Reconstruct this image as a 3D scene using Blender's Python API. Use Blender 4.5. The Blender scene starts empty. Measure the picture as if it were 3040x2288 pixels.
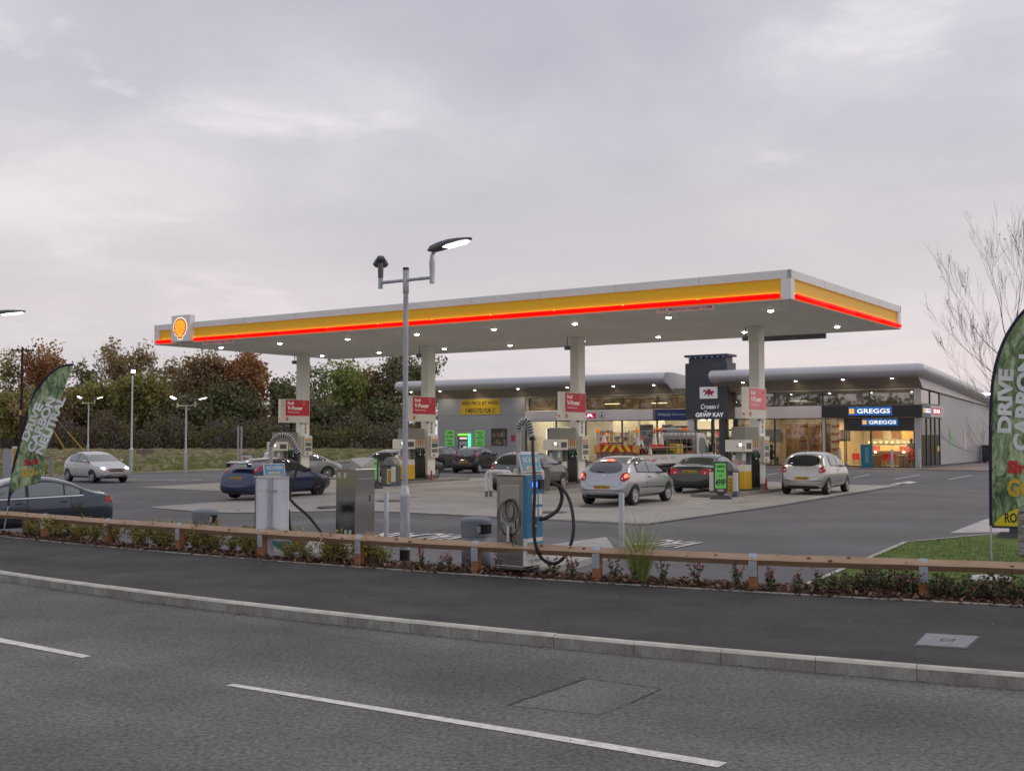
import bpy, bmesh, math, random
from math import sin, cos, pi, radians
from mathutils import Vector, Matrix, noise
from mathutils.geometry import delaunay_2d_cdt
from mathutils.bvhtree import BVHTree
random.seed(7)
SC = bpy.context.scene
COL = SC.collection
# ------------------------------------------------------------------ camera
CAMH = 2.15
cam = bpy.data.objects.new('camera', bpy.data.cameras.new('camera'))
COL.objects.link(cam)
cam.location = (0, 0, CAMH)
PITCH = math.atan(145 / 3280.0)
cam.rotation_euler = (pi / 2 + PITCH, 0, 0)
cam.data.sensor_width = 36
cam.data.lens = 36 * 3280.0 / 3040.0
cam.data.clip_end = 6000
SC.camera = cam
# ------------------------------------------------------------------ sky
SUN_EL, SUN_AZ = radians(16), radians(75)      # low sun behind the cloud, far right
w = bpy.data.worlds.new('World'); SC.world = w; w.use_nodes = True
nt = w.node_tree; N = nt.nodes; LK = nt.links
N.clear()
out = N.new('ShaderNodeOutputWorld'); bg = N.new('ShaderNodeBackground')
sky = N.new('ShaderNodeTexSky'); sky.sky_type = 'NISHITA'; sky.sun_disc = False
sky.sun_elevation = SUN_EL; sky.sun_rotation = SUN_AZ
tc = N.new('ShaderNodeTexCoord')
sep = N.new('ShaderNodeSeparateXYZ'); LK.new(tc.outputs['Generated'], sep.inputs[0])
def wm(op, a, b=None, c=None):
    n = N.new('ShaderNodeMath'); n.operation = op
    for i, v in enumerate((a, b, c)):
        if v is None: continue
        if isinstance(v, (int, float)): n.inputs[i].default_value = v
        else: LK.new(v, n.inputs[i])
    return n.outputs[0]
zz = wm('MAXIMUM', sep.outputs[2], 0.0)
dz = wm('ADD', zz, 0.13)
cu = wm('DIVIDE', sep.outputs[0], dz); cv = wm('DIVIDE', sep.outputs[1], dz)
comb = N.new('ShaderNodeCombineXYZ'); LK.new(cu, comb.inputs[0]); LK.new(cv, comb.inputs[1])
def wnoise(scale, detail, rough, loc, dist=0.0, sy=1.0):
    mp = N.new('ShaderNodeMapping'); mp.inputs['Location'].default_value = loc
    mp.inputs['Scale'].default_value = (1, sy, 1)
    LK.new(comb.outputs[0], mp.inputs[0])
    n = N.new('ShaderNodeTexNoise'); n.inputs['Scale'].default_value = scale
    n.inputs['Detail'].default_value = detail; n.inputs['Roughness'].default_value = rough
    n.inputs['Distortion'].default_value = dist
    LK.new(mp.outputs[0], n.inputs[0]); return n.outputs[0]
def wramp(f, stops):
    r = N.new('ShaderNodeValToRGB'); el = r.color_ramp.elements
    while len(el) < len(stops): el.new(0.5)
    for e, (p, c) in zip(el, stops): e.position = p; e.color = (*c, 1)
    LK.new(f, r.inputs[0]); return r.outputs[0]
def wmix(f, a, b, mode='MIX'):
    m = N.new('ShaderNodeMix'); m.data_type = 'RGBA'; m.blend_type = mode
    if isinstance(f, (int, float)): m.inputs[0].default_value = f
    else: LK.new(f, m.inputs[0])
    for s, v in ((m.inputs[6], a), (m.inputs[7], b)):
        if isinstance(v, tuple): s.default_value = (*v, 1)
        else: LK.new(v, s)
    return m.outputs[2]
n1 = wnoise(0.75, 7, 0.55, (3.1, 1.4, 0), 0.25)
n2 = wnoise(2.1, 8, 0.6, (7.7, 2.2, 0), 0.4)
n3 = wnoise(0.5, 5, 0.5, (1.7, 9.4, 0), 0.1, 1.6)
soft = wramp(n1, [(0.36, (0.455, 0.465, 0.535)), (0.50, (0.54, 0.542, 0.605)), (0.62, (0.70, 0.68, 0.725))])
gaps = wramp(wm('ADD', wm('MULTIPLY', n1, 0.55), wm('MULTIPLY', n2, 0.45)), [(0.545, (0, 0, 0)), (0.64, (1, 1, 1))])
c1 = wmix(wm('MULTIPLY', gaps, 0.8), soft, (0.90, 0.85, 0.88))
warm = wramp(n3, [(0.45, (0, 0, 0)), (0.62, (1, 1, 1))])
low = wramp(zz, [(0.0, (1, 1, 1)), (0.13, (0.75, 0.75, 0.75)), (0.3, (0.12, 0.12, 0.12)), (0.5, (0, 0, 0))])
c2 = wmix(wm('MULTIPLY', low, 0.78), c1, (0.70, 0.632, 0.64))
right = wramp(wm('ADD', wm('MULTIPLY', sep.outputs[0], 0.8), 0.5), [(0.4, (0, 0, 0)), (0.95, (1, 1, 1))])
c3 = wmix(wm('MULTIPLY', wm('MULTIPLY', low, wm('ADD', wm('MULTIPLY', warm, 0.6), 0.25)), wm('ADD', wm('MULTIPLY', right, 0.6), 0.25)), c2, (0.90, 0.755, 0.72))
skyc = wmix(1.0, sky.outputs[0], (0.1, 0.1, 0.1), 'MULTIPLY')      # clear sky at strength 0.1 behind the cloud deck
c4 = wmix(0.95, skyc, c3)
LK.new(c4, bg.inputs[0]); bg.inputs[1].default_value = 0.98
LK.new(bg.outputs[0], out.inputs[0])
sun = bpy.data.objects.new('sun', bpy.data.lights.new('sun', 'SUN')); COL.objects.link(sun)
sun.data.energy = 0.5; sun.data.angle = radians(25); sun.data.color = (1, 0.9, 0.82)
sun.rotation_euler = (pi / 2 - SUN_EL - radians(18), 0, pi - SUN_AZ)
vs = SC.view_settings; SC.display_settings.display_device = 'sRGB'
vs.view_transform = 'Standard'; vs.look = 'None'; vs.gamma = 1; vs.use_curve_mapping = False; vs.exposure = 0.14
cy = SC.cycles; cy.use_denoising = True; cy.max_bounces = 7; cy.diffuse_bounces = 3; cy.glossy_bounces = 3
cy.transmission_bounces = 4; cy.transparent_max_bounces = 12; cy.sample_clamp_indirect = 4; cy.caustics_reflective = False
cy.caustics_refractive = False
# ------------------------------------------------------------------ site geometry
TH = radians(55.2)
U = Vector((sin(TH), -cos(TH), 0)); V = Vector((cos(TH), sin(TH), 0))
PHI = math.atan2(U.y, U.x)
def Wp(u, v, z=0): return U * u + V * v + Vector((0, 0, z))
def sst(a):
    a = min(1, max(0, a)); return a * a * (3 - 2 * a)
def H(x, y):                                   # the yard falls away to the left
    s = sst((-3.5 - x) / 7.0)
    b = 1 - 0.6 * sst((y - 30) / 10.0)
    if y > 65: b *= 1 - sst((y - 65) / 20.0)
    return -0.42 * s * b
def ray(px, py):
    a = (px - 1520) / 3280.0; b = -(py - 1144) / 3280.0
    return Vector((a, cos(PITCH) - b * sin(PITCH), sin(PITCH) + b * cos(PITCH)))
def g(px, py, z=None):
    r = ray(px, py); zz_ = z if z is not None else 0.0
    for _ in range(1 if z is not None else 14):
        t = (zz_ - CAMH) / r.z; P = Vector((r.x * t, r.y * t, zz_))
        if z is None: zz_ = 0.5 * zz_ + 0.5 * H(P.x, P.y)
    return P
def at(px, d, z=None):                          # a point at photo column px and depth d
    x = (px - 1520) / 3280.0 * d
    return Vector((x, d, H(x, d) if z is None else z))
# ------------------------------------------------------------------ materials
MATS = {}
def M(name, col=(0.5, 0.5, 0.5), r=0.5, m=0.0, nz=None, bump=None, em=None, col2=None, spec=0.5, coat=0, stretch=None, fleck=None, big=None):
    if name in MATS: return MATS[name]
    mt = bpy.data.materials.new(name); mt.use_nodes = True
    t = mt.node_tree; b = t.nodes['Principled BSDF']
    b.inputs['Base Color'].default_value = (*col, 1); b.inputs['Roughness'].default_value = r
    b.inputs['Metallic'].default_value = m; b.inputs['Specular IOR Level'].default_value = spec
    if coat: b.inputs['Coat Weight'].default_value = coat; b.inputs['Coat Roughness'].default_value = 0.06
    if em: b.inputs['Emission Color'].default_value = (*em[0], 1); b.inputs['Emission Strength'].default_value = em[1]
    def tex(scale, detail=6, rough=0.6):
        co = t.nodes.new('ShaderNodeTexCoord'); n = t.nodes.new('ShaderNodeTexNoise')
        n.inputs['Scale'].default_value = scale; n.inputs['Detail'].default_value = detail; n.inputs['Roughness'].default_value = rough
        src = co.outputs['Object']
        if stretch:
            mp = t.nodes.new('ShaderNodeMapping'); mp.inputs['Scale'].default_value = stretch
            t.links.new(src, mp.inputs[0]); src = mp.outputs[0]
        t.links.new(src, n.inputs[0]); return n.outputs[0]
    if nz:
        sc_, amt = nz[0], nz[1]
        c2 = col2 or tuple(c * (1 - amt) for c in col)
        c1_ = col if col2 else tuple(min(1, c * (1 + amt)) for c in col)
        rp = t.nodes.new('ShaderNodeValToRGB')
        rp.color_ramp.elements[0].position = 0.34; rp.color_ramp.elements[1].position = 0.66
        rp.color_ramp.elements[0].color = (*c2, 1); rp.color_ramp.elements[1].color = (*c1_, 1)
        t.links.new(tex(sc_), rp.inputs[0]); last = rp.outputs[0]
        if fleck:
            r2 = t.nodes.new('ShaderNodeValToRGB')
            r2.color_ramp.elements[0].position = 0.3; r2.color_ramp.elements[1].position = 0.72
            r2.color_ramp.elements[0].color = (*[1 - fleck[1]] * 3, 1); r2.color_ramp.elements[1].color = (*[1 + fleck[1]] * 3, 1)
            t.links.new(tex(fleck[0], 3, 0.7), r2.inputs[0])
            mx = t.nodes.new('ShaderNodeMix'); mx.data_type = 'RGBA'; mx.blend_type = 'MULTIPLY'; mx.inputs[0].default_value = 1
            t.links.new(last, mx.inputs[6]); t.links.new(r2.outputs[0], mx.inputs[7]); last = mx.outputs[2]
        if big:                                   # long soft streaks turned to the run of the road
            co = t.nodes.new('ShaderNodeTexCoord'); vr = t.nodes.new('ShaderNodeVectorRotate'); vr.rotation_type = 'Z_AXIS'; vr.inputs['Angle'].default_value = -big[2]
            mp = t.nodes.new('ShaderNodeMapping'); mp.inputs['Scale'].default_value = (big[0] * big[3], big[0], 1); n = t.nodes.new('ShaderNodeTexNoise'); n.inputs['Scale'].default_value = 1; n.inputs['Detail'].default_value = 5
            t.links.new(co.outputs['Object'], vr.inputs[0]); t.links.new(vr.outputs[0], mp.inputs[0]); t.links.new(mp.outputs[0], n.inputs[0])
            r3 = t.nodes.new('ShaderNodeValToRGB'); r3.color_ramp.elements[0].position = .35; r3.color_ramp.elements[1].position = .65
            r3.color_ramp.elements[0].color = (*[1 - big[1]] * 3, 1); r3.color_ramp.elements[1].color = (*[1 + big[1]] * 3, 1); t.links.new(n.outputs[0], r3.inputs[0])
            mx = t.nodes.new('ShaderNodeMix'); mx.data_type = 'RGBA'; mx.blend_type = 'MULTIPLY'; mx.inputs[0].default_value = 1
            t.links.new(last, mx.inputs[6]); t.links.new(r3.outputs[0], mx.inputs[7]); last = mx.outputs[2]
        t.links.new(last, b.inputs['Base Color'])
    if bump:
        bp = t.nodes.new('ShaderNodeBump'); bp.inputs['Strength'].default_value = bump[1]
        bp.inputs['Distance'].default_value = bump[2] if len(bump) > 2 else 0.01
        t.links.new(tex(bump[0], 4, 0.7), bp.inputs['Height']); t.links.new(bp.outputs[0], b.inputs['Normal'])
    MATS[name] = mt; return mt
def glassmat(name, tint=(0.75, 0.8, 0.78), refl=0.1):
    if name in MATS: return MATS[name]
    mt = bpy.data.materials.new(name); mt.use_nodes = True; t = mt.node_tree; t.nodes.clear()
    o = t.nodes.new('ShaderNodeOutputMaterial'); mx = t.nodes.new('ShaderNodeMixShader')
    tr = t.nodes.new('ShaderNodeBsdfTransparent'); tr.inputs[0].default_value = (*tint, 1)
    gl = t.nodes.new('ShaderNodeBsdfGlossy'); gl.inputs['Roughness'].default_value = 0.02
    lw = t.nodes.new('ShaderNodeFresnel'); lw.inputs[0].default_value = 1.5
    ad = t.nodes.new('ShaderNodeMath'); ad.operation = 'ADD'; ad.inputs[1].default_value = refl; ad.use_clamp = True
    t.links.new(lw.outputs[0], ad.inputs[0]); t.links.new(ad.outputs[0], mx.inputs[0])
    t.links.new(tr.outputs[0], mx.inputs[1]); t.links.new(gl.outputs[0], mx.inputs[2]); t.links.new(mx.outputs[0], o.inputs[0])
    MATS[name] = mt; return mt
# ------------------------------------------------------------------ mesh helpers
_TX = {}
def text_geo(s, bold=0.0, shear=0.0, sp=1.0):
    k = (s, bold, shear, sp)
    if k not in _TX:
        cu_ = bpy.data.curves.new('t', 'FONT'); cu_.body = s; cu_.size = 1; cu_.offset = bold; cu_.shear = shear
        cu_.space_character = sp; cu_.resolution_u = 4; cu_.fill_mode = 'BOTH'
        o = bpy.data.objects.new('t', cu_); me = bpy.data.meshes.new_from_object(o)
        vs_ = [v.co.copy() for v in me.vertices]; fs = [tuple(p.vertices) for p in me.polygons]
        bpy.data.objects.remove(o); bpy.data.meshes.remove(me); bpy.data.curves.remove(cu_)
        x0 = min(v.x for v in vs_); x1 = max(v.x for v in vs_); y0 = min(v.y for v in vs_); y1 = max(v.y for v in vs_)
        _TX[k] = ([((v.x - x0) / (x1 - x0), (v.y - y0) / (y1 - y0)) for v in vs_], fs)
    return _TX[k]
def chaikin(p, n=2, c=0.22):
    for _ in range(n):
        q = []
        for i in range(len(p)):
            a, b = Vector(p[i]), Vector(p[(i + 1) % len(p)])
            q += [tuple(a.lerp(b, c)), tuple(a.lerp(b, 1 - c))]
        p = q
    return p
class MB:
    def __init__(s, T=None): s.v = []; s.f = []; s.m = []; s.s = []; s.T = T or Matrix()
    def add(s, vs_, fs, mi=0, sm=False):
        o = len(s.v); s.v += [s.T @ Vector(v) for v in vs_]
        for f in fs: s.f.append(tuple(i + o for i in f)); s.m.append(mi); s.s.append(sm)
        return s
    def box(s, x0, x1, y0, y1, z0, z1, mi=0):
        return s.add([(x0, y0, z0), (x1, y0, z0), (x1, y1, z0), (x0, y1, z0), (x0, y0, z1), (x1, y0, z1), (x1, y1, z1), (x0, y1, z1)],
                     [(0, 3, 2, 1), (4, 5, 6, 7), (0, 1, 5, 4), (1, 2, 6, 5), (2, 3, 7, 6), (3, 0, 4, 7)], mi)
    def tube(s, pts, r, mi=0, n=8, sm=True, cap=True):
        pts = [Vector(p) for p in pts]; k = len(pts)
        rs = r if isinstance(r, (list, tuple)) else [r] * k
        vs_ = []; fs = []; pr = None
        for i, p in enumerate(pts):
            d = (pts[min(i + 1, k - 1)] - pts[max(i - 1, 0)]).normalized()
            if pr is None:
                a = Vector((0, 0, 1)) if abs(d.z) < 0.9 else Vector((1, 0, 0)); pr = d.cross(a).normalized()
            else:
                pr = (pr - d * pr.dot(d)).normalized()
            q = d.cross(pr)
            for j in range(n):
                a = 2 * pi * j / n; vs_.append(p + (pr * cos(a) + q * sin(a)) * rs[i])
        for i in range(k - 1):
            for j in range(n):
                a, b = i * n + j, i * n + (j + 1) % n; fs.append((a, b, b + n, a + n))
        s.add(vs_, fs, mi, sm)
        if cap:
            s.add([vs_[j] for j in range(n)], [tuple(reversed(range(n)))], mi)
            s.add(vs_[-n:], [tuple(range(n))], mi)
        return s
    def lathe(s, prof, c=(0, 0, 0), mi=0, n=20, sm=True, ax='z', sx=1, sy=1):
        vs_ = []; fs = []
        for (r, z) in prof:
            for j in range(n):
                a = 2 * pi * j / n; p = (r * cos(a) * sx, r * sin(a) * sy, z)
                if ax == 'y': p = (p[0], z, p[1])
                if ax == 'x': p = (z, p[0], p[1])
                vs_.append((p[0] + c[0], p[1] + c[1], p[2] + c[2]))
        for i in range(len(prof) - 1):
            for j in range(n):
                a, b = i * n + j, i * n + (j + 1) % n; fs.append((a, b, b + n, a + n))
        return s.add(vs_, fs, mi, sm)
    def prism(s, poly, a0, a1, ax='z', mi=0, sm=False):
        """poly in the plane across ax, extruded from a0 to a1. ax y: poly=(x,z); ax x: poly=(y,z); ax z: poly=(x,y)"""
        f = {'z': lambda p, a: (p[0], p[1], a), 'y': lambda p, a: (p[0], a, p[1]), 'x': lambda p, a: (a, p[0], p[1])}[ax]
        n = len(poly)
        s.add([f(p, a0) for p in poly], [tuple(range(n))], mi); s.add([f(p, a1) for p in poly], [tuple(reversed(range(n)))], mi)
        vs_ = [f(p, a0) for p in poly] + [f(p, a1) for p in poly]
        return s.add(vs_, [(i, (i + 1) % n, (i + 1) % n + n, i + n) for i in range(n)], mi, sm)
    def quad(s, pts, mi=0): return s.add(pts, [tuple(range(len(pts)))], mi)
    def text(s, t, c, w_, h_, ux=(1, 0, 0), uy=(0, 0, 1), mi=0, bold=0.0, shear=0.0, sp=1.0):
        pv, fs = text_geo(t, bold, shear, sp); ux = Vector(ux); uy = Vector(uy); c = Vector(c)
        return s.add([c + ux * ((x - 0.5) * w_) + uy * ((y - 0.5) * h_) for x, y in pv], fs, mi)
    def build(s, name, mats, parent=None, bevel=0, loc=None, rot=None):
        me = bpy.data.meshes.new(name); me.from_pydata([tuple(v) for v in s.v], [], s.f)
        for m_ in (mats if isinstance(mats, (list, tuple)) else [mats]): me.materials.append(m_)
        me.polygons.foreach_set('material_index', s.m); me.polygons.foreach_set('use_smooth', s.s); me.update()
        o = bpy.data.objects.new(name, me); COL.objects.link(o)
        if parent: o.parent = parent
        if loc is not None: o.location = loc
        if rot is not None: o.rotation_euler = rot if isinstance(rot, (tuple, list)) else (0, 0, rot)
        if bevel:
            b = o.modifiers.new('b', 'BEVEL'); b.width = bevel; b.segments = 2; b.limit_method = 'ANGLE'; b.angle_limit = radians(40)
        return o
def tag(o, label=None, cat=None, group=None, kind=None):
    if label: o['label'] = label
    if cat: o['category'] = cat
    if group: o['group'] = group
    if kind: o['kind'] = kind
    return o
def thing(name, label, cat, loc=(0, 0, 0), rot=0, group=None):
    o = bpy.data.objects.new(name, None); COL.objects.link(o); o.location = loc; o.rotation_euler = (0, 0, rot)
    o.empty_display_size = 0.2
    return tag(o, label, cat, group)
def copytree(o, parent=None, loc=None, rot=None, label=None):
    kids = list(o.children)
    c = o.copy(); COL.objects.link(c)
    if parent: c.parent = parent
    if loc is not None: c.location = loc
    if rot is not None: c.rotation_euler = (0, 0, rot)
    if label: c['label'] = label
    for k in kids: copytree(k, c)
    return c
def inpoly(x, y, P):
    r = False; n = len(P)
    for i in range(n):
        x1, y1 = P[i][:2]; x2, y2 = P[i - 1][:2]
        if (y1 > y) != (y2 > y) and x < (x2 - x1) * (y - y1) / (y2 - y1) + x1: r = not r
    return r
def tess(poly, step):
    """boundary resampled and filled with a triangle grid: verts2d, faces"""
    bd = []
    for i in range(len(poly)):
        a, b = Vector(poly[i][:2]), Vector(poly[(i + 1) % len(poly)][:2])
        k = max(1, int((b - a).length / step))
        bd += [a.lerp(b, j / k) for j in range(k)]
    x0 = min(p.x for p in bd); x1 = max(p.x for p in bd); y0 = min(p.y for p in bd); y1 = max(p.y for p in bd)
    ins = []; nx = int((x1 - x0) / step); ny = int((y1 - y0) / step)
    for i in range(nx + 1):
        for j in range(ny + 1):
            x, y = x0 + (i + 0.5) * step, y0 + (j + 0.5) * step
            if inpoly(x, y, bd): ins.append(Vector((x, y)))
    ed = [(i, (i + 1) % len(bd)) for i in range(len(bd))]
    r = delaunay_2d_cdt(bd + ins, ed, [], 1, 1e-5)
    return r[0], r[2]
def sheet(name, poly, mat, dz=0.0, step=1.5, kind='structure', parent=None, flat=None, label=None, cat=None):
    v2, fs = tess([(p[0], p[1]) for p in poly], step)
    m = MB(); vs_ = [(p.x, p.y, (H(p.x, p.y) if flat is None else flat) + dz) for p in v2]
    ff = []
    for f in fs:
        a, b, c = (Vector(vs_[i]) for i in f[:3])
        ff.append(tuple(f) if (b - a).cross(c - a).z > 0 else tuple(reversed(f)))
    m.add(vs_, ff, 0, True)
    o = m.build(name, mat, parent)
    if not parent: tag(o, label, cat, kind=kind)
    return o
# ------------------------------------------------------------------ palette
asph = M('asphalt_yard', (0.143, 0.136, 0.142), 0.85, nz=(0.35, 0.16), bump=(60, 0.5, 0.01), fleck=(45, 0.35), big=(.35, .12, -.2, .12))
RDA = math.atan2(*reversed((g(3040, 1997, 0) - g(0, 1693, 0)).xy))
road_m = M('asphalt_road', (0.168, 0.161, 0.154), 0.9, nz=(0.55, 0.2), bump=(42, 1.0, 0.015), fleck=(24, 0.55), big=(.6, .2, RDA, .06))
patch_m = M('asphalt_patch', (0.162, 0.158, 0.148), 0.9, nz=(0.8, 0.2), bump=(48, 0.9, 0.012), fleck=(30, 0.5))
pave_m = M('asphalt_pavement', (0.056, 0.054, 0.050), 0.85, nz=(0.9, 0.28), bump=(55, 0.9, 0.012), fleck=(42, 0.6), big=(.8, .2, -.45, .15))
conc = M('concrete_slab', (0.37, 0.345, 0.315), 0.8, nz=(0.4, 0.12), bump=(30, 0.2, 0.005), fleck=(9, 0.12))
concl = M('concrete_pale', (0.5, 0.47, 0.455), 0.8, nz=(2.0, 0.14), bump=(30, 0.2, 0.005))
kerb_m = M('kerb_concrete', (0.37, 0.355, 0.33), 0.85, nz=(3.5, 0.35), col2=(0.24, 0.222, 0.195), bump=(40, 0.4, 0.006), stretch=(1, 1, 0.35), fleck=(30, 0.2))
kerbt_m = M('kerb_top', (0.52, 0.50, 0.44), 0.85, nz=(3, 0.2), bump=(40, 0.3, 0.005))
edge_m = M('edging_concrete', (0.48, 0.46, 0.41), 0.85, nz=(4, 0.25))
paint_w = M('road_paint', (0.74, 0.71, 0.66), 0.7, nz=(9, 0.2), bump=(60, 0.3, 0.004), fleck=(35, 0.18))
tar = M('tar_seal', (0.02, 0.02, 0.02), 0.6)
mulch_m = M('bark_mulch', (0.085, 0.045, 0.028), 0.95, nz=(14, 0.6), bump=(30, 1.0, 0.03))
field_m = M('field_turf', (0.34, 0.30, 0.185), 0.95, nz=(0.12, 0.4), col2=(0.23, 0.225, 0.115), bump=(12, 1.0, 0.05), fleck=(2.5, 0.35))
soil_m = M('verge_soil', (0.06, 0.045, 0.03), 0.95, nz=(2, 0.4))
lawn_m = M('lawn_turf', (0.13, 0.19, 0.035), 0.95, nz=(3, 0.35), bump=(50, 1.0, 0.03))
brickp = M('block_paving', (0.27, 0.215, 0.20), 0.85, nz=(3, 0.15))
galv = M('galvanised', (0.5, 0.52, 0.55), 0.45, 0.5, nz=(6, 0.15))
galvd = M('galvanised_dull', (0.44, 0.46, 0.50), 0.55, 0.35, nz=(3, 0.2), stretch=(4, 4, 1))
steel = M('stainless', (0.44, 0.425, 0.40), 0.2, 1.0, bump=(3, 0.25, 0.01), stretch=(1, 1, 3))
steelb = M('stainless_brushed', (0.45, 0.44, 0.42), 0.34, 0.9, nz=(4, 0.1), stretch=(1, 1, 12))
black = M('black_plastic', (0.015, 0.015, 0.017), 0.4)
rubber = M('rubber', (0.018, 0.018, 0.02), 0.65)
darkg = M('dark_grey', (0.07, 0.072, 0.078), 0.5)
midg = M('mid_grey', (0.16, 0.165, 0.175), 0.5, nz=(5, 0.12))
white = M('white_paint', (0.72, 0.71, 0.68), 0.4, nz=(2.5, 0.05))
offw = M('offwhite_enamel', (0.74, 0.71, 0.63), 0.35, nz=(1.5, 0.06))
colm = M('column_enamel', (0.82, 0.82, 0.76), 0.35, nz=(0.8, 0.06))
yel = M('yellow_panel', (0.72, 0.42, 0.012), 0.4)
red = M('red_panel', (0.50, 0.025, 0.035), 0.4)
lampm = M('lamp_lit', (1, 1, 1), 0.4, em=((1, 0.96, 0.88), 14))
# ------------------------------------------------------------------ ground
def axis_vals(lo, hi, step, far):
    v = [lo + i * step for i in range(int((hi - lo) / step) + 1)]
    return [-f for f in reversed(far)] + v + far
xs = [-3500, -1200, -500, -250, -140, -90, -60] + [-42 + i * 1.5 for i in range(36)] + [20, 40, 80, 160, 300, 600, 1500, 3500]
ys = [-300, -100, -40, -10] + [0 + i * 1.5 for i in range(62)] + [110, 130, 160, 220, 320, 500, 900, 1800, 4000]
def ground_z(x, y):
    z = H(x, y) - 0.05
    # the road bed lies below the pavement
    if y < 30 and under_road(x, y): z = -0.3
    return z
kt = [(0, 1693), (500, 1759), (1000, 1815), (1500, 1863), (2000, 1917), (2573, 1965), (3040, 1997)]     # kerb back edge
pe = [(0, 1591), (500, 1634), (1000, 1678), (1500, 1714), (2000, 1746), (2573, 1776), (3040, 1799)]     # bed edging
def extend(P, a, b):
    d0 = (P[0] - P[1]).normalized(); d1 = (P[-1] - P[-2]).normalized()
    return [P[0] + d0 * a] + P + [P[-1] + d1 * b]
def smooth_line(P):
    """fit a gentle quadratic through unprojected points in the frame along the chord"""
    a, b = P[0], P[-1]; d = (b - a).normalized(); n = Vector((-d.y, d.x, 0))
    T = [((p - a).dot(d), (p - a).dot(n)) for p in P]
    L = T[-1][0]
    num = sum(q * (t * (L - t)) for t, q in T); den = sum((t * (L - t)) ** 2 for t, q in T)
    k = num / den
    def f(t): 
        tt = min(max(t, -6), L + 6)
        base = k * tt * (L - tt)
        if t != tt: base += k * (L - 2 * tt) * (t - tt)
        return a + d * t + n * base
    return f, L
fk, Lk = smooth_line([g(x, y, 0) for x, y in kt]); fp, Lp = smooth_line([g(x, y, 0) for x, y in pe])
def under_road(x, y):
    P = Vector((x, y, 0)); a = fk(0); b = fk(Lk); d = (b - a).normalized(); n = Vector((-d.y, d.x, 0))
    t = (P - a).dot(d); return (P - fk(t)).dot(n) < 1.0
gm = MB(); vs_ = [(x, y, ground_z(x, y)) for y in ys for x in xs]; nx = len(xs)
gm.add(vs_, [(j * nx + i, j * nx + i + 1, (j + 1) * nx + i + 1, (j + 1) * nx + i) for j in range(len(ys) - 1) for i in range(nx - 1)], 0, True)
tag(gm.build('ground', field_m), kind='structure')
def off(fn, t, d):
    a = fn(t); b = fn(t + 0.1); e = (b - a).normalized(); return a + Vector((-e.y, e.x, 0)) * d
def strip(name, fa, fb, n, z, mat, t0, t1, kind='structure'):
    m = MB(); A = []
    for i in range(n + 1):
        t = t0 + (t1 - t0) * i / n; A += [fa(t), fb(t)]
    vs_ = [(p.x, p.y, z) for p in A]
    m.add(vs_, [(2 * i, 2 * i + 2, 2 * i + 3, 2 * i + 1) for i in range(n)], 0, True)
    return tag(m.build(name, mat), kind=kind)
EXT = 45
strip('pavement', lambda t: off(fk, t, 0.02), lambda t: off(fp, t * Lp / Lk, -0.03), 60, 0.0, pave_m, -EXT, Lk + EXT)
# kerb stones, one structure with open joints
km = MB(); ks = 0.914; t = -30.0
while t < Lk + 30:
    for (z0, z1, d0, d1, mi) in ((-0.3, 0.0, -0.105, 0.02, 0),):
        a0, a1 = off(fk, t + 0.003, d0), off(fk, t + 0.003, d1); b0, b1 = off(fk, t + ks - 0.003, d0), off(fk, t + ks - 0.003, d1)
        j = random.uniform(-0.003, 0.003); zt = z1 + j + 0.003
        ch = 0.022                                       # half-battered nose
        c0, c1 = a0.lerp(a1, 0.24), b0.lerp(b1, 0.24)
        P = lambda p, z: (p.x, p.y, z)
        km.add([P(a0, z0), P(b0, z0), P(a0, zt - ch), P(b0, zt - ch), P(c0, zt), P(c1, zt), P(a1, zt), P(b1, zt), P(a1, z0), P(b1, z0)],
               [(0, 1, 3, 2), (2, 3, 5, 4), (4, 5, 7, 6), (6, 7, 9, 8), (0, 2, 4, 6, 8), (1, 9, 7, 5, 3)], 0)
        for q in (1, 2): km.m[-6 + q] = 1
    t += ks
tag(km.build('kerb', [kerb_m, kerbt_m]), kind='structure')
RZ = -0.13
strip('road', lambda t: off(fk, t, -14), lambda t: off(fk, t, -0.10), 60, RZ, road_m, -EXT, Lk + EXT)
# thin bed edging
em = MB()
for i in range(-40, 70):
    t = i * 0.914
    a, b = off(fp, t + 0.004, -0.03), off(fp, t + 0.91, -0.03); c, d = off(fp, t + 0.91, 0.02), off(fp, t + 0.004, 0.02)
    z = 0.012 + random.uniform(-0.004, 0.004)
    em.add([(a.x, a.y, -.1), (b.x, b.y, -.1), (c.x, c.y, -.1), (d.x, d.y, -.1), (a.x, a.y, z), (b.x, b.y, z), (c.x, c.y, z), (d.x, d.y, z)],
           [(4, 5, 6, 7), (0, 1, 5, 4), (1, 2, 6, 5), (2, 3, 7, 6), (3, 0, 4, 7)])
tag(em.build('bed_edging', edge_m), kind='structure')
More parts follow.
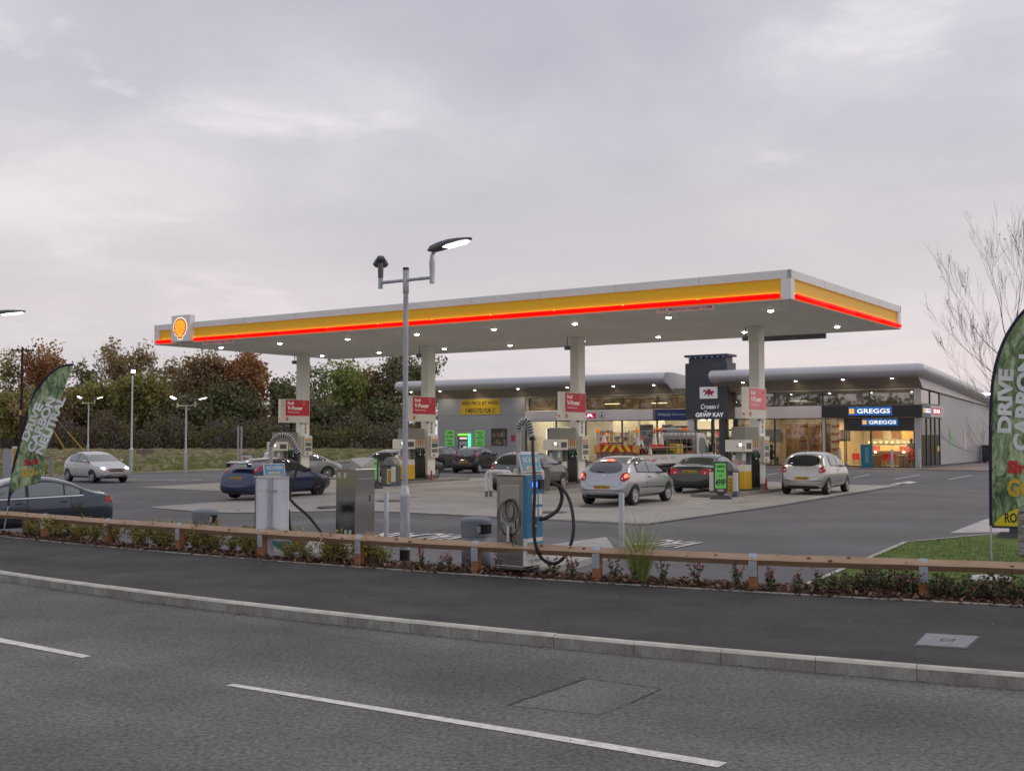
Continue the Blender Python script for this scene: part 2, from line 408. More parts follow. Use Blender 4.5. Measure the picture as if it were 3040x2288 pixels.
# centre line dashes and the repaired patch, on the road
mk = MB()
for q in ([(-260, 1838), (0, 1892), (272, 1946), (243, 1951), (0, 1905), (-260, 1848)], [(694, 2028), (670, 2033), (2131, 2276), (2160, 2262)]):
    mk.quad([g(x, y, RZ + 0.005) for x, y in q])
tag(mk.build('road_marking', paint_w), kind='structure')
pq = [(1050, 1262), (1300, 1180), (1525, 1102), (1985, 1162), (1800, 1250), (1600, 1320)]
pq = [(1000 + x * .4852, 1480 + y * .4852) for x, y in pq]
pm = MB(); pm.quad([g(x, y, RZ + 0.0025) for x, y in pq]); tag(pm.build('road_patch', patch_m), kind='structure')
cm = MB()
def crack(P, wd, z, seed=1):
    rr = random.Random(seed); pts = []
    for a, b in zip(P[:-1], P[1:]):
        for i in range(14): pts.append(a.lerp(b, i / 14.0))
    pts.append(P[-1]); L = []; R = []
    for i, p in enumerate(pts):
        d = (pts[min(i + 1, len(pts) - 1)] - pts[max(i - 1, 0)]).normalized(); n = Vector((-d.y, d.x, 0))
        j = rr.uniform(-0.25, 0.25) * wd; ww = wd * rr.uniform(0.25, 1.0) * 0.5
        L.append(p + n * (j + ww)); R.append(p + n * (j - ww))
    for i in range(len(pts) - 1):
        cm.quad([(q.x, q.y, z) for q in (R[i], R[i + 1], L[i + 1], L[i])])
PQ = [g(x, y, RZ) for x, y in pq]
crack(PQ[:3], 0.05, RZ + 0.006, 3); crack(PQ[2:4], 0.025, RZ + 0.006, 4); crack(PQ[4:2:-1][:2], 0.018, RZ + 0.006, 5)
tag(cm.build('road_crack', tar), kind='structure')
# forecourt asphalt
back = lambda t: off(fp, t, 0.75)
yard = [back(t) for t in (Lp * 0.80, Lp * .7, Lp * .6, Lp * .5, Lp * .4, Lp * .3, Lp * .2, Lp * .1, 0, -4, -9, -14)]
yard = [(p.x, p.y) for p in yard]
yard += [(-34, 40), (-48, 62)]
yard += [tuple(g(x, y).xy) for x, y in ((0, 1418), (200, 1412), (383, 1407), (680, 1397), (1000, 1375), (1100, 1366), (1205, 1360))]
yard += [tuple(Wp(-58, 69.5).xy), tuple(Wp(-18, 69.5).xy), tuple(Wp(-2, 69.5).xy), (70, 60), (60, 30)]
yard += [tuple(g(x, y, 0).xy) for x, y in ((3300, 1576), (3040, 1583), (2932, 1589), (2825, 1599), (2694, 1611), (2675, 1621), (2539, 1678), (2383, 1746))]
sheet('forecourt', yard, asph, 0.0, 1.4)
# concrete slab under the canopy with its two lane points on the left
slab = [(454, 1505), (1910, 1553), (2287, 1500), (2600, 1451), (2665, 1441), (2527, 1439), (2000, 1420), (1430, 1419), (1300, 1419), (1150, 1411), (1000, 1408), (820, 1420), (676, 1431), (409, 1446), (676, 1458), (800, 1462), (736, 1484)]
sheet('concrete_apron', [tuple(g(x, y).xy) for x, y in slab], conc, 0.006, 1.2)
jm = MB()          # saw-cut joints and the line round the slab
def line(P, wd, dz, m, n=10):
    for a, b in zip(P[:-1], P[1:]):
        d = (b - a); d.z = 0; d.normalize(); s_ = Vector((-d.y, d.x, 0)) * wd / 2
        for i in range(n):
            p, q = a.lerp(b, i / n), a.lerp(b, (i + 1) / n)
            m.quad([(k.x, k.y, H(k.x, k.y) + dz) for k in (p - s_, q - s_, q + s_, p + s_)])
E1 = [g(x, y) for x, y in ((454, 1506), (1912, 1555), (2287, 1502), (2667, 1441))]
line(E1, 0.10, 0.012, jm, 24)
line([g(x, y) for x, y in ((409, 1446), (676, 1433))], 0.12, 0.012, jm); line([g(x, y) for x, y in ((409, 1446), (676, 1458))], 0.12, 0.012, jm)
line([g(x, y) for x, y in ((454, 1505), (736, 1484))], 0.10, 0.012, jm)
tag(jm.build('apron_edging', concl), kind='structure')
dm = MB(); line([g(x, y) for x, y in ((480, 1510), (1908, 1559), (2287, 1506), (2640, 1448))], 0.09, 0.013, dm, 24)
for u in (-19.4, -26.6, -34): line([Wp(u, 26), Wp(u, 46)], 0.03, 0.010, dm, 12)
for v in (28, 33.5, 46): line([Wp(-36, v), Wp(-13, v)], 0.03, 0.010, dm, 20)
tag(dm.build('apron_joints', M('joint', (0.12, 0.11, 0.11), 0.9)), kind='structure')
st_ = MB(); rr = random.Random(41)
for i in range(70):
    u_, v_ = rr.choice((-14.6, -17.6, -19.5, -22, -24.8, -26.8, -29.8, -32.8, -34.8)) + rr.gauss(0, .45), rr.uniform(28, 46); c_ = Wp(u_, v_); s = abs(rr.gauss(.12, .16)) + .04; ph = rr.uniform(0, 6); L_ = rr.choice((1, 1, 1.6, 4))
    P_ = [c_ + U * (s * cos(a) * (1 + .3 * sin(3 * a + ph))) + V * (s * L_ * sin(a) * (1 + .25 * cos(2 * a + ph))) for a in [k * pi / 8 for k in range(16)]]
    st_.quad([(p.x, p.y, H(p.x, p.y) + .0085 + i * 2e-5) for p in P_], rr.choice((0, 0, 1)))
tag(st_.build('oil_stains', [M('stain_soft', (.29, .27, .25), .7), M('stain_dark', (.19, .175, .165), .5)]), kind='stuff')
# white bay lines, hatching, arrows
wl = MB()
C3 = lambda x, y: (x * .4852, 1480 + y * .4852)
for a, b in ((C3(985, 243), C3(1190, 222)), (C3(1365, 272), C3(1525, 252)), (C3(700, 212), C3(870, 192)), (C3(400, 185), C3(520, 172)), (C3(640, 165), C3(985, 190)), (C3(700, 178), C3(760, 168)), (C3(780, 184), C3(850, 174)), (C3(880, 188), C3(940, 180)),
             ((383, 1422), (560, 1428)), ((372, 1426), (440, 1428)), ((540, 1411), (690, 1414)), ((560, 1428), (598, 1424)), ((455, 1427), (560, 1423)),
             ((1302, 1411), (1560, 1416)), ((1300, 1404), (1430, 1404)), ((1345, 1424), (1520, 1412)),
             ((2534, 1418), (2583, 1409)), ((2654, 1423), (2732, 1410)), ((2815, 1424), (2886, 1411)), ((2272, 1410), (2310, 1405)), ((2400, 1480), (2690, 1434)),
             ((860, 1388), (990, 1392)), ((700, 1405), (760, 1402)), ((1820, 1420), (1990, 1416))):
    line([g(*a), g(*b)], 0.11, 0.017, wl, 4)
p = [g(x, y) for x, y in ((2640, 1438), (2700, 1429), (2723, 1432), (2700, 1436))]; wl.quad([(k.x, k.y, 0.017) for k in p])
# long letters painted by the service bays, read from the yard side
def ground_text(s, P0, P1, depth, m):
    c = (P0 + P1) / 2; ux = (P1 - P0).normalized(); L = (P1 - P0).length
    uy = Vector((-ux.y, ux.x, 0)); c.z = 0.018
    m.text(s, c, L, depth, ux, uy, 0, bold=0.02)
ground_text('AIR', g(1245, 1594), g(1100, 1589), 1.3, wl)
ground_text('VAC', g(1370, 1599), g(1245, 1592), 1.4, wl)
ground_text('VAC', g(2060, 1620), g(1925, 1610), 1.3, wl)
tag(wl.build('bay_marking', paint_w), kind='structure')
# grass verge on the right
verge = [(2383, 1746), (2539, 1678), (2675, 1621), (2694, 1611), (2825, 1599), (2932, 1589), (3040, 1583), (3300, 1576), (3600, 1620)]
vp_ = [tuple(g(x, y, 0).xy) for x, y in verge] + [tuple(off(fp, Lp + 6, 0.5).xy), tuple(off(fp, Lp, 0.5).xy), tuple(off(fp, Lp * .93, 0.5).xy), tuple(off(fp, Lp * .86, .5).xy)]
sheet('grass_verge', vp_, lawn_m, 0.02, 0.8, flat=0.0)
ve = MB(); line([g(x, y, 0) for x, y in ((2370, 1750), (2539, 1678), (2690, 1612))], 0.09, 0.035, ve, 12); line([g(x, y, 0) for x, y in ((2690, 1612), (2825, 1599), (2932, 1589), (3040, 1583))], 0.07, 0.035, ve, 6)
tag(ve.build('verge_edging', edge_m), kind='structure')
ap = MB(); ap.quad([tuple(g(x, y, 0.008)) for x, y in ((2820, 1581), (3160, 1576), (3160, 1480), (2924, 1541))]); tag(ap.build('concrete_corner', concl), kind='structure')
# kerb of the far edge of the yard and the turned soil behind it
fe = [g(x, y) for x, y in ((-100, 1423), (0, 1418), (200, 1412), (383, 1407), (680, 1397), (1000, 1375), (1100, 1366), (1205, 1360))]
ke = MB(); line(fe, 0.16, 0.06, ke, 6); tag(ke.build('yard_kerb', concl), kind='structure')
se = MB(); line([p + Vector((0, .6, 0)) for p in fe], 1.0, 0.02, se, 6); tag(se.build('verge_soil', soil_m), kind='structure')
# shop pavement
sp = MB(); P = [Wp(-58, 68.3, .06), Wp(-16.2, 68.3, .06), Wp(-10, 69.0, .06), Wp(-10, 112, .06), Wp(-18.3, 112, .06), Wp(-18.3, 70.9, .06), Wp(-58, 70.9, .06)]
sp.quad(P); sp.quad([Wp(-58, 68.3, 0), Wp(-16.2, 68.3, 0), Wp(-16.2, 68.3, .06), Wp(-58, 68.3, .06)]); sp.quad([Wp(-16.2, 68.3, 0), Wp(-10, 69, 0), Wp(-10, 69, .06), Wp(-16.2, 68.3, .06)])
tag(sp.build('shop_pavement', brickp), kind='structure')
# planting bed with chipped bark
bedv = MB(); n = 90; rows = 5; bl = []
for i in range(n + 1):
    t = -9 + (Lp + 18) * i / n
    for j in range(rows):
        d = 0.02 + 0.76 * j / (rows - 1)
        p = off(fp, t, d); z = 0.0 if j == 0 else 0.03 + random.uniform(-.01, .02)
        if j >= 3: z = H(p.x, p.y) * (0.5 if j == 3 else 1) + (0.03 if j == 3 else 0.01)
        bl.append((p.x, p.y, z))
bedv.add(bl, [(i * rows + j, (i + 1) * rows + j, (i + 1) * rows + j + 1, i * rows + j + 1) for i in range(n) for j in range(rows - 1)], 0, True)
tag(bedv.build('planting_bed', mulch_m), kind='structure')
chip_m = [M('chip_a', (0.17, 0.085, 0.05), 0.9), M('chip_b', (0.07, 0.036, 0.024), 0.9), M('chip_c', (0.34, 0.21, 0.12), 0.9)]
ch = MB(); rr = random.Random(3)
for i in range(7500):
    t = rr.uniform(-3, Lp + 3); d = rr.uniform(0.03, 0.72) if rr.random() < .93 else rr.uniform(-.12, .03)
    p = off(fp, t, d); hz = 0.03 if d > .03 else 0.004
    if d > 0.45: hz = 0.03 + H(p.x, p.y) * (d - .45) / .3
    L = rr.uniform(0.02, 0.055); wd = rr.uniform(0.008, 0.02); a = rr.uniform(0, pi); tl = rr.uniform(-.6, .6)
    ex = Vector((cos(a) * cos(tl), sin(a) * cos(tl), sin(tl))) * L; ey = Vector((-sin(a), cos(a), rr.uniform(-.4, .4))) * wd
    c = p + Vector((0, 0, hz + abs(ex.z) * .7 + rr.uniform(0, .02)))
    ch.quad([tuple(c - ex - ey), tuple(c + ex - ey), tuple(c + ex + ey), tuple(c - ex + ey)], rr.choice((0, 0, 1, 1, 1, 2)))
tag(ch.build('bark_chips', chip_m), kind='stuff')
# lawn blades on the verge
bm_ = [M('blade_a', (0.17, 0.24, 0.04), 0.8), M('blade_b', (0.10, 0.155, 0.03), 0.8)]
gb = MB(); rr = random.Random(5)
xs2 = [p[0] for p in vp_]; ys2 = [p[1] for p in vp_]; cnt = 0
while cnt < 16000:
    x, y = rr.uniform(min(xs2), 9.5), rr.uniform(min(ys2), max(ys2)); cnt += 1
    if not inpoly(x, y, vp_): continue
    hh = rr.uniform(0.02, 0.05); a = rr.uniform(0, 2 * pi); wd = 0.006
    gb.add([(x - wd * cos(a), y - wd * sin(a), .02), (x + wd * cos(a), y + wd * sin(a), .02), (x + rr.uniform(-.02, .02), y + rr.uniform(-.02, .02), .02 + hh)], [(0, 1, 2)], rr.choice((0, 1)))
tag(gb.build('grass_blades', bm_), kind='stuff')
# fallen leaves, grit and gum on the footway and in the gutter
lt = MB(); rr = random.Random(17)
for i in range(520):
    t = rr.uniform(-3, Lk + 3); k = rr.random()
    if k < .35: p = off(fk, t, rr.uniform(.1, 3.4)); z = .005
    elif k < .75: p = off(fk, t, -.12 - abs(rr.gauss(0, .09))); z = RZ + .005
    else: p = off(fk, t, rr.uniform(-6, -.2)); z = RZ + .005
    s = rr.uniform(.008, .024) * (1.0 if k < .75 else .7); a = rr.uniform(0, 2 * pi); n_ = rr.randint(4, 6)
    lt.quad([(p.x + s * cos(a + 2 * pi * j / n_) * rr.uniform(.5, 1), p.y + s * sin(a + 2 * pi * j / n_) * rr.uniform(.5, 1), z + rr.uniform(0, .006)) for j in range(n_)], rr.choice((0, 0, 1, 1, 2)))
tag(lt.build('leaf_litter', [M('litter_brown', (.13, .075, .04), .9), M('litter_dark', (.035, .03, .028), .9), M('litter_pale', (.36, .33, .28), .9)]), kind='stuff')
# manhole cover in the pavement
q = [(1545, 825), (1875, 845), (1790, 918), (1475, 898)]
q = [g(2000 + x * .4853, 1480 + y * .4853, 0.0) for x, y in q]
mh = thing('manhole_cover', 'ribbed grey metal access cover let into the dark pavement', 'manhole cover', (0, 0, 0))
c = sum(q, Vector()) / 4; mh.location = c
def bil(a, b): return (q[3] * (1 - a) + q[2] * a) * (1 - b) + (q[0] * (1 - a) + q[1] * a) * b - c
f1 = MB(); f1.quad([tuple(bil(a, b) + Vector((0, 0, .004))) for a, b in ((-.03, -.03), (1.03, -.03), (1.03, 1.03), (-.03, 1.03))]); f1.build('frame', M('cast_iron', (0.08, 0.08, 0.085), 0.6), mh)
f2 = MB()
for i in range(26):
    a0 = .02 + i * .0375; a1 = a0 + .022
    for (b0, b1) in ((.03, .97),) if not 10 <= i <= 16 else ((.03, .38), (.62, .97)):
        f2.quad([tuple(bil(a, b) + Vector((0, 0, .012))) for a, b in ((a0, b0), (a1, b0), (a1, b1), (a0, b1))])
        for bb0, bb1, aa0, aa1 in ((b0, b0, a0, a1), (b0, b1, a0, a0)):
            f2.quad([tuple(bil(aa0, bb0) + Vector((0, 0, .004))), tuple(bil(aa1, bb1) + Vector((0, 0, .004))), tuple(bil(aa1, bb1) + Vector((0, 0, .012))), tuple(bil(aa0, bb0) + Vector((0, 0, .012)))])
for b in (.45, .55): f2.quad([tuple(bil(a, bb) + Vector((0, 0, .012))) for a, bb in ((.42, b - .015), (.6, b - .015), (.6, b + .015), (.42, b + .015))])
f2.build('ribbed_plate', galv, mh)
# oval drain lids in the slab
for (x, y, r_, lb) in ((1475, 1502, .5, 'flat dark drain lid in the concrete right of the green payment kiosk bay'),):
    pass
lids = [((1000, 1505), .62, 'dark oval tank lid in the concrete left of the tall silver air unit'), ((1165, 1487), .5, 'dark oval tank lid in the concrete beside the slim steel post'),
        ((1630, 1521), .5, 'dark oval tank lid in the concrete right of the blue vacuum'), ((1780, 1503), .62, 'dark oval tank lid just behind the bumper of the silver hatchback')]
for (x, y), r_, lb in lids:
    p = g(x, y); p.z += 0.008
    lm = MB(); lm.lathe([(0.001, .006), (r_ * .82, .006), (r_ * .84, .001), (r_ * .9, .001), (r_ * .92, .006), (r_, .006), (r_, 0)], n=28)
    tag(lm.build('tank_lid', M('lid_iron', (0.09, 0.088, 0.086), 0.7), loc=p), lb, 'tank lid', 'tank lids in the slab')
# ------------------------------------------------------------------ canopy
def uOn(px, v):
    k = (px - 1520) / 3280.0
    return v * (k * V.y - V.x) / (U.x - k * U.y)
VC = 39.3
CU = [uOn(x, VC) for x in (899, 1271, 1715, 2248)]
shell_y = M('emblem_yellow', (0.8, 0.36, 0.01), 0.4, em=((1.0, 0.42, 0.02), 0.75))
shell_r = M('emblem_red', (0.5, 0.02, 0.02), 0.4, em=((0.7, 0.01, 0.01), 0.3))
shell_w = M('emblem_rim', (0.9, 0.8, 0.6), 0.4, em=((1, 0.85, 0.6), 0.7))
def pecten(m, c, ux, uy, s, mats=(0, 1, 2), nrm=(0, 0, 0), d=0.006):
    """scallop: rim, red outline, yellow field, red rays"""
    half = [(0.17, -0.5), (0.19, -0.37), (0.34, -0.29), (0.41, -0.17), (0.47, -0.04), (0.485, 0.09), (0.455, 0.2), (0.405, 0.305), (0.33, 0.39), (0.235, 0.455), (0.12, 0.49), (0.0, 0.50)]
    P = half + [(-x, y) for x, y in reversed(half[:-1])]
    ux, uy, c, nn = Vector(ux), Vector(uy), Vector(c), Vector(nrm)
    for sc_, mi, k in ((1.12, mats[0], 1), (1.0, mats[1], 2), (0.87, mats[2], 3)):
        m.quad([tuple(c + ux * (x * s * sc_) + uy * ((y + .01) * s * sc_) + nn * (d * k)) for x, y in P], mi)
    for a in (-62, -42, -21, 0, 21, 42, 62):
        a = radians(a); r1 = 0.80 * s * (0.86 if abs(a) < 1 else 0.70); r0 = 0.2 * s; o = c + uy * (-0.38 * s)
        dd = ux * sin(a) + uy * cos(a); pp = ux * cos(a) - uy * sin(a)
        m.quad([tuple(o + dd * r0 - pp * (.006 * s) + nn * d * 4), tuple(o + dd * r0 + pp * (.006 * s) + nn * d * 4), tuple(o + dd * r1 + pp * (.016 * s) + nn * d * 4), tuple(o + dd * r1 - pp * (.016 * s) + nn * d * 4)], mats[1])
u0, u1, v0, v1 = -41.95, -11.95, 31.85, 43.55
uc, vc = (u0 + u1) / 2, (v0 + v1) / 2
base = Wp(uc, vc)
T = Matrix.Translation((-uc, -vc, 0))
can = thing('petrol_canopy', 'long flat white forecourt canopy with lit yellow and red fascia on four pillars', 'canopy', base, PHI)
fasc = M('fascia_white', (0.82, 0.81, 0.80), 0.35, nz=(0.5, 0.05))
yfas = M('fascia_yellow', (0.66, 0.40, 0.008), 0.45, em=((0.85, 0.46, 0.0), 0.10))
tube_m = M('tube_red', (0.25, 0.0, 0.0), 0.5, spec=.15, em=((1.0, 0.001, 0.0), 1.0))
soff = M('soffit_panel', (0.86, 0.86, 0.79), 0.55, nz=(0.3, 0.05))
m = MB(T); m.box(u0 + .12, u1 - .12, v0 + .12, v1 - .12, 6.2, 6.26); m.build('soffit', soff, can)
gr = MB(T)
for i in range(1, 60): gr.box(u0 + .5 * i - .002, u0 + .5 * i + .002, v0 + .14, v1 - .14, 6.1975, 6.1995)
gr.build('soffit_joints', M('soffit_joint', (0.62, 0.62, 0.55), 0.6), can)
m = MB(T); m.box(u0 + .15, u1 - .15, v0 + .15, v1 - .15, 6.9, 7.0); m.build('roof_deck', midg, can)
def side(a0, a1, f, gap=None):
    """f(a, out, z) maps along / outwards / up"""
    def bx(mb, a, b, o0, o1, z0, z1, mi=0):
        P = [f(x, o, z) for z in (z0, z1) for x, o in ((a, o0), (b, o0), (b, o1), (a, o1))]
        mb.add(P, [(0, 3, 2, 1), (4, 5, 6, 7), (0, 1, 5, 4), (1, 2, 6, 5), (2, 3, 7, 6), (3, 0, 4, 7)], mi)
    W_ = MB(T); bx(W_, a0, a1, -.12, 0, 6.84, 7.1); bx(W_, a0, a0 + .32, -.12, -.001, 6.2, 6.84); bx(W_, a1 - .32, a1, -.12, -.001, 6.2, 6.84)
    bx(W_, a0 + .32, a1 - .32, -.12, -.10, 6.2, 6.84)
    bx(W_, a0 + .32, a1 - .32, -.12, -.02, 6.2, 6.225)
    W_.build('fascia_panel', fasc, can, bevel=0.01)
    Q_ = MB(T)
    for i in range(1, int((a1 - a0) / 3) + 1): bx(Q_, a0 + i * 3 - .008, a0 + i * 3 + .008, .0, .003, 6.86, 7.09)
    Q_.build('panel_seam', M('fascia_seam', (.45, .45, .46), .5), can)
    C_ = MB(T); bx(C_, a0 + .4, a1 - .4, -.05, -.015, 6.40, 6.408); C_.build('cove_light', M('cove_glow', (1, .7, .3), .4, em=((1, .55, .12), 2.6)), can)
    Y = MB(T); bx(Y, a0 + .33, a1 - .33, -.098, -.07, 6.23, 6.84); Y.build('yellow_band', yfas, can)
    R = MB(T); Jm = MB(T); segs = [(a0 + .12 if gap else a0 + .36, gap[0]), (gap[1], a1 - .35)] if gap else [(a0 + .36, a1 - .1)]
    for s0, s1 in segs:
        R = MB(T)
        n = max(1, round((s1 - s0) / 2.6)); ln = (s1 - s0) / n
        for i in range(n):
            b = s0 + i * ln; e = b + ln
            R.tube([f(b + .015, 0.0, 6.33), f(b + .05, 0, 6.33), f(e - .05, 0, 6.33), f(e - .015, 0, 6.33)], [.055, .075, .075, .055], 0, 12)
            if i: Jm.tube([f(b - .015, 0, 6.33), f(b + .015, 0, 6.33)], .06, 0, 10)
        R.build('light_tube', tube_m, can)
    Jm.build('tube_joint', M('tube_joint_red', (0.25, 0.0, 0.0), 0.5, em=((0.5, 0, 0), 0.5)), can)
side(u0, u1, lambda a, o, z: (a, v0 - o, z), gap=(-40.55, -39.2))
side(v0, v1, lambda a, o, z: (u1 + o, a, z))
side(u0, u1, lambda a, o, z: (a, v1 + o, z))
side(v0, v1, lambda a, o, z: (u0 - o, a, z))
m = MB(T); m.box(-40.5, -39.25, v0 - .2, v0 + .1, 6.24, 7.42, 0); eb = m.build('emblem_box', [fasc], can, bevel=0.02)
e = MB(T); pecten(e, (-39.88, v0 - .205, 6.82), (1, 0, 0), (0, 0, 1), 0.88, nrm=(0, -1, 0)); e.build('emblem', [shell_w, shell_r, shell_y], eb)
# height plates
hp = M('height_plate', (0.62, 0.42, 0.40), 0.6); hr = M('height_text', (0.42, 0.02, 0.03), 0.6)
for a, b in ((-16.44, -14.42), (-38.6, -36.6)):
    m = MB(T); m.box(a, b, v0 - .03, v0 - .015, 6.04, 6.22); q = m.build('height_plate', hp, can)
    m = MB(T); m.text('19\'0  Maximum height 5.8M', ((a + b) / 2, v0 - .034, 6.13), (b - a) * .92, .12, bold=.012); m.build('lettering', hr, q)
m = MB(T); m.box(-17.6, -14.9, v1 - .02, v1 + .03, 6.0, 6.22); m.build('height_plate', midg, can)
# downlights
dl_h = M('downlight_rim', (0.5, 0.5, 0.5), 0.3); dl_e = M('downlight_glow', (1, 1, 1), em=((1, 0.97, 0.9), 26))
ld = bpy.data.lights.new('canopy_spot', 'SPOT'); ld.energy = 105; ld.spot_size = radians(150); ld.spot_blend = 0.6; ld.color = (1, 0.93, 0.80); ld.shadow_soft_size = 0.12
first = None
for vv in (34.4, 41.0):
    for uu in (-13.6, -17.3, -21.1, -24.75, -28.6, -32.4, -36.5, -40.4):
        x, y = uu - uc, vv - vc
        if first is None:
            a = MB(); a.lathe([(.10, 0), (.16, -.015), (.17, 0), (.17, .02)], mi=0, n=16); rim = a.build('downlight', dl_h, can, loc=(x, y, 6.193))
            a = MB(); a.lathe([(.001, -.05), (.05, -.046), (.085, -.03), (.10, 0)], n=16); a.build('lens', dl_e, rim); first = rim
        else: copytree(first, can, loc=(x, y, 6.193))
        L = bpy.data.objects.new('canopy_spot', ld); COL.objects.link(L); L.parent = can; L.location = (x, y, 6.1)
# pillars
for i, cu_ in enumerate(CU):
    m = MB(T); x0, x1, y0, y1 = cu_ - .2, cu_ + .2, VC - .27, VC + .27
    m.box(x0, x1, y0, y1, -.2, 6.2); m.box(x0 - .02, x1 + .02, y0 - .02, y1 + .02, 5.6, 5.62)
    p = m.build('pillar', colm, can, bevel=0.03)
    m = MB(T); m.box(x0 - .005, x1 + .005, y0 - .005, y1 + .005, -.2, .32); m.build('pillar_foot', midg, p)
    m = MB(T); m.box(x0 - .22, x0 - .03, y0 - .1, y0 + .06, 5.66, 5.82); m.tube([(x0 - .12, y0, 5.82), (x0 - .12, y0, 6.19)], .02); m.build('security_camera', M('camera_grey', (.2, .19, .18), .5), p)
    m = MB(T)
    for k, c_ in enumerate((0, 1, 0, 1)):
        m.box(x1 + .003, x1 + .006, VC - .07, VC + .07, 2.2 + .17 * k, 2.33 + .17 * k, c_)
    m.build('sticker', [M('sticker_grey', (.35, .33, .3), .6), M('sticker_red', (.45, .2, .16), .6)], p)
# hanging fuel signs on the pillars
vred = M('sign_red', (0.42, 0.012, 0.03), 0.4, em=((0.6, 0.01, 0.03), 0.10)); vpink = M('sign_red_faded', (0.55, 0.13, 0.14), 0.4, em=((0.7, 0.2, 0.2), 0.15))
vtxt = M('sign_text_white', (0.85, 0.8, 0.75), 0.5, em=((1, .9, .85), 0.15)); vora = M('sign_orange', (0.75, 0.25, 0.05), 0.5)
slab_names = ['red fuel sign on the far left pillar, above the blue hatchback', 'red fuel sign partly hidden behind the tall double lamp post', 'red fuel sign on the third pillar from the left, beside the supermarket fascia', 'paler pinkish red fuel sign on the pillar nearest the dark tower']
for i, cu_ in enumerate(CU):
    ya, yb, z0, z1 = VC - 1.75, VC + .22, 2.72, 3.87
    o = thing('fuel_sign', slab_names[i], 'sign', Wp(cu_, VC, z0), PHI, 'fuel signs on the canopy pillars')
    Ts = Matrix.Translation((0, 0, -z0))
    m = MB(Ts); m.box(.12, .28, ya - VC, .2, z0, z1); m.box(.135, .265, ya - VC - .006, ya - VC, z0 + .03, z1 - .03); bx_ = m.build('sign_box', offw, o, bevel=.015)
    m = MB(Ts); m.box(.28, .292, ya - VC + .36, .16, z0 + .36, z1 - .06); m.box(.28, .288, ya - VC + .33, .17, z0 + .34, z1 - .04)
    pn = m.build('red_panel', vpink if i == 3 else vred, o)
    m = MB(Ts); X = .297; ux = (0, 1, 0)
    m.text('Shell', (X, ya - VC + .64, z1 - .19), .42, .15, ux, mi=0, bold=.015)
    m.text('V-Power', (X, ya - VC + .94, z1 - .43), 1.0, .2, ux, mi=0, bold=.018)
    m.text('Performance Fuels', (X, ya - VC + .84, z1 - .63), .72, .07, ux, mi=0)
    pecten(m, (X, ya - VC + 1.54, z1 - .19), ux, (0, 0, 1), .17, mats=(0, 1, 1), nrm=(1, 0, 0), d=.003)
    m.build('lettering', [vtxt, vred], pn)
    m = MB(Ts); pecten(m, (.284, ya - VC + .42, z0 + .17), ux, (0, 0, 1), .17, mats=(0, 1, 0), nrm=(1, 0, 0), d=.002)
    pecten(m, (.2, ya - VC - .008, z0 + .17), (1, 0, 0), (0, 0, 1), .09, mats=(0, 1, 0), nrm=(0, -1, 0), d=.002); m.build('emblem', [vora, vred], o)
    m = MB(Ts); m.box(.14, .26, -.31, -.27, z0 - .06, z0); m.build('bracket', midg, o)
# ------------------------------------------------------------------ pump islands
isl_l = [None] * 4
for i, cu_ in enumerate(CU):
    b = Wp(cu_, 38); z = H(b.x, b.y)
    m = MB(); pl = [(cu_ - .62 + .1, 34.7), (cu_ + .62 - .1, 34.7), (cu_ + .62, 34.85), (cu_ + .62, 41.6), (cu_ + .5, 41.8), (cu_ - .5, 41.8), (cu_ - .62, 41.6), (cu_ - .62, 34.85)]
    m.prism([(Wp(a, c).x, Wp(a, c).y) for a, c in pl], z - .1, z + .12)
    tag(m.build('pump_island', M('island_concrete', (0.26, 0.245, 0.22), .8, nz=(2, .2), bump=(30, .3, .005))), kind='structure')
pump_lab = ['fuel dispenser on the far left island behind the blue hatchback', 'fuel dispenser on the second island, behind the tall double lamp post', 'fuel dispenser on the third island, right of the white hoop guards', 'fuel dispenser on the right hand island beside the green price board']
pbody = M('pump_body_grey', (0.24, 0.225, 0.20), .45, nz=(1, .08)); pdark = M('pump_dark', (0.035, 0.032, 0.028), .5); hose_m = M('hose_black', (0.02, 0.018, 0.016), .45)
noz_g = M('nozzle_green', (0.01, 0.10, 0.045), .4); paper = M('paper', (0.75, 0.75, 0.72), .7); lab_y = M('label_yellow', (0.6, .40, .14), .6); lab_p = M('label_pink', (0.55, .32, .25), .6)
glow_w = M('screen_glow', (.9, .9, .9), .4, em=((.9, 1, 1), 0.9))
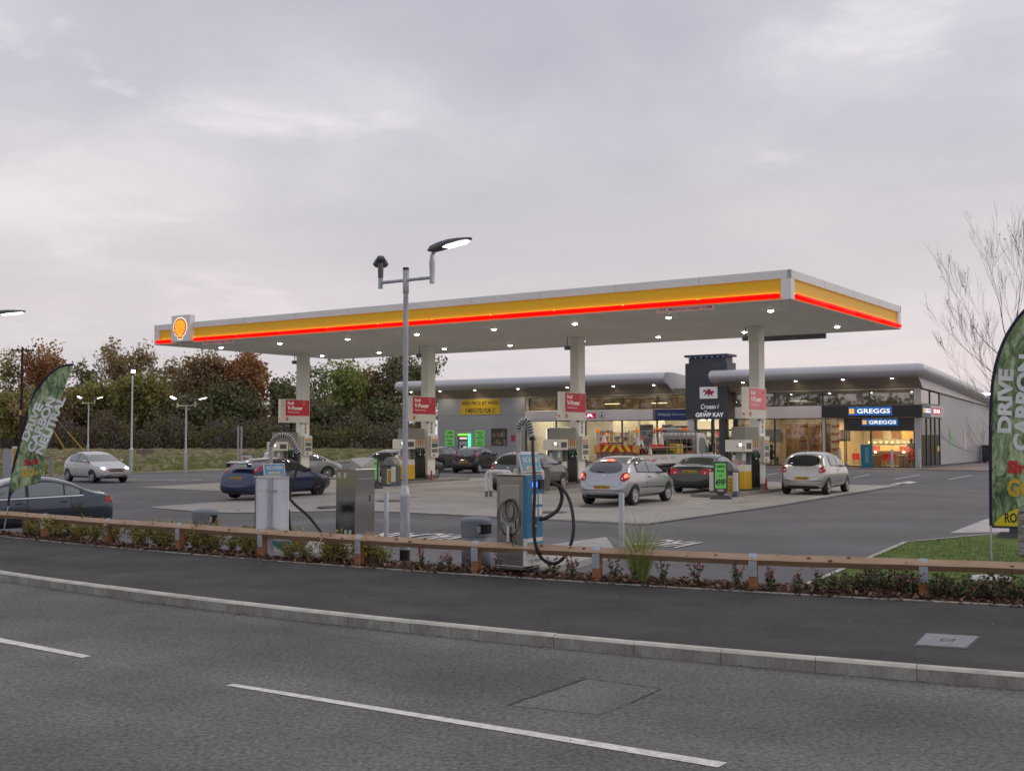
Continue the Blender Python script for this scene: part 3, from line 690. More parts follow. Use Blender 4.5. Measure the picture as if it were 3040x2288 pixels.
def make_pump(cu_, lab):
    b = Wp(cu_, 37.4); z = H(b.x, b.y) + .12
    o = thing('fuel_dispenser', lab, 'fuel pump', (b.x, b.y, z), PHI, 'fuel dispensers on the islands')
    m = MB(); m.box(-.3, .3, 0, 1.35, 0, .06, 0); m.build('plinth', darkg, o)
    m = MB(); m.box(-.28, .28, .02, .62, .06, .93, 0); cab = m.build('lower_cabinet', offw, o, bevel=.01)
    for sx, s2 in ((0, 0),):
        m = MB(); m.box(-.06, .27, .008, .02, .07, .70, 0); m.box(-.09, -.06, .006, .02, .07, .70, 1); m.box(.28, .29, .03, .61, .07, .7, 0); m.build('yellow_panel', [yel, red], cab)
    m = MB(); pecten(m, (-.185, .012, .62), (1, 0, 0), (0, 0, 1), .13, mats=(0, 1, 0), nrm=(0, -1, 0), d=.002); m.build('emblem', [vora, vred], cab)
    m = MB(); m.box(-.12, .14, .12, .5, .93, 1.4, 0); nk = m.build('neck', M('neck_glass', (.32, .32, .30), .25), o)
    m = MB(); m.box(-.24, -.12, .1, .12, 1.08, 1.28, 0); m.box(.15, .27, .1, .12, 1.1, 1.34, 0); m.box(-.2, .02, .085, .1, .95, 1.12, 1); m.build('notices', [paper, lab_p], nk)
    m = MB(); m.box(-.44, .33, -.06, .62, 1.4, 1.83, 0); hd = m.build('display_head', offw, o, bevel=.015)
    m = MB(); m.box(.10, .2, -.068, -.06, 1.6, 1.72, 1); m.box(.12, .18, -.068, -.06, 1.74, 1.78, 2); m.box(.01, .05, -.068, -.06, 1.57, 1.62, 0); m.box(.24, .3, -.068, -.06, 1.5, 1.6, 3)
    m.box(.33, .338, .08, .5, 1.5, 1.72, 0); m.build('screen', [darkg, glow_w, red, lab_y], hd)
    m = MB(); m.box(-.26, .26, .1, 1.34, 1.83, 2.3, 0); m.build('top_panel', pbody, o, bevel=.01)
    m = MB(); m.box(-.27, .27, .64, 1.35, .06, 1.83, 0); tw = m.build('hose_tower', pbody, o, bevel=.01)
    m = MB(); m.box(.27, .285, .66, 1.33, 1.06, 1.42, 0); m.box(.27, .275, .66, 1.33, .1, 1.06, 0); m.build('nozzle_boot', pdark, tw)
    for k in range(4):
        yk = .75 + k * .165
        m = MB(); m.box(.27, .30, yk - .045, yk + .045, 1.5, 1.83, 0 if k in (0, 3) else 1); m.box(.30, .303, yk - .03, yk + .03, 1.46, 1.55, 2); m.build('grade_label', [lab_y, lab_p, paper], tw)
        m = MB(); m.tube([(.31, yk - .04, 1.36), (.34, yk - .01, 1.25), (.33, yk + .03, 1.14)], [.035, .04, .02], 0, 8); m.box(.3, .36, yk - .02, yk + .05, 1.12, 1.17, 1); m.tube([(.33, yk + .03, 1.33), (.36, yk + .04, 1.2)], .012, 1, 6)
        m.build('nozzle', [noz_g if k < 2 else black, paper if k % 2 else black], tw)
        m = MB(); m.tube([(.30, yk, 1.12), (.33, yk, .9), (.32, yk, .3), (.31, yk + .03, .12), (.30, yk + .08, .10), (.29, yk + .09, .5), (.28, yk + .07, 1.05)], .019, 0, 6); m.build('hose', hose_m, tw)
    return o
for i, cu_ in enumerate(CU): make_pump(cu_, pump_lab[i])
# outer loose hoses seen on the nearest two pumps and pay terminals on the pillars
t_lab = ['white pay terminal on the far left pillar', 'white pay terminal on the second pillar beside the parked dark hatchbacks', 'white pay terminal on the third pillar left of the works truck', 'white pay terminal on the pillar beside the restaurant windows']
tsc = M('terminal_screen', (.10, .13, .11), .2)
for i, cu_ in enumerate(CU):
    z0 = 1.1; o = thing('payment_terminal', t_lab[i], 'payment terminal', Wp(cu_ + .2, VC, z0), PHI, 'payment terminals on the pillars')
    m = MB(); m.box(.005, .14, -.2, .34, 0, .98); bd_ = m.build('housing', offw, o, bevel=.015)
    m = MB(); m.box(.14, .145, -.16, .3, .74, .84, 0); m.box(.14, .146, -.16, .3, .68, .71, 1); m.box(.14, .146, -.14, .28, .46, .64, 2); m.box(.14, .146, -.14, .28, .22, .4, 3); m.box(.14, .15, -.05, .05, .06, .14, 1)
    m.build('screen', [M('terminal_orange', (.62, .32, .12), .5), M('terminal_blue', (.03, .05, .1), .5), tsc, M('terminal_keys', (.16, .17, .16), .5)], bd_)
# hooped guards
def hoop(u, v, wd, lab, zt=.88, n2=2, gap=.26):
    b = Wp(u, v); o = thing('hoop_guard', lab, 'guard rail', (b.x, b.y, H(b.x, b.y)), PHI, 'white hoop guards')
    for k in range(n2):
        y = k * gap; r = .16; P = [(0, y, 0.2)]
        P += [(0, y, zt - r)] + [(r - r * cos(a), y, zt - r + r * sin(a)) for a in (pi / 8, pi / 4, 3 * pi / 8, pi / 2)] + [(wd - r + r * sin(a), y, zt - r + r * cos(a)) for a in (0, pi / 8, pi / 4, 3 * pi / 8, pi / 2)] + [(wd, y, .2)]
        m = MB(); m.tube(P, .055, 0, 12); h = m.build('hoop', white, o)
        m = MB(); m.tube([(0, y, 0), (0, y, .2)], .057, 0, 12); m.tube([(wd, y, 0), (wd, y, .2)], .057, 0, 12); m.build('foot_sleeve', midg, h)
    return o
hoop(-22.55, 30.9, .85, 'left pair of white hoop guards, beside the tall vacuum mast')
hoop(-23.5, 34.0, 1.25, 'white hoop guard right of the blue vacuum sign', n2=1)
# windscreen service units
def service_unit(u, v, lab, posts=True, poster=1):
    b = Wp(u, v); o = thing('service_unit', lab, 'service unit', (b.x, b.y, H(b.x, b.y)), PHI, 'windscreen service units')
    m = MB(); m.box(-.34, .34, 0, .5, 0.02, .84); cb = m.build('cabinet', M('unit_grey', (.14, .14, .13), .5, nz=(3, .1)), o, bevel=.02)
    m = MB(); m.box(.02, .36, -.03, 0, .1, .72, 0); m.build('poster_frame', white, cb)
    m = MB(); m.box(.06, .32, -.035, -.03, .14, .68, 0)
    for k, (t_, hh) in enumerate((('PAY', .05), ('HERE', .05), ('OR AT', .05), ('KIOSK', .05))): m.text(t_, (.19, -.038, .6 - k * .12), .2, hh, mi=1)
    m.build('yellow_poster', [M('poster_yellow', (.62, .38, .03), .6), M('poster_brown', (.2, .09, .02), .6)], cb)
    m = MB(); m.box(-.5, .5, -.06, .1, .84, .89); m.build('shelf', darkg, cb)
    m = MB(); pr = [(.32 * cos(a), .84 + .38 * sin(a)) for a in [pi * k / 12 for k in range(13)]]; m.prism(pr, .08, .45, 'y', 0, False); m.build('dome_lid', M('dome_grey', (.21, .22, .22), .3), cb)
    if posts:
        for sx in (-.44, .44):
            m = MB(); m.box(sx - .075, sx + .075, -.16, -.04, .2, .84, 0); p = m.build('guard_post', white, o, bevel=.01)
            m = MB(); m.box(sx - .078, sx + .078, -.163, -.037, 0, .2, 0); m.build('post_foot', M('foot_bluegrey', (.13, .16, .2), .5), p)
    return o
service_unit(uOn(2150, 35.7), 35.7, 'grey service unit with white posts and yellow poster on the right hand island')
service_unit(uOn(1150, 35.2), 35.2, 'grey service unit with domed lid and yellow poster behind the tall air unit')
service_unit(uOn(1590, 35.2), 35.2, 'service unit with yellow poster tucked behind the hoop guard and blue sign', posts=False)
service_unit(CU[0], 35.6, 'service unit on the far left island, mostly behind the blue hatchback', posts=False)
# red stoppers lying at the far ends of the islands
for i, lab in ((3, 'small red hose stop at the foot of the right hand pump'), (1, 'small red hose stop behind the second pump')):
    b = Wp(CU[i] + .45, 39.0); m = MB(); m.lathe([(.09, 0), (.09, .03), (.045, .05), (.035, .4), (.001, .42)], n=12)
    tag(m.build('hose_stop', M('stop_red', (.5, .01, .02), .4), loc=(b.x, b.y, H(b.x, b.y) + .12)), lab, 'marker')
# forecourt price boards on rubber feet
grn = M('fluor_green', (0.22, 0.72, 0.17), .6, em=((.2, .7, .15), .05)); ink = M('ink', (.02, .03, .02), .7)
def price_board(loc, rot, lines, lab, panel=grn, tcol=ink, hh=1.25, wd=.46, badge=True):
    o = thing('pavement_sign', lab, 'pavement sign', loc, rot)
    m = MB(); m.add([(-.38, -.3, 0), (.38, -.3, 0), (.38, .3, 0), (-.38, .3, 0), (-.28, -.16, .12), (.28, -.16, .12), (.28, .16, .12), (-.28, .16, .12)], [(0, 3, 2, 1), (4, 5, 6, 7), (0, 1, 5, 4), (1, 2, 6, 5), (2, 3, 7, 6), (3, 0, 4, 7)]); m.build('rubber_base', M('base_rubber', (.05, .052, .055), .7), o, bevel=.03)
    m = MB(); m.box(-wd / 2, wd / 2, -.03, .03, .2, hh); m.box(-.12, .12, -.02, .02, .1, .2); fr = m.build('frame', darkg, o, bevel=.02)
    z0 = .36 if badge else .25
    m = MB(); m.box(-wd / 2 + .05, wd / 2 - .05, -.036, -.03, z0, hh - .06); pn = m.build('poster', panel, o)
    m = MB()
    for (t_, zc, w_, h_) in lines: m.text(t_, (0, -.04, zc), w_, h_, bold=.025)
    m.build('lettering', tcol, pn)
    if badge: 
        m = MB(); m.box(-.1, .1, -.036, -.03, .25, .33); m.build('badge', M('badge_pink', (.6, .4, .38), .6), fr)
    return o
p = g(2140, 1481); price_board(p, radians(-14), [('COMPOST', 1.08, .32, .09), ('FROM', .93, .22, .07), ('VEG', .78, .14, .05), ('499P', .55, .33, .24)], 'upright board with green handwritten 499P poster at the right hand island')
p = g(1108, 1450); price_board(p, radians(-22), [('PARKING', 1.02, .34, .09), ('9', .6, .12, .22)], 'upright board with bright green poster behind the tall air unit')
p = g(733, 1410); price_board(p, radians(-10), [('Bread', .98, .46, .16)], 'white board with red bread lettering in a dark frame behind the blue car', panel=white, tcol=vred, wd=.74, hh=1.2, badge=False)
p = g(3015, 1597, 0); yb_ = price_board(p, radians(-20), [('ROLL', .42, .4, .2)], 'yellow board with black lettering and rounded rubber base behind the right flag', panel=M('fluor_yellow', (.75, .62, .02), .6), wd=.9, hh=.75, badge=False)
# ------------------------------------------------------------------ vacuum machines
blue = M('vac_blue', (0.05, 0.20, 0.36), .4, nz=(2, .05)); blue_l = M('vac_sign_blue', (0.13, 0.32, 0.48), .4); teal = M('vac_teal', (.05, .3, .36), .4)
led = M('led_blue', (.1, .2, .9), .4, em=((.12, .3, 1.0), 3.0))
def coil(m, pts, rad, wr, pitch, mi=0):
    Q = []; L = 0; pts = [Vector(p) for p in pts]; pr = None
    for i in range(len(pts) - 1):
        a, b = pts[i], pts[i + 1]; d = (b - a); ln = d.length; d.normalize()
        pr = d.cross(Vector((0, 1, .1))).normalized() if pr is None else (pr - d * pr.dot(d)).normalized(); q = d.cross(pr)
        k = max(2, int(ln / pitch * 8))
        for j in range(k):
            t = j / k; an = 2 * pi * (L + ln * t) / pitch; Q.append(a.lerp(b, t) + (pr * cos(an) + q * sin(an)) * rad)
        L += ln
    m.tube(Q, wr, mi, 5)
def ribbed(m, pts, r0, r1, mi=0):
    """corrugated elbow: rings along a path"""
    P = []; R = []
    for a, b in zip(pts[:-1], pts[1:]):
        a, b = Vector(a), Vector(b); k = max(2, int((b - a).length / .018))
        for i in range(k): P.append(a.lerp(b, i / k))
    P.append(Vector(pts[-1])); R = [r1 if (i % 2) else r0 for i in range(len(P))]
    m.tube(P, R, mi, 10, True)
def arc(c, r, a0, a1, n, ux, uz=(0, 0, 1), rz=None):
    c, ux, uz = Vector(c), Vector(ux), Vector(uz); rz = rz or r
    return [c + ux * (r * cos(a0 + (a1 - a0) * i / n)) + uz * (rz * sin(a0 + (a1 - a0) * i / n)) for i in range(n + 1)]
def spline(P, n=6):
    P = [Vector(p) for p in P]; Q = []
    for i in range(len(P) - 1):
        p0, p1, p2, p3 = P[max(i - 1, 0)], P[i], P[i + 1], P[min(i + 2, len(P) - 1)]
        for k in range(n):
            t = k / n; Q.append(0.5 * ((2 * p1) + (-p0 + p2) * t + (2 * p0 - 5 * p1 + 4 * p2 - p3) * t * t + (-p0 + 3 * p1 - 3 * p2 + p3) * t ** 3))
    return Q + [P[-1]]
def vac_unit(loc, rot, lab, arch, hose, extra=True, ss=1.0):
    """box .55 wide, .44 deep; front (controls) faces +x in its own frame"""
    o = thing('vacuum_machine', lab, 'vacuum machine', loc, rot, 'coin vacuum machines')
    m = MB(); m.box(-.40, .09, -.22, .22, .06, 1.42); m.box(-.42, .12, -.24, .24, 1.42, 1.445); m.box(-.41, .1, -.23, .23, 0, .06); cab = m.build('cabinet', steel, o, bevel=.008)
    m = MB(); m.box(-.33, .03, -.226, -.221, .55, 1.28); m.box(-.34, .04, -.229, -.227, 1.27, 1.285, 1); m.build('access_door', [steelb, galv], cab)
    m = MB(); m.box(.09, .16, -.22, .22, .48, 1.42); m.box(.09, .157, -.22, .22, .06, .48, 1); fr = m.build('front_panel', [blue, white], o, bevel=.006)
    m = MB(); P = [(.162, .22 * cos(a) + .02, .42 + .2 * sin(a)) for a in [pi + pi * k / 14 for k in range(15)]]; m.quad(P, 0); m.text('CAR WASH', (.163, .0, .14), .34, .05, (0, 1, 0), mi=1); m.build('lower_graphic', [teal, blue], fr)
    m = MB(); X = .162; m.box(.16, X, -.19, -.13, 1.30, 1.36, 0)
    for k in range(3): m.box(.16, X, -.19, -.14, 1.18 - k * .08, 1.22 - k * .08, 0)
    m.build('button_row', teal, fr)
    for a, b in ((-.08, .07), (.1, .2)):
        for c_, d in ((.86, 1.0), (1.04, 1.2)): m = MB(); m.box(.16, X + .003, a, b, c_ - .06, d - .06, 1); m.build('notice', [teal, paper], fr)
    m = MB(); m.box(.16, .17, -.03, .03, .52, .78, 2); m.tube([(.17, 0, .66), (.185, 0, .66)], .012, 1, 8); m.build('lock_plate', [teal, paper, black], fr)
    m = MB(); m.box(.16, .19, .10, .22, 1.22, 1.36, 0); m.build('coin_slot', black, fr)
    m = MB(); m.box(.163, .17, -.10, .06, 1.24, 1.33, 0); dsp = m.build('display', [M('led_back', (.02, .04, .2), .3, em=((.05, .15, .8), .8))], fr)
    m = MB(); m.text('0000', (.172, -.02, 1.285), .13, .06, (0, 1, 0)); m.build('digits', led, dsp)
    # tilted sign
    T_ = Matrix.Translation((.10, 0, 1.47)) @ Matrix.Rotation(radians(-16), 4, 'Y') @ Matrix.Diagonal((1, ss, ss, 1))
    m = MB(T_); m.box(-.01, .02, -.27, .27, 0, .30, 0); sg = m.build('sign', white, o, bevel=.004)
    m = MB(T_); m.box(.02, .024, -.25, .25, .02, .28, 0); m.box(.024, .026, -.15, .13, .04, .09, 1); m.text('VAC & FRESH', (.027, 0, .19), .42, .09, (0, 1, 0), mi=2, bold=.03); m.text('24 HOURS', (.028, 0, .065), .2, .03, (0, 1, 0), mi=3)
    m.build('sign_face', [blue_l, M('sign_cream', (.7, .62, .45), .6), paper, vred], sg)
    m = MB(); m.tube([(-.14, 0, 1.44), (-.14, 0, arch[0])], .038, 0, 14); m.build('mast', steelb, o)
    m = MB(); m.tube(arch[1], .036, 0, 10); coil(m, arch[1], .048, .013, .045, 1); el = m.build('spring_elbow', [hose_m, M('elbow_grey', (.52, .51, .48), .35, .3)], o)
    m = MB(); m.tube(spline(hose, 7), .026, 0, 10); m.build('hose', hose_m, o)
    if extra:
        m = MB()
        for k, (ra, rb, cx, cz) in enumerate(((.20, .27, -.16, .78), (.09, .17, -.13, .90), (.08, .15, -.11, .92), (.10, .16, -.14, .88))):
            m.tube(arc((cx, -.245 - .012 * k, cz), ra, 0, 2 * pi, 22, (1, 0, 0), rz=rb), .006, 0, 6)
        m.tube(spline([(-.3, -.25, .72), (-.22, -.27, .55), (-.1, -.26, .5), (-.06, -.26, .35)]), .006, 0, 6); m.build('cable', black, o)
        m = MB(); m.box(-.17, -.135, -.28, -.25, .42, .66); m.build('lance', white, o, bevel=.006); m = MB(); m.box(-.05, -.03, -.232, -.226, .62, .74); m.build('lock', black, cab)
    return o
plinm = M('plinth_concrete', (0.40, .38, .36), .8, nz=(3, .12), bump=(30, .2, .005))
def plinth(pts, lab, z1=.1):
    P = [g(x, y, 0) for x, y in pts]; m = MB(); z = min(H(p.x, p.y) for p in P); m.prism([(p.x, p.y) for p in P], z - .1, max(H(p.x, p.y) for p in P) + z1)
    tag(m.build('service_plinth', plinm, bevel=.015), kind='structure')
plinth([(1473, 1655), (1473, 1700), (1600, 1703), (1700, 1690), (1830, 1652), (1800, 1608), (1700, 1622)], '')
plinth([(775, 1650), (800, 1658), (900, 1660), (1010, 1648), (1165, 1619), (1010, 1606), (853, 1622)], '')
b2 = g(1571, 1690, 0)
b2 = Vector((b2.x - .02, 17.0, .1)); b2.x = (1562 - 1520) / 3280 * 17.0
arch2 = (2.10, arc((-.02, 0, 2.10), .12, pi, pi * .30, 10, (1, 0, 0), rz=.16) + [Vector((.12, -.03, 2.03)), Vector((.16, -.06, 1.97))])
hose2 = [(.16, -.06, 1.97), (.22, -.14, 1.72), (.29, -.2, 1.3), (.30, -.24, .8), (.32, -.24, .45), (.39, -.16, .2), (.54, -.02, .12), (.68, .10, .28), (.74, .18, .62), (.64, .26, 1.0), (.48, .28, 1.22), (.32, .24, 1.30)]
vac_unit(b2, PHI, 'blue and stainless vacuum machine with a tall mast and looped black hose', arch2, hose2)
# short return hose of the same machine
vm = [o for o in bpy.data.objects if o.name == 'vacuum_machine'][0]
m = MB(); m.tube(spline([(.40, .3, 1.26), (.46, .3, 1.1), (.42, .24, .9), (.3, .1, .78), (.2, .06, .76)], 6), .03, 0, 10); m.build('hose', hose_m, vm)
b1 = at(812, 20.3); b1.z -= .05
arch1 = (1.98, arc((.10, 0, 1.96), .24, pi, pi * .32, 14, (1, 0, 0), rz=.24) + [Vector((.33, -.04, 2.02)), Vector((.44, -.08, 1.87))])
hose1 = [(.44, -.08, 1.87), (.44, -.12, 1.7), (.38, -.16, 1.4), (.32, -.2, 1.1), (.42, -.2, .95), (.7, -.2, .72), (1.0, -.2, .35), (1.06, -.15, .12), (.8, -.1, .06), (.5, -.2, .1), (.36, -.25, .5), (.3, -.2, .85)]
RD = Matrix.Translation((-.14, 0, 0)) @ Matrix.Rotation(radians(50), 4, 'Z') @ Matrix.Translation((.14, 0, 0))
arch1 = (arch1[0], [RD @ Vector(p) for p in arch1[1]]); hose1 = [RD @ Vector(p) for p in hose1]
vac_unit(b1, PHI + radians(24 - 50), 'stainless vacuum machine half hidden behind a white board, black hose arching over', arch1, hose1, extra=False, ss=.74)
# white board on a post, seen from the back
bo = at(812, 19.4); nb = thing('notice_board', 'white board seen from behind with clamps, next to the left vacuum machine', 'notice board', bo, radians(-3))
wb = M('board_back', (.78, .80, .86), .45, nz=(3, .06))
m = MB(); m.box(-.285, .285, -.012, .012, .42, 1.43); bd_ = m.build('panel', wb, nb, bevel=.004)
m = MB(); m.box(-.285, -.265, -.03, -.012, .42, 1.43); m.box(.265, .285, -.03, -.012, .42, 1.43); m.box(-.285, .285, -.03, -.0121, 1.40, 1.43); m.build('frame', white, bd_)
m = MB(); m.box(-.075, .0, -.05, -.013, 0, 1.41); m.build('post', galvd, nb)
for z in (1.18, .52):
    m = MB(); m.box(-.10, .07, -.065, -.05, z - .015, z + .015); m.tube([(.05, -.07, z), (.09, -.07, z)], .008, 0, 6)
    for x in (-.2, .2): m.tube([(x, -.014, z), (x, -.02, z)], .01, 0, 6)
    m.build('clamp', steelb, nb)
m = MB(); m.box(-.20, .285, .02, .045, .08, .36, 0); m.quad([(x, .019, z) for x, z in [(.16 + .16 * cos(a), .30 + .15 * sin(a)) for a in [pi + pi * k / 12 for k in range(13)]]], 1); m.build('lower_panel', [white, teal], nb)
# air and water unit
au = thing('air_unit', 'tall mirror finish stainless air and water cabinet with slanted top', 'air unit', at(1060, 22.4) + Vector((0, 0, .08)), PHI)
m = MB(); m.box(-.30, .22, -.28, .30, .0, 1.36); m.box(-.32, .24, -.30, .32, 1.36, 1.375); ab = m.build('cabinet', M('stainless_mirror', (.50, .48, .45), .09, 1.0, bump=(1.1, .12, .02), stretch=(1, 1, 2.0)), au, bevel=.006)
m = MB(); m.box(.221, .224, -.2, .24, 1.18, 1.19); m.box(.221, .226, .14, .17, .72, .84, 1); m.build('seam', [galv, black], ab)
for x, z in ((-.24, 1.2), (-.08, 1.2), (-.06, .06), (.06, .06)):
    m = MB(); m.box(x - .005, x + .068, -.2815, -.2805, z - .005, z + .105, 1)
    for k in range(3):
        for j in range(2): m.box(x + j * .035, x + j * .035 + .028, -.284, -.2815, z + k * .036, z + k * .036 + .028)
    m.build('vent', [paper, midg], ab)
m = MB(); m.add([(-.1, -.1, 1.376), (.22, -.1, 1.376), (.22, .28, 1.376), (-.1, .28, 1.376), (-.1, -.1, 1.58), (.22, -.1, 1.42), (.22, .28, 1.60), (-.1, .28, 1.60)], [(0, 3, 2, 1), (4, 5, 6, 7), (0, 1, 5, 4), (1, 2, 6, 5), (2, 3, 7, 6), (3, 0, 4, 7)]); m.build('slanted_hood', steelb, au)
m = MB(); m.box(-.22, -.13, .1, .2, 1.376, 1.5); m.build('beacon', M('beacon_red', (.25, .03, .03), .4), au, bevel=.015)
# steel bollards
def bollard(px, d, hgt, lab, r=.045):
    p = at(px, d); m = MB(); m.lathe([(r, 0), (r, hgt - .01), (r - .01, hgt), (.001, hgt)], n=14); m.lathe([(r + .03, 0), (r + .03, .01), (r, .012)], n=14)
    tag(m.build('bollard', galvd, loc=p), lab, 'bollard', 'steel bollards')
bollard(1148, 21.8, 1.02, 'slim steel post between the tall air unit and the lamp post')
bollard(1844, 20.6, 1.06, 'slim steel post rising behind the tall grass clump', .052)
# litter bins
def litter_bin(loc, rot, lab, s=1.0):
    o = thing('litter_bin', lab, 'litter bin', loc, rot, 'grey litter bins'); binm = M('bin_grey', (.17, .195, .225), .5, nz=(40, .12), bump=(80, .2, .003))
    m = MB(); m.lathe([(.20 * s, 0), (.235 * s, .02), (.24 * s, .52), (.215 * s, .525)], sx=1, sy=.86, n=28); m.build('liner_body', binm, o)
    a0, a1 = radians(-95), radians(5)          # hood with an open mouth
    m = MB(); n = 28
    for i in range(n):
        b0 = 2 * pi * i / n; b1 = 2 * pi * (i + 1) / n; mid = (b0 + b1) / 2; mm = (mid + pi) % (2 * pi) - pi
        Q = lambda a, z, r=.25: (r * s * cos(a), r * s * .86 * sin(a), z)
        if a0 < mm < a1: segs = ((.52, .56), (.71, .76))
        else: segs = ((.52, .76),)
        for z0, z1 in segs: m.add([Q(b0, z0), Q(b1, z0), Q(b1, z1), Q(b0, z1)], [(0, 1, 2, 3)], 0, True)
    m.lathe([(.25 * s, .76), (.245 * s, .785), (.2 * s, .81), (.1 * s, .825), (.001, .83)], sx=1, sy=.86, n=28); m.build('hood', binm, o)
    m = MB(); m.lathe([(.215 * s, .5), (.235 * s, .54), (.235 * s, .74), (.001, .745)], sx=1, sy=.86, n=28); m.build('inner_dark', M('bin_inner', (.004, .004, .005), .9), o)
    a = radians(-88); m = MB(); m.box(-.03, .03, -.005, .005, .58, .69); q = m.build('ash_plate', steelb, o, loc=(.256 * cos(a), .22 * sin(a), 0), rot=a + pi / 2)
    m = MB(); m.lathe([(.15, 0), (.15, .02)], n=16); m.build('foot', darkg, o)
    return o
litter_bin(at(1414, 17.9), radians(10), 'round grey litter bin beside the blue vacuum machine')
litter_bin(at(613, 21.6), radians(40), 'round grey litter bin left of the white board')
# ------------------------------------------------------------------ street lamps
lit = M('lamp_panel', (1, 1, .95), .4, em=((1.0, 0.93, 0.74), 7)); litw = M('lamp_panel_cool', (1, 1, 1), .4, em=((0.93, 0.96, 1.0), 22)); lampg = M('lamp_housing', (.10, .105, .12), .45)
def lamp_head(o, base_, dirv, L=.78, lt=lit, up=.20, tilt=5, name='lamp_head'):
    """stem rising from base, slim paddle head pointing along dirv with a lit panel underneath"""
    a = math.atan2(dirv[1], dirv[0]); m = MB(); b = Vector(base_)
    T_ = Matrix.Translation(b) @ Matrix.Rotation(a, 4, 'Z')
    m = MB(T_); m.tube([(0, 0, 0), (0, 0, up * .55), (.0, 0, up)], [.045, .05, .032], 0, 12); m.tube([(0, 0, up), (.06, 0, up + .07), (.16, 0, up + .10)], .03, 0, 8); st = m.build('stem', galvd if lt is lit else lampg, o)
    T2 = T_ @ Matrix.Translation((-.06, 0, up + .06)) @ Matrix.Rotation(radians(-tilt), 4, 'Y')
    prof = [(0, .06, -.0, .05), (.06, .085, -.02, .09), (.22, .095, -.015, .12), (.30, .11, .0, .125), (.45 * L / .78, .135, .03, .13), (.65 * L / .78, .13, .045, .12), (.80 * L / .78, .09, .06, .105), (.86 * L / .78, .035, .07, .09)]
    m = MB(T2); R = []
    for x, hw, zb, zt in prof: R.append([(x, -hw, zb + .01), (x, -hw * .7, zt - .012), (x, 0, zt), (x, hw * .7, zt - .012), (x, hw, zb + .01), (x, hw * .7, zb), (x, -hw * .7, zb)])
    vs_ = [p for r in R for p in r]; fs = [(i * 7 + j, i * 7 + (j + 1) % 7, (i + 1) * 7 + (j + 1) % 7, (i + 1) * 7 + j) for i in range(len(R) - 1) for j in range(7)]
    fs += [tuple(range(6, -1, -1)), tuple(range((len(R) - 1) * 7, len(R) * 7))]; m.add(vs_, fs, 0, True); hd = m.build(name, lampg, o)
    m = MB(T2); x0, x1 = .34, .80 * L / .78
    P = [(x0, -.09, .008), (.45 * L / .78, -.115, .018), (x1 - .12, -.11, .03), (x1, -.05, .045), (x1, .05, .045), (x1 - .12, .11, .03), (.45 * L / .78, .115, .018), (x0, .09, .008)]
    m.quad(P); m.build('lit_panel', lt, hd)
    return hd
lp = thing('lamp_post', 'galvanised lamp post in the middle of the forecourt front with two heads', 'lamp post', (-1.80, 18.65, 0), 0)
m = MB(); m.tube([(0, 0, .22), (0, 0, 1.1)], .085, 0, 20); m.lathe([(.088, .215), (.088, .0)], n=20, mi=1); m.lathe([(.09, 1.1), (.09, 1.13), (.052, 1.30), (.048, 1.30)], n=20, mi=2)
m.build('pole_base', [galvd, black, galv], lp)
m = MB(); m.tube([(0, 0, 1.3), (0, 0, 4.0), (0, 0, 4.55)], [.046, .044, .043], 0, 18); m.lathe([(.044, 4.53), (.052, 4.54), (.052, 4.93), (.05, 4.93)], n=18); m.lathe([(.053, 4.93), (.053, 4.975), (.001, 4.98)], n=18, mi=1); m.build('pole', [galvd, black], lp)
m = MB(); a = U * .57; m.tube([-a + Vector((0, 0, 4.76)), a + Vector((0, 0, 4.76))], .028, 0, 12)
for s_ in (-1, 1): m.tube([a * s_ + Vector((0, 0, 4.66)), a * s_ + Vector((0, 0, 4.86))], .042, 0, 14)
m.build('cross_arm', galvd, lp)
lamp_head(lp, a + Vector((0, 0, 4.86)), U, up=.28, tilt=4, L=.80)
lamp_head(lp, -a + Vector((0, 0, 4.84)), Vector((-.12, 1, 0)), lt=lampg, up=.26, tilt=-10, L=.60)
def double_lamp(px, d, lab, ztop, sc_=1.0):
    p = at(px, d); o = thing('lamp_post', lab, 'lamp post', p, 0, 'lamp posts round the yard')
    m = MB(); m.tube([(0, 0, 0), (0, 0, 1.2)], .10, 0, 12); m.tube([(0, 0, 1.2), (0, 0, 1.35), (0, 0, ztop)], [.1, .06, .05], 0, 12); m.build('pole', galv, o)
    m = MB(); a = Vector((.86, -.5, 0)) * .75; m.tube([-a + Vector((0, 0, ztop - .05)), a + Vector((0, 0, ztop - .05))], .035, 0, 8)
    for s_ in (-1, 1): m.tube([a * s_ + Vector((0, 0, ztop - .15)), a * s_ + Vector((0, 0, ztop + .1))], .05, 0, 8)
    m.build('cross_arm', M('lamp_brass', (.42, .36, .20), .5), o)
    lamp_head(o, a + Vector((0, 0, ztop + .08)), Vector((.95, -.3, 0)), lt=lit, up=.12, tilt=8, L=.85)
    lamp_head(o, -a + Vector((0, 0, ztop + .08)), Vector((-.35, -1, 0)), lt=litw, up=.12, tilt=16, L=.75)
double_lamp(263, 95, 'double headed lamp post behind the white hatchback', 4.9)
double_lamp(553, 67.3, 'double headed lamp post between the white hatchback and the blue car', 4.1)
p = at(392, 69); o = thing('lamp_post', 'tall single headed lamp post right of the white hatchback', 'lamp post', p, 0, 'lamp posts round the yard')
m = MB(); m.tube([(0, 0, 0), (0, 0, 1.35)], .11, 0, 12); m.tube([(0, 0, 1.35), (0, 0, 1.5), (0, 0, 5.95)], [.11, .06, .05], 0, 12); m.build('pole', galv, o)
lamp_head(o, (0, 0, 5.9), Vector((.45, -1, 0)), lt=litw, up=.06, tilt=18, L=.7)
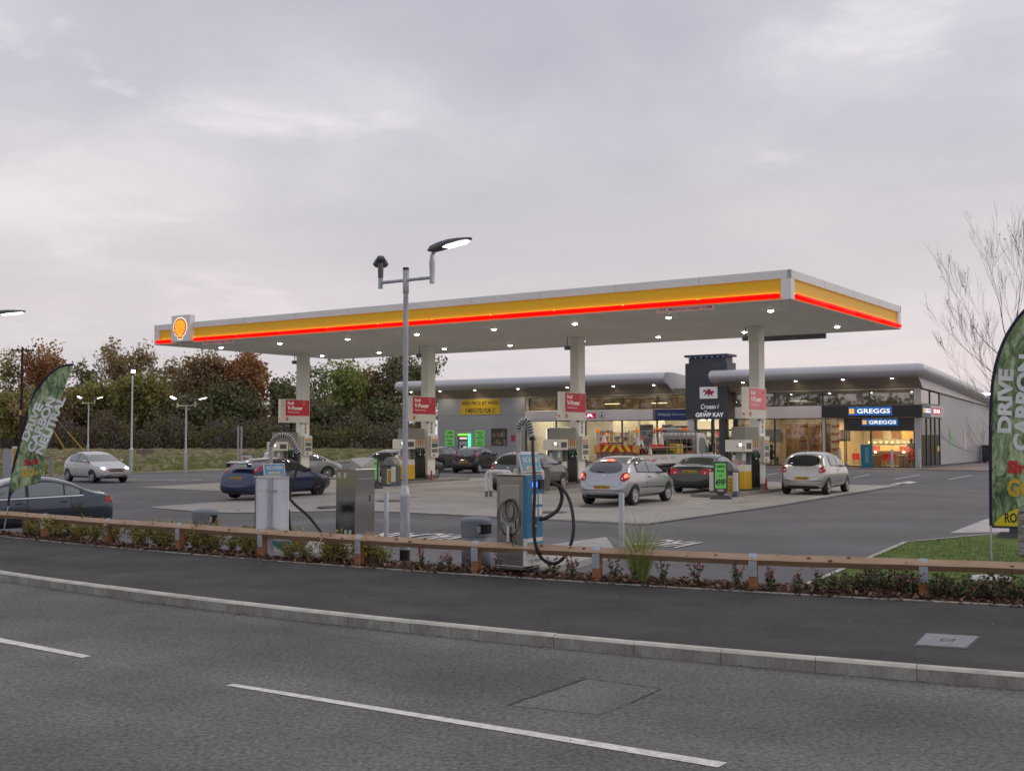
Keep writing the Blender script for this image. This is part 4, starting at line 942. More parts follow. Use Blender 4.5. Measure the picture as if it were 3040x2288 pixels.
# lamp whose head just enters the picture on the left
lx = thing('lamp_post', 'lamp post whose lit head enters at the left edge above the telegraph pole', 'lamp post', (-12.45, 26.2, H(-12.45, 26.2)), 0)
m = MB(); m.tube([(0, 0, 0), (0, 0, 1.2)], .085, 0, 16); m.tube([(0, 0, 1.2), (0, 0, 1.35), (0, 0, 5.32)], [.085, .05, .045], 0, 14); m.build('pole', galvd, lx)
lamp_head(lx, (0, 0, 5.12), Vector((.98, .1, 0)), up=.2, tilt=3, L=.82)
# twin sign posts
tp = thing('sign_posts', 'pair of bare metal posts rising behind the blue car', 'posts', at(713, 62), 0)
for x in (-.09, .09): m = MB(); m.tube([(x, 0, 0), (x, 0, 2.75)], .045, 0, 10); m.build('post', galv, tp)
# telegraph pole with stays
P0 = Vector((-53.3, 120, 0)); tg = thing('telegraph_pole', 'dark timber telegraph pole with a single crossarm and wire stays', 'telegraph pole', P0)
m = MB(); m.tube([(0, 0, 0), (0, 0, 11.6)], [.17, .12], 0, 12); m.build('pole', M('creosote', (.035, .018, .014), .9, nz=(2, .4)), tg)
m = MB(); m.box(-1.25, 1.25, -.06, .06, 11.2, 11.36)
m.box(-.75, .2, -.05, .05, 4.1, 4.18)
m.build('crossarm', M('crossarm_timber', (.05, .045, .045), .9), tg)
m = MB()
for x in (-1.1, -.4, .4, 1.1): m.lathe([(.03, 11.36), (.05, 11.42), (.03, 11.5), (.04, 11.55), (.001, 11.6)], c=(x, 0, 0), n=8)
m.build('insulator', midg, tg)
m = MB(); m.box(-.1, .1, -.2, -.16, 4.25, 4.75); m.build('plate', lab_y, tg)
for gx in (-49, -46.9):
    e = Vector((gx, 122, 0)) - P0; s_ = Vector((0, 0, 8.2)); k = e.lerp(s_, .3)
    m = MB(); m.tube([e, s_], .014, 0, 5); m.build('stay_wire', galv, tg)
    m = MB(); m.tube([e, k], .055, 0, 8); m.build('stay_guard', M('stay_yellow', (.55, .36, .02), .6), tg)
# small posts and cabinet at the left edge of the yard
p = at(155, 58); m = MB(); m.box(-.1, .1, -.05, .05, 0, 1.15); tag(m.build('marker_post', M('marker_grey', (.33, .31, .28), .7), loc=p), 'short grey marker post between the flag and the white hatchback', 'post')
mc = thing('cabinet', 'pale grey cabinet with a yellow panel behind the left flag', 'cabinet', at(32, 52), 0)
m = MB(); m.box(-.32, .1, 0, .3, 0, 1.6); m.build('casing', M('cab_grey', (.36, .38, .42), .5), mc); m = MB(); m.box(.1, .42, 0, .2, .5, 1.75, 0); m.box(.14, .38, -.01, 0, .56, 1.65, 1); m.build('yellow_panel', [offw, M('cab_yellow', (.55, .33, .05), .6)], mc)
for px, d, s_, lab in ((1128, 74, 1.0, 'weathered concrete block at the field edge behind the green board'), (436, 100, 1.1, 'pale concrete block lying out in the rough grass')):
    m = MB(); m.box(-.75 * s_, .75 * s_, -.4, .4, 0, .75 * s_); tag(m.build('concrete_block', M('old_concrete', (.22, .19, .15), .9, nz=(2, .3)), loc=at(px, d), bevel=.08), lab, 'concrete block')
# ------------------------------------------------------------------ knee rail
timb = M('rail_timber', (.50, .35, .235), .75, nz=(3, .3), col2=(.40, .265, .17), stretch=(1, 1, 6), bump=(20, .3, .004)); timp = M('post_timber', (.33, .15, .07), .8, nz=(5, .3), bump=(25, .4, .004))
knot = M('timber_knot', (.12, .04, .02), .8)
strap = M('strap_galv', (.42, .47, .53), .4, .4, nz=(5, .1))
fpts = [(-215, 1567), (-55, 1581), (125, 1598), (313, 1617), (526, 1634), (771, 1657), (1061, 1680), (1408, 1704), (1769, 1727), (2235, 1754), (2743, 1774), (3330, 1800), (4010, 1824), (4800, 1846)]
FP = [g(x, y, 0) for x, y in fpts]
fence = thing('knee_rail', 'low timber knee rail on short posts along the back of the pavement', 'fence', FP[0])
for i, p in enumerate(FP):
    a = FP[max(i - 1, 0)]; b = FP[min(i + 1, len(FP) - 1)]; d = (b - a).normalized(); an = math.atan2(d.y, d.x)
    c = p + Vector((-d.y, d.x, 0)) * .06
    m = MB(); m.prism([(-.06, 0), (.06, 0), (.06, .42), (0, .36), (-.06, .42)], -.06, .06, 'x'); m.add([], [])
    po = m.build('post', timp, fence, loc=c - FP[0], rot=an, bevel=.004)
    m = MB(); m.box(-.057, .057, -.066, -.061, .20, .43); m.add([(-.057, -.066, .43), (.057, -.066, .43), (.057, .0, .512), (-.057, .0, .512), (.057, .066, .44), (-.057, .066, .44)], [(0, 1, 2, 3), (3, 2, 4, 5)]); m.build('strap', strap, po)
for a, b in zip(FP[:-1], FP[1:]):
    d = (b - a).normalized(); n = Vector((-d.y, d.x, 0)); q = .078
    L = (b - a).length; an = math.atan2(d.y, d.x); c = a + n * .06
    m = MB(); s_ = []; k = 8; rr = random.Random(int(L * 1000))
    for i in range(k + 1):
        x = L * i / k; w_ = rr.uniform(-.003, .003); s_ += [(x, -q, .425 + w_), (x, 0, .425 + q + w_), (x, q, .425 + w_), (x, 0, .425 - q + w_)]
    m.add(s_, [(i * 4 + j, i * 4 + (j + 1) % 4, (i + 1) * 4 + (j + 1) % 4, (i + 1) * 4 + j) for i in range(k) for j in range(4)] + [(0, 3, 2, 1), (k * 4, k * 4 + 1, k * 4 + 2, k * 4 + 3)])
    for _ in range(int(L * 2)):
        x = rr.uniform(.1, L - .1); t_ = rr.uniform(.15, .85); r_ = rr.uniform(.008, .02)
        y, z = -q * (1 - t_), .425 + q * t_; nn = Vector((0, -.707, .707)) * .002
        m.quad([tuple(Vector((x + r_ * 1.8 * cos(a_), y + r_ * .707 * sin(a_), z + r_ * .707 * sin(a_))) + nn * 2.2) for a_ in [k_ * pi / 4 for k_ in range(8)]], 1)
    m.build('rail', [timb, knot], fence, loc=c - FP[0], rot=an)
# ------------------------------------------------------------------ shop building
FV = 70.9
clad = M('cladding_grey', (0.30, 0.305, 0.325), .45, nz=(.4, .06)); claddk = M('cladding_joint', (0.15, .15, .16), .6)  # cladding grey, and a darker grey for panel joints and a fascia divider
roofm = M('roof_bullnose', (0.56, 0.56, 0.59), .38, .25, nz=(.5, .05)); sofm = M('eaves_soffit', (0.30, 0.26, 0.21), .6, nz=(.6, .1)); eavw = M('eaves_wall', (0.30, .265, .21), .6, nz=(1, .1))
alu = M('mullion_grey', (.055, .058, .065), .4); alul = M('mullion_silver', (.42, .42, .42), .4); slate = M('slate_tower', (.055, .062, .075), .45, nz=(1.2, .12)); fasw = M('shop_fascia', (.58, .55, .56), .4); fasb = M('fascia_black', (.022, .022, .026), .4)
gls = glassmat('shop_glass', (.86, .88, .86), .05); glr = glassmat('clerestory_glass', (.42, .42, .38), .30)
sbase = Wp(-36, FV + 4); TB = Matrix.Translation((36, -(FV + 4), 0))
shop = thing('shop_building', 'long single storey grey services building with curved silver eaves and glazed shop fronts', 'building', sbase, PHI)
UL, UR = -56.7, -18.35
# roof with bullnose front eaves; falls gently to the rear
SL = -0.068
def nose(cx=0):  # (v,z) profile front to back: starts at wall head, round the nose, then the roof plane
    P = [(FV + .02, 5.04), (FV - .35, 5.32)]
    cvv, cz = FV - .95, 6.10
    for k in range(0, 13):
        a = -pi * .5 - pi * k / 12 * .98
        P.append((cvv + .62 * cos(a) * 1.0, cz + .42 * sin(a)))
    return P
def roof_block(ua, ub, name, lend, rend):
    P = nose(); back = 112 if rend else FV + 19
    P = P + [(FV, 6.53), (back, 6.53 + SL * (back - FV)), (back, 6.2 + SL * (back - FV))]
    m = MB(TB)
    n = len(P); vs_ = [(ua, v, z) for v, z in P] + [(ub, v, z) for v, z in P]
    for i in range(n - 1):
        m.add([vs_[i], vs_[i + 1], vs_[i + 1 + n], vs_[i + n]], [(0, 1, 2, 3)], 1 if i < 2 else 0, i >= 2)
    m.quad(vs_[:n], 0); m.quad(vs_[n:][::-1], 0)
    # weld for smooth shading
    o = m.build(name, [roofm, sofm], shop)
    bm = bmesh.new(); bm.from_mesh(o.data); bmesh.ops.remove_doubles(bm, verts=bm.verts, dist=1e-4)
    bm.to_mesh(o.data); bm.free()
    md = o.modifiers.new('e', 'EDGE_SPLIT'); md.split_angle = radians(40)
    return o
rf1 = roof_block(-60.0, -35.3, 'roof', True, False)
rf2 = roof_block(-31.9, -18.2, 'roof', False, True)
# verge nose along the right side
m = MB(TB); n = 13
vv = [FV - 1.0 + k * (112 - FV + 1.0) / 10 for k in range(11)]
vs_ = []
for v in vv:
    zc = 6.1 + (SL * (v - FV) if v > FV else 0)
    for k in range(n):
        a = pi / 2 - pi * k / (n - 1); vs_.append((-18.2 + .95 * cos(a) * .62, v, zc + .42 * sin(a)))
fs = [(i * n + j, i * n + j + 1, (i + 1) * n + j + 1, (i + 1) * n + j) for i in range(10) for j in range(n - 1)]
m.add(vs_, fs, 0, True)
# rounded front corner of the verge
vs_ = []; K = 8
for q in range(K + 1):
    b = pi / 2 * q / K
    for k in range(n):
        a = pi / 2 - pi * k / (n - 1); r = .589 * cos(a); vs_.append((-18.2 + r * sin(b), FV - .95 - r * cos(b), 6.1 + .42 * sin(a)))
m.add(vs_, [(i * n + j, i * n + j + 1, (i + 1) * n + j + 1, (i + 1) * n + j) for i in range(K) for j in range(n - 1)], 0, True)
m.build('verge', roofm, shop)
m = MB(TB); m.box(-60.0, UL, FV, FV + 15, 4.9, 5.0); m.build('side_soffit', sofm, shop)
# walls
def wall(name, a, b, z0, z1, mat=clad, v0_=FV, v1_=FV + .2, bev=0): 
    m = MB(TB); m.box(a, b, v0_, v1_, z0, z1); return m.build(name, mat, shop, bevel=bev)
wl_ = wall('wall', UL, -48.05, 0, 4.98)
m = MB(TB)
for z in (1.22, 2.44, 3.66): m.box(UL + .01, -48.06, FV - .004, FV, z, z + .02)
m.box(-52.4, -52.38, FV - .004, FV, 3.7, 4.97)
m.build('panel_joints', claddk, wl_)
wall('eaves_wall', UL, -34.05, 4.98, 5.4, eavw, FV + .01, FV + .21); wall('eaves_wall', -30.6, UR, 4.98, 5.4, eavw, FV + .01, FV + .21)
m = MB(TB); m.prism([(FV + 4.8, 0), (112, 0), (112, 3.6), (FV + 4.8, 6.05), ], UR - .2, UR, 'x'); sw = m.build('wall', M('cladding_side', (.40, .41, .43), .4, nz=(.3, .08)), shop)
m = MB(TB); m.prism([(FV + .21, 5.0), (FV + 4.8, 5.0), (FV + 4.8, 6.05), (FV + .21, 6.3)], UR - .2, UR, 'x'); m.build('wall', clad, shop)
m = MB(TB); m.box(UR, UR + .01, FV + 4.85, 112, 0, .18); m.build('damp_strip', darkg, sw)  # dark grey strip along the foot of the side wall
m = MB(TB); m.box(UL, UL + .2, FV + .2, FV + 15, 0, 4.9); m.build('wall', clad, shop)
m = MB(TB); m.box(UL, UR - .2, FV + 14.8, FV + 15, 0, 5); m.build('wall', clad, shop)
# floors, ceiling and inner walls
warmw = M('interior_wall', (.66, .61, .52), .7); flr = M('interior_floor', (.30, .26, .21), .35, nz=(1, .1)); ceil_ = M('interior_ceiling', (.5, .45, .36), .7)
for a, b, dp in ((-48.0, -34.1, 7.5), (-34.0, -30.65, 9), (-30.55, -18.6, 8)):
    m = MB(TB); m.box(a, b, FV + .25, FV + dp, .0, .08); m.build('interior_floor', flr, shop)
    m = MB(TB); m.box(a, b, FV + dp, FV + dp + .1, 0, 5); m.build('interior_wall', warmw, shop)
    m = MB(TB); m.box(a, b, FV + .6, FV + dp, 4.98, 5.02); m.build('interior_ceiling', ceil_, shop)
m = MB(TB); m.box(-48.04, -47.95, FV + .2, FV + 7.5, 0, 5); m.build('interior_wall', warmw, shop)
m = MB(TB); m.box(-30.6, -30.5, FV + .2, FV + 8, 0, 5); m.build('interior_wall', warmw, shop)
m = MB(TB); m.box(-24.45, -24.35, FV + 2.6, FV + 8, 0, 5); m.build('interior_wall', M('interior_partition', (.45, .36, .24), .7), shop)
# interior lamps
lp_e = M('ceiling_lamp', (1, 1, 1), em=((1, .86, .62), 6))
ad = bpy.data.lights.new('shop_light', 'AREA'); ad.energy = 165; ad.size = 2.2; ad.color = (1, .86, .64)
ad3 = bpy.data.lights.new('dim_room_light', 'AREA'); ad3.energy = 170; ad3.size = 2; ad3.color = (1, .74, .42)
ad2 = bpy.data.lights.new('food_shop_light', 'AREA'); ad2.energy = 210; ad2.size = 2.2; ad2.color = (1, .72, .36)
for uu, dd, l_ in ((-46, 3, ad), (-42, 3, ad), (-38, 3, ad), (-35.5, 4, ad), (-32.3, 4, ad), (-27.5, 3.6, ad3), (-22.6, 2.2, ad2), (-20.2, 2.2, ad2), (-21.5, 5.5, ad2)):
    L = bpy.data.objects.new(l_.name, l_); COL.objects.link(L); L.parent = shop; L.location = (uu + 36, dd - 4, 3.1 if l_ is ad2 else 4.4)
    m = MB(TB); m.box(uu - .6, uu + .6, FV + dd - .1, FV + dd + .1, 3.16 if l_ is ad2 else 4.46, 3.2 if l_ is ad2 else 4.5); m.build('ceiling_light', lp_e, shop)
# eaves downlights
dn = M('eaves_lamp_glow', (1, 1, 1), em=((1, .95, .85), 22))
sd = bpy.data.lights.new('eaves_spot', 'SPOT'); sd.energy = 45; sd.spot_size = radians(165); sd.spot_blend = .8; sd.color = (1, .86, .62); sd.shadow_soft_size = .1
fst = None
for px in (1220, 1306, 1409, 1538, 1821, 1941, 2206, 2363, 2503, 2649, 1684):
    uu = uOn(px, FV - .9); x, y = uu + 36, -.9 - 4
    if fst is None:
        a = MB(); a.lathe([(.11, .0), (.16, -.02), (.16, .05)], n=14); fst = a.build('downlight', alul, shop, loc=(x, y, 5.66)); a = MB(); a.lathe([(.001, -.05), (.07, -.04), (.11, 0)], n=14); a.build('lens', dn, fst)
    else: copytree(fst, shop, loc=(x, y, 5.66))
    L = bpy.data.objects.new('eaves_spot', sd); COL.objects.link(L); L.parent = shop; L.location = (x, y, 5.52)
m = MB(TB); m.box(-17.5, -17.35, 86, 86.3, 5.05, 5.15); m.build('side_lamp', dn, shop)
# glazing
def glazing(xs_, z0, z1, gm_, v=FV, tall=None, mat=alu, base_=True):
    for a, b in zip(xs_[:-1], xs_[1:]):
        m = MB(TB); w_ = .05
        m.box(a, a + w_, v, v + .1, z0, z1); m.box(b - w_, b, v, v + .1, z0, z1); m.box(a + w_, b - w_, v, v + .1, z1 - w_, z1); m.box(a + w_, b - w_, v, v + .1, z0, z0 + w_ + .02)
        f = m.build('window', mat, shop); m = MB(TB); m.box(a + w_, b - w_, v + .045, v + .055, z0 + w_ + .02, z1 - w_); m.build('pane', gm_, f)
X = [-48.0, -45.2, -42.6, -39.5, -36.65, -34.1]
glazing(X, .08, 3.18, gls); gll = glassmat('clerestory_glass_left', (.62, .58, .48), .06); glazing([-47.7] + X[1:], 3.98, 4.95, gll)
glazing([-30.55, -27.85, -24.55], .08, 3.2, gls); glazing([-30.55, -27.85, -24.55, -21.5, -18.6], 4.02, 4.95, glr)
glazing([-23.05, -21.45, -18.75], .08, 2.42, gls); glazing([-24.38, -23.1], .08, 3.2, gls)
m = MB(TB); m.box(-24.55, -24.38, FV - .08, FV + .1, 0, 3.2); m.build('mullion', M('pillar_cream', (.55, .5, .42), .5), shop)
m = MB(TB); m.box(-18.72, -18.36, FV - .02, FV + .1, 0, 5); m.build('corner_post', alul, shop)
# fascias
def fascia(name, a, b, z0, z1, mat, out=.16): 
    m = MB(TB); m.box(a, b, FV - out, FV + .1, z0, z1); return m.build(name, mat, shop, bevel=.01)
f1 = fascia('fascia', -47.95, -36.9, 3.18, 3.93, fasw); fascia('fascia', -36.9, -36.72, 3.18, 3.95, claddk, .12)
navy = M('fascia_navy', (.012, .03, .13), .4); f2 = fascia('fascia', -36.7, -34.08, 3.18, 3.93, navy)
f3 = fascia('fascia', -30.6, -24.56, 3.22, 4.0, fasw); f4 = fascia('fascia', -24.54, -18.22, 3.22, 4.0, fasb, .2)
fascia('transom', -23.1, -18.75, 2.42, 3.2, M('transom_dark', (.04, .038, .034), .4), -.01)
spr = M('supermarket_red', (.42, .01, .05), .4, em=((.7, .02, .1), .25)); swh = M('sign_glow_white', (.9, .9, .9), .4, em=((1, 1, 1), 1.0)); grnd = M('tree_green', (.02, .07, .04), .5)
def sign_on(f, name, parts, mats):
    m = MB(TB)
    for p in parts: p(m)
    return m.build(name, mats, f)
Y = FV - .165
def circle(m, cx_, cz_, r, y, mi, n=24): m.quad([(cx_ + r * cos(2 * pi * k / n), y, cz_ + r * sin(2 * pi * k / n)) for k in range(n)], mi)
sgn = sign_on(f1, 'supermarket_sign', [lambda m: m.box(-44.0, -41.58, Y - .02, Y, 3.36, 3.74, 0), lambda m: m.text('SPAR', (-42.79, Y - .025, 3.55), 2.0, .22, mi=1, bold=.012),
    lambda m: circle(m, -41.1, 3.56, .25, Y - .005, 2), lambda m: circle(m, -41.1, 3.56, .21, Y - .008, 3),
    lambda m: [m.quad([(-41.1 - w_, Y - .011, z), (-41.1 + w_, Y - .011, z), (-41.1, Y - .011, z + .12)], 2) for w_, z in ((.14, 3.44), (.11, 3.52), (.075, 3.6))],
    lambda m: m.box(-41.12, -41.08, Y - .011, Y - .009, 3.39, 3.45, 2)], [spr, swh, grnd, M('sign_white', (.7, .7, .7), .5)])
sign_on(f1, 'lettering', [lambda m: m.text('Convenience for the Road', (-46.4, Y - .004, 3.36), 2.5, .14, mi=0)], [M('faded_text', (.36, .37, .42), .6)])
sign_on(f2, 'stationer_sign', [lambda m: m.text('WHSmith', (-35.98, Y - .004, 3.56), .98, .19, mi=0, bold=.01), lambda m: m.text('Stationery', (-34.83, Y - .004, 3.55), 1.05, .19, mi=0)], [M('stationer_text', (.45, .5, .62), .5)])
gbl = M('bakery_blue', (.015, .06, .17), .4, em=((.03, .14, .42), .55)); gor = M('bakery_orange', (.8, .35, .02), .4, em=((1, .45, .02), .9))
def bakery(m, cx_, cz_, w_, h_, y):
    m.box(cx_ - w_ / 2, cx_ + w_ / 2, y - .08, y, cz_ - h_ / 2, cz_ + h_ / 2, 0); q = h_ * .26; lx = cx_ - w_ / 2 + h_ * .4; yy = y - .082
    for a in (-1, 1):
        for b in (-1, 1): m.quad([(lx + a * q * .56 + sx * q * .5, yy, cz_ + b * q * .56 + sz * q * .5) for sx, sz in ((-1, -1), (1, -1), (1, 1), (-1, 1))], 1)
    m.text('GREGGS', (cx_ + h_ * .42, yy, cz_), w_ - h_ * 1.25, h_ * .5, mi=2, bold=.008)
sign_on(f4, 'bakery_sign', [lambda m: bakery(m, -21.4, 3.63, 2.75, .55, FV - .2)], [gbl, gor, swh])
m = MB(TB); bakery(m, -20.85, 2.92, 2.25, .44, FV - .02); m.build('bakery_sign', [gbl, gor, swh], shop)
# side return: glazed screen and signs
def sglaz(ys_, z0, z1, gm_):
    for a, b in zip(ys_[:-1], ys_[1:]):
        m = MB(TB); w_ = .06; m.box(UR - .1, UR, a, a + w_, z0, z1); m.box(UR - .1, UR, b - w_, b, z0, z1); m.box(UR - .1, UR, a + w_, b - w_, z1 - w_, z1); m.box(UR - .1, UR, a + w_, b - w_, z0, z0 + .08)
        f = m.build('window', alu, shop); m = MB(TB); m.box(UR - .055, UR - .045, a + w_, b - w_, z0 + .08, z1 - w_); m.build('pane', gm_, f)
sglaz([FV + .1, FV + 1.5, FV + 2.6, FV + 3.6, FV + 4.8], .08, 3.24, gls); sglaz([FV + .1, FV + 2.4, FV + 4.8], 4.02, 5.0, glr)
m = MB(TB); m.box(UR - .1, UR + .14, FV - .1, FV + 5.2, 3.26, 4.0); sf = m.build('fascia', fasw, shop)
m = MB(TB); XX = UR + .145; m.box(UR + .14, XX, FV - .1, FV + 1.9, 3.28, 3.98, 0); m.box(UR + .14, XX, FV + 2.3, FV + 4.5, 3.42, 3.84, 1)
m.text('GREGGS', (XX + .004, FV + 1.15, 3.64), 1.3, .28, (0, 1, 0), mi=2, bold=.015); m.text('SPAR', (XX + .004, FV + 3.4, 3.63), 1.7, .26, (0, 1, 0), mi=2, bold=.015)
for a in (0, 1):
    for b in (0, 1): m.box(XX, XX + .004, FV + .1 + .14 * a, FV + .22 + .14 * a, 3.52 + .14 * b, 3.64 + .14 * b, 3)
m.build('side_signs', [M('side_grey_blue', (.13, .17, .22), .5), spr, swh, gor], sf)
for v_, c_, nm in ((78.2, (.36, .55, .36), 'poster_strip'), (82.2, (.62, .52, .5), 'poster_strip')):
    m = MB(TB); m.box(UR, UR + .02, v_, v_ + .75, 1.05, 2.55, 0); q = m.build(nm, M('strip_%d' % int(v_), c_, .6), sw)
wb_ = Wp(-17.6, 87.5); m = MB(); m.box(-.6, .6, -.4, .4, .12, 1.2); m.box(-.64, .64, -.44, .44, 1.2, 1.3, 0); m.box(-.55, -.4, -.3, .3, 0, .12); m.box(.4, .55, -.3, .3, 0, .12)
tag(m.build('wheeled_bin', M('bin_dark', (.03, .035, .04), .5), loc=(wb_.x, wb_.y, .06), rot=PHI, bevel=.03), 'dark wheeled refuse bin against the side wall near the right flag', 'refuse bin')
# dark tower over the entrance
m = MB(TB); m.box(-34.15, -31.0, FV - .5, FV + 1.0, 3.2, 7.1); tw = m.build('tower', slate, shop, bevel=.01)
m = MB(TB); 
for z in (3.85, 4.9, 5.85): m.box(-34.14, -31.01, FV - .503, FV - .5, z, z + .015)
m.build('panel_joints', M('slate_joint', (.03, .033, .04), .6), tw)
m = MB(TB); m.box(-33.95, -31.18, FV - .35, FV + .85, 7.1, 7.52); m.box(-34.2, -30.95, FV - .55, FV + 1.05, 7.52, 7.68); m.build('tower_cap', slate, tw, bevel=.01)
m = MB(TB)
for k in range(7): m.box(-33.8 + k * .42, -33.72 + k * .42, FV - .57, FV - .55, 7.46, 7.51)
m.build('cap_lights', M('cap_blue', (.1, .1, .3), .4, em=((.2, .25, .9), .8)), tw)
m = MB(TB); m.box(-33.03, -31.72, FV - .56, FV - .5, 4.62, 5.42, 0)
Yd = FV - .565
dr = [(-.44, .02), (-.36, .14), (-.40, .20), (-.30, .24), (-.22, .20), (-.16, .10), (-.10, .16), (-.14, .27), (-.04, .22), (.02, .30), (.10, .20), (.20, .26), (.17, .12), (.27, .10), (.38, .20), (.36, .08), (.44, .12), (.40, -.02), (.28, -.06), (.30, -.18), (.38, -.22), (.24, -.24), (.18, -.12), (.08, -.10), (.06, -.22), (.12, -.26), (-.04, -.26), (-.02, -.12), (-.12, -.08), (-.2, -.16), (-.34, -.2), (-.26, -.08), (-.22, .02), (-.28, .1), (-.34, .04)]
m.quad([(-32.37 + x, Yd, 5.02 + y) for x, y in dr], 1); m.build('dragon_plaque', [M('plaque_white', (.75, .73, .74), .4, em=((1, 1, 1), .1)), M('dragon_red', (.42, .01, .08), .5)], tw)
tl = M('tower_letters', (.75, .76, .78), .4, em=((.9, .92, 1), .25))
m = MB(TB); m.text('Croeso i', (-32.3, FV - .51, 4.07), 1.35, .33, shear=.3, bold=.01); m.text('GRWP KAY', (-32.33, FV - .51, 3.5), 2.1, .30, bold=.035)
m.quad([(-32.72, FV - .511, 3.72), (-32.60, FV - .511, 3.80), (-32.48, FV - .511, 3.72), (-32.52, FV - .511, 3.69), (-32.60, FV - .511, 3.74), (-32.68, FV - .511, 3.69)]); m.build('lettering', tl, tw)
# entrance lobby under the tower
m = MB(TB); m.box(-34.02, -33.6, FV - .45, FV + .1, 0, 3.2, 0); m.build('lobby_wall', fasw, shop)
for a, b in ((-33.55, -32.3), (-32.25, -31.7), (-31.2, -30.65)):
    m = MB(TB); w_ = .07; m.box(a, a + w_, FV - .2, FV, .06, 3.19); m.box(b - w_, b, FV - .2, FV, .06, 3.19); m.box(a + w_, b - w_, FV - .2, FV, 2.4, 2.5); d_ = m.build('entrance_door', alu, shop)
    m = MB(TB); m.box(a + w_, b - w_, FV - .11, FV - .1, .06, 2.4); m.build('pane', gls, d_)
m = MB(TB); m.box(-31.68, -31.25, FV - .4, FV, 0, 3.19); m.build('column', slate, shop)
m = MB(TB)
for uu in (-33.2, -32.6): m.box(uu, uu + .25, FV - .1, FV + .1, 3.12, 3.17)
m.build('lobby_lamp', lp_e, shop)
# wall mounted things on the left
def on_wall(a, b, z0, z1, name, mats, lab, cat, writes=(), dz=.03, group=None):
    c = Wp(a, FV, z0); o = thing(name, lab, cat, Wp((a + b) / 2, FV, z0), PHI, group); Wd = b - a
    m = MB(); m.box(-Wd / 2, Wd / 2, -dz, -.002, 0, z1 - z0); p = m.build('sheet', mats[0], o)
    if writes:
        m = MB()
        for t_, x, z, w_, h_ in writes: m.text(t_, (x, -dz - .004, z), w_, h_, bold=.02)
        m.build('lettering', mats[1], p)
    return o
on_wall(-54.3, -50.4, 3.74, 5.03 - .08, 'banner', [M('banner_yellow', (.62, .40, .01), .6), ink], 'yellow banner with black half price jet wash lettering on the grey wall', 'banner', [('HALF PRICE JET WASH', 0, .86, 3.6, .38), ('5 MINUTES FOR £1', 0, .30, 2.95, .38)])
on_wall(-55.9, -54.95, 1.2, 2.47, 'green_poster', [grn, ink], 'green poster with cash machine wording left of the lit cash machine', 'poster', [('ATM', 0, 1.08, .5, .2), ('IN USE', 0, .78, .7, .18), ('Free', 0, .46, .5, .2), ('ATM', 0, .18, .5, .2)], group='green posters on the shop wall')
on_wall(-52.85, -51.9, 1.2, 2.47, 'green_poster', [grn, ink], 'green poster between the lit cash machine and the small window', 'poster', [('Rates &', 0, 1.1, .6, .15), ('with', 0, .9, .4, .13), ('24 HOUR', 0, .68, .7, .15), ('GO', 0, .47, .2, .12), ('CREDITS', 0, .29, .6, .11), ('IN HOURS', 0, .12, .65, .10)], group='green posters on the shop wall')
on_wall(-49.35, -49.0, 1.6, 2.1, 'red_notice', [M('notice_red', (.4, .03, .06), .6)], 'small red notice right of the small window', 'notice')
atm = thing('cash_machine', 'wall cash machine with a glowing green surround', 'cash machine', Wp(-53.9, FV, .9), PHI)
m = MB(); m.box(-.62, .42, -.06, 0, -.2, 1.28); cs = m.build('surround', alu, atm)
gg = M('atm_glow', (.1, .8, .3), .4, em=((.08, 1.0, .35), 1.8)); gg2 = M('atm_lime', (.3, .8, .1), .4, em=((.3, .95, .08), .8))
m = MB(); m.box(.42, .60, -.12, -.02, -.3, 1.3, 0); m.box(-.62, .42, -.12, -.06, 1.15, 1.3, 1); m.build('green_light', [gg, gg2], cs)
m = MB(); m.box(-.48, .3, -.09, -.06, -.1, .7, 0); m.box(-.45, .28, -.1, -.06, .85, 1.02, 1); m.box(-.3, .15, -.12, -.09, .1, .4, 2); m.box(-.05, .22, -.14, -.12, .12, .3, 1); m.build('keypad_panel', [galvd, M('atm_screen', (.8, .7, .6), .4, em=((1, .8, .7), .5)), black], cs)
wn = thing('night_window', 'small dark framed hatch window on the grey wall', 'window', Wp(-50.5, FV, 1.3), PHI)
m = MB(); m.box(-.74, .74, -.05, -.005, -.02, .03); m.box(-.74, .74, -.05, -.005, 1.27, 1.32); m.box(-.74, -.69, -.05, -.005, .03, 1.27); m.box(.69, .74, -.05, -.005, .03, 1.27); m.build('frame', alu, wn)
m = MB(); m.box(-.69, .69, -.02, -.01, .03, 1.27, 0); rr = random.Random(4)
for j in range(2):
    x = -.6
    while x < .55: w_ = rr.uniform(.05, .14); hh = rr.uniform(.2, .45); m.box(x, x + w_, -.03, -.02, .06 + j * .6, .06 + j * .6 + hh, rr.randint(1, 3)); x += w_ + rr.uniform(.02, .1)
m.build('shelf_display', [M('hatch_dark', (.05, .04, .03), .3), M('goods_a', (.25, .18, .10), .6), M('goods_b', (.12, .10, .09), .6), M('goods_c', (.30, .26, .2), .6)], wn)
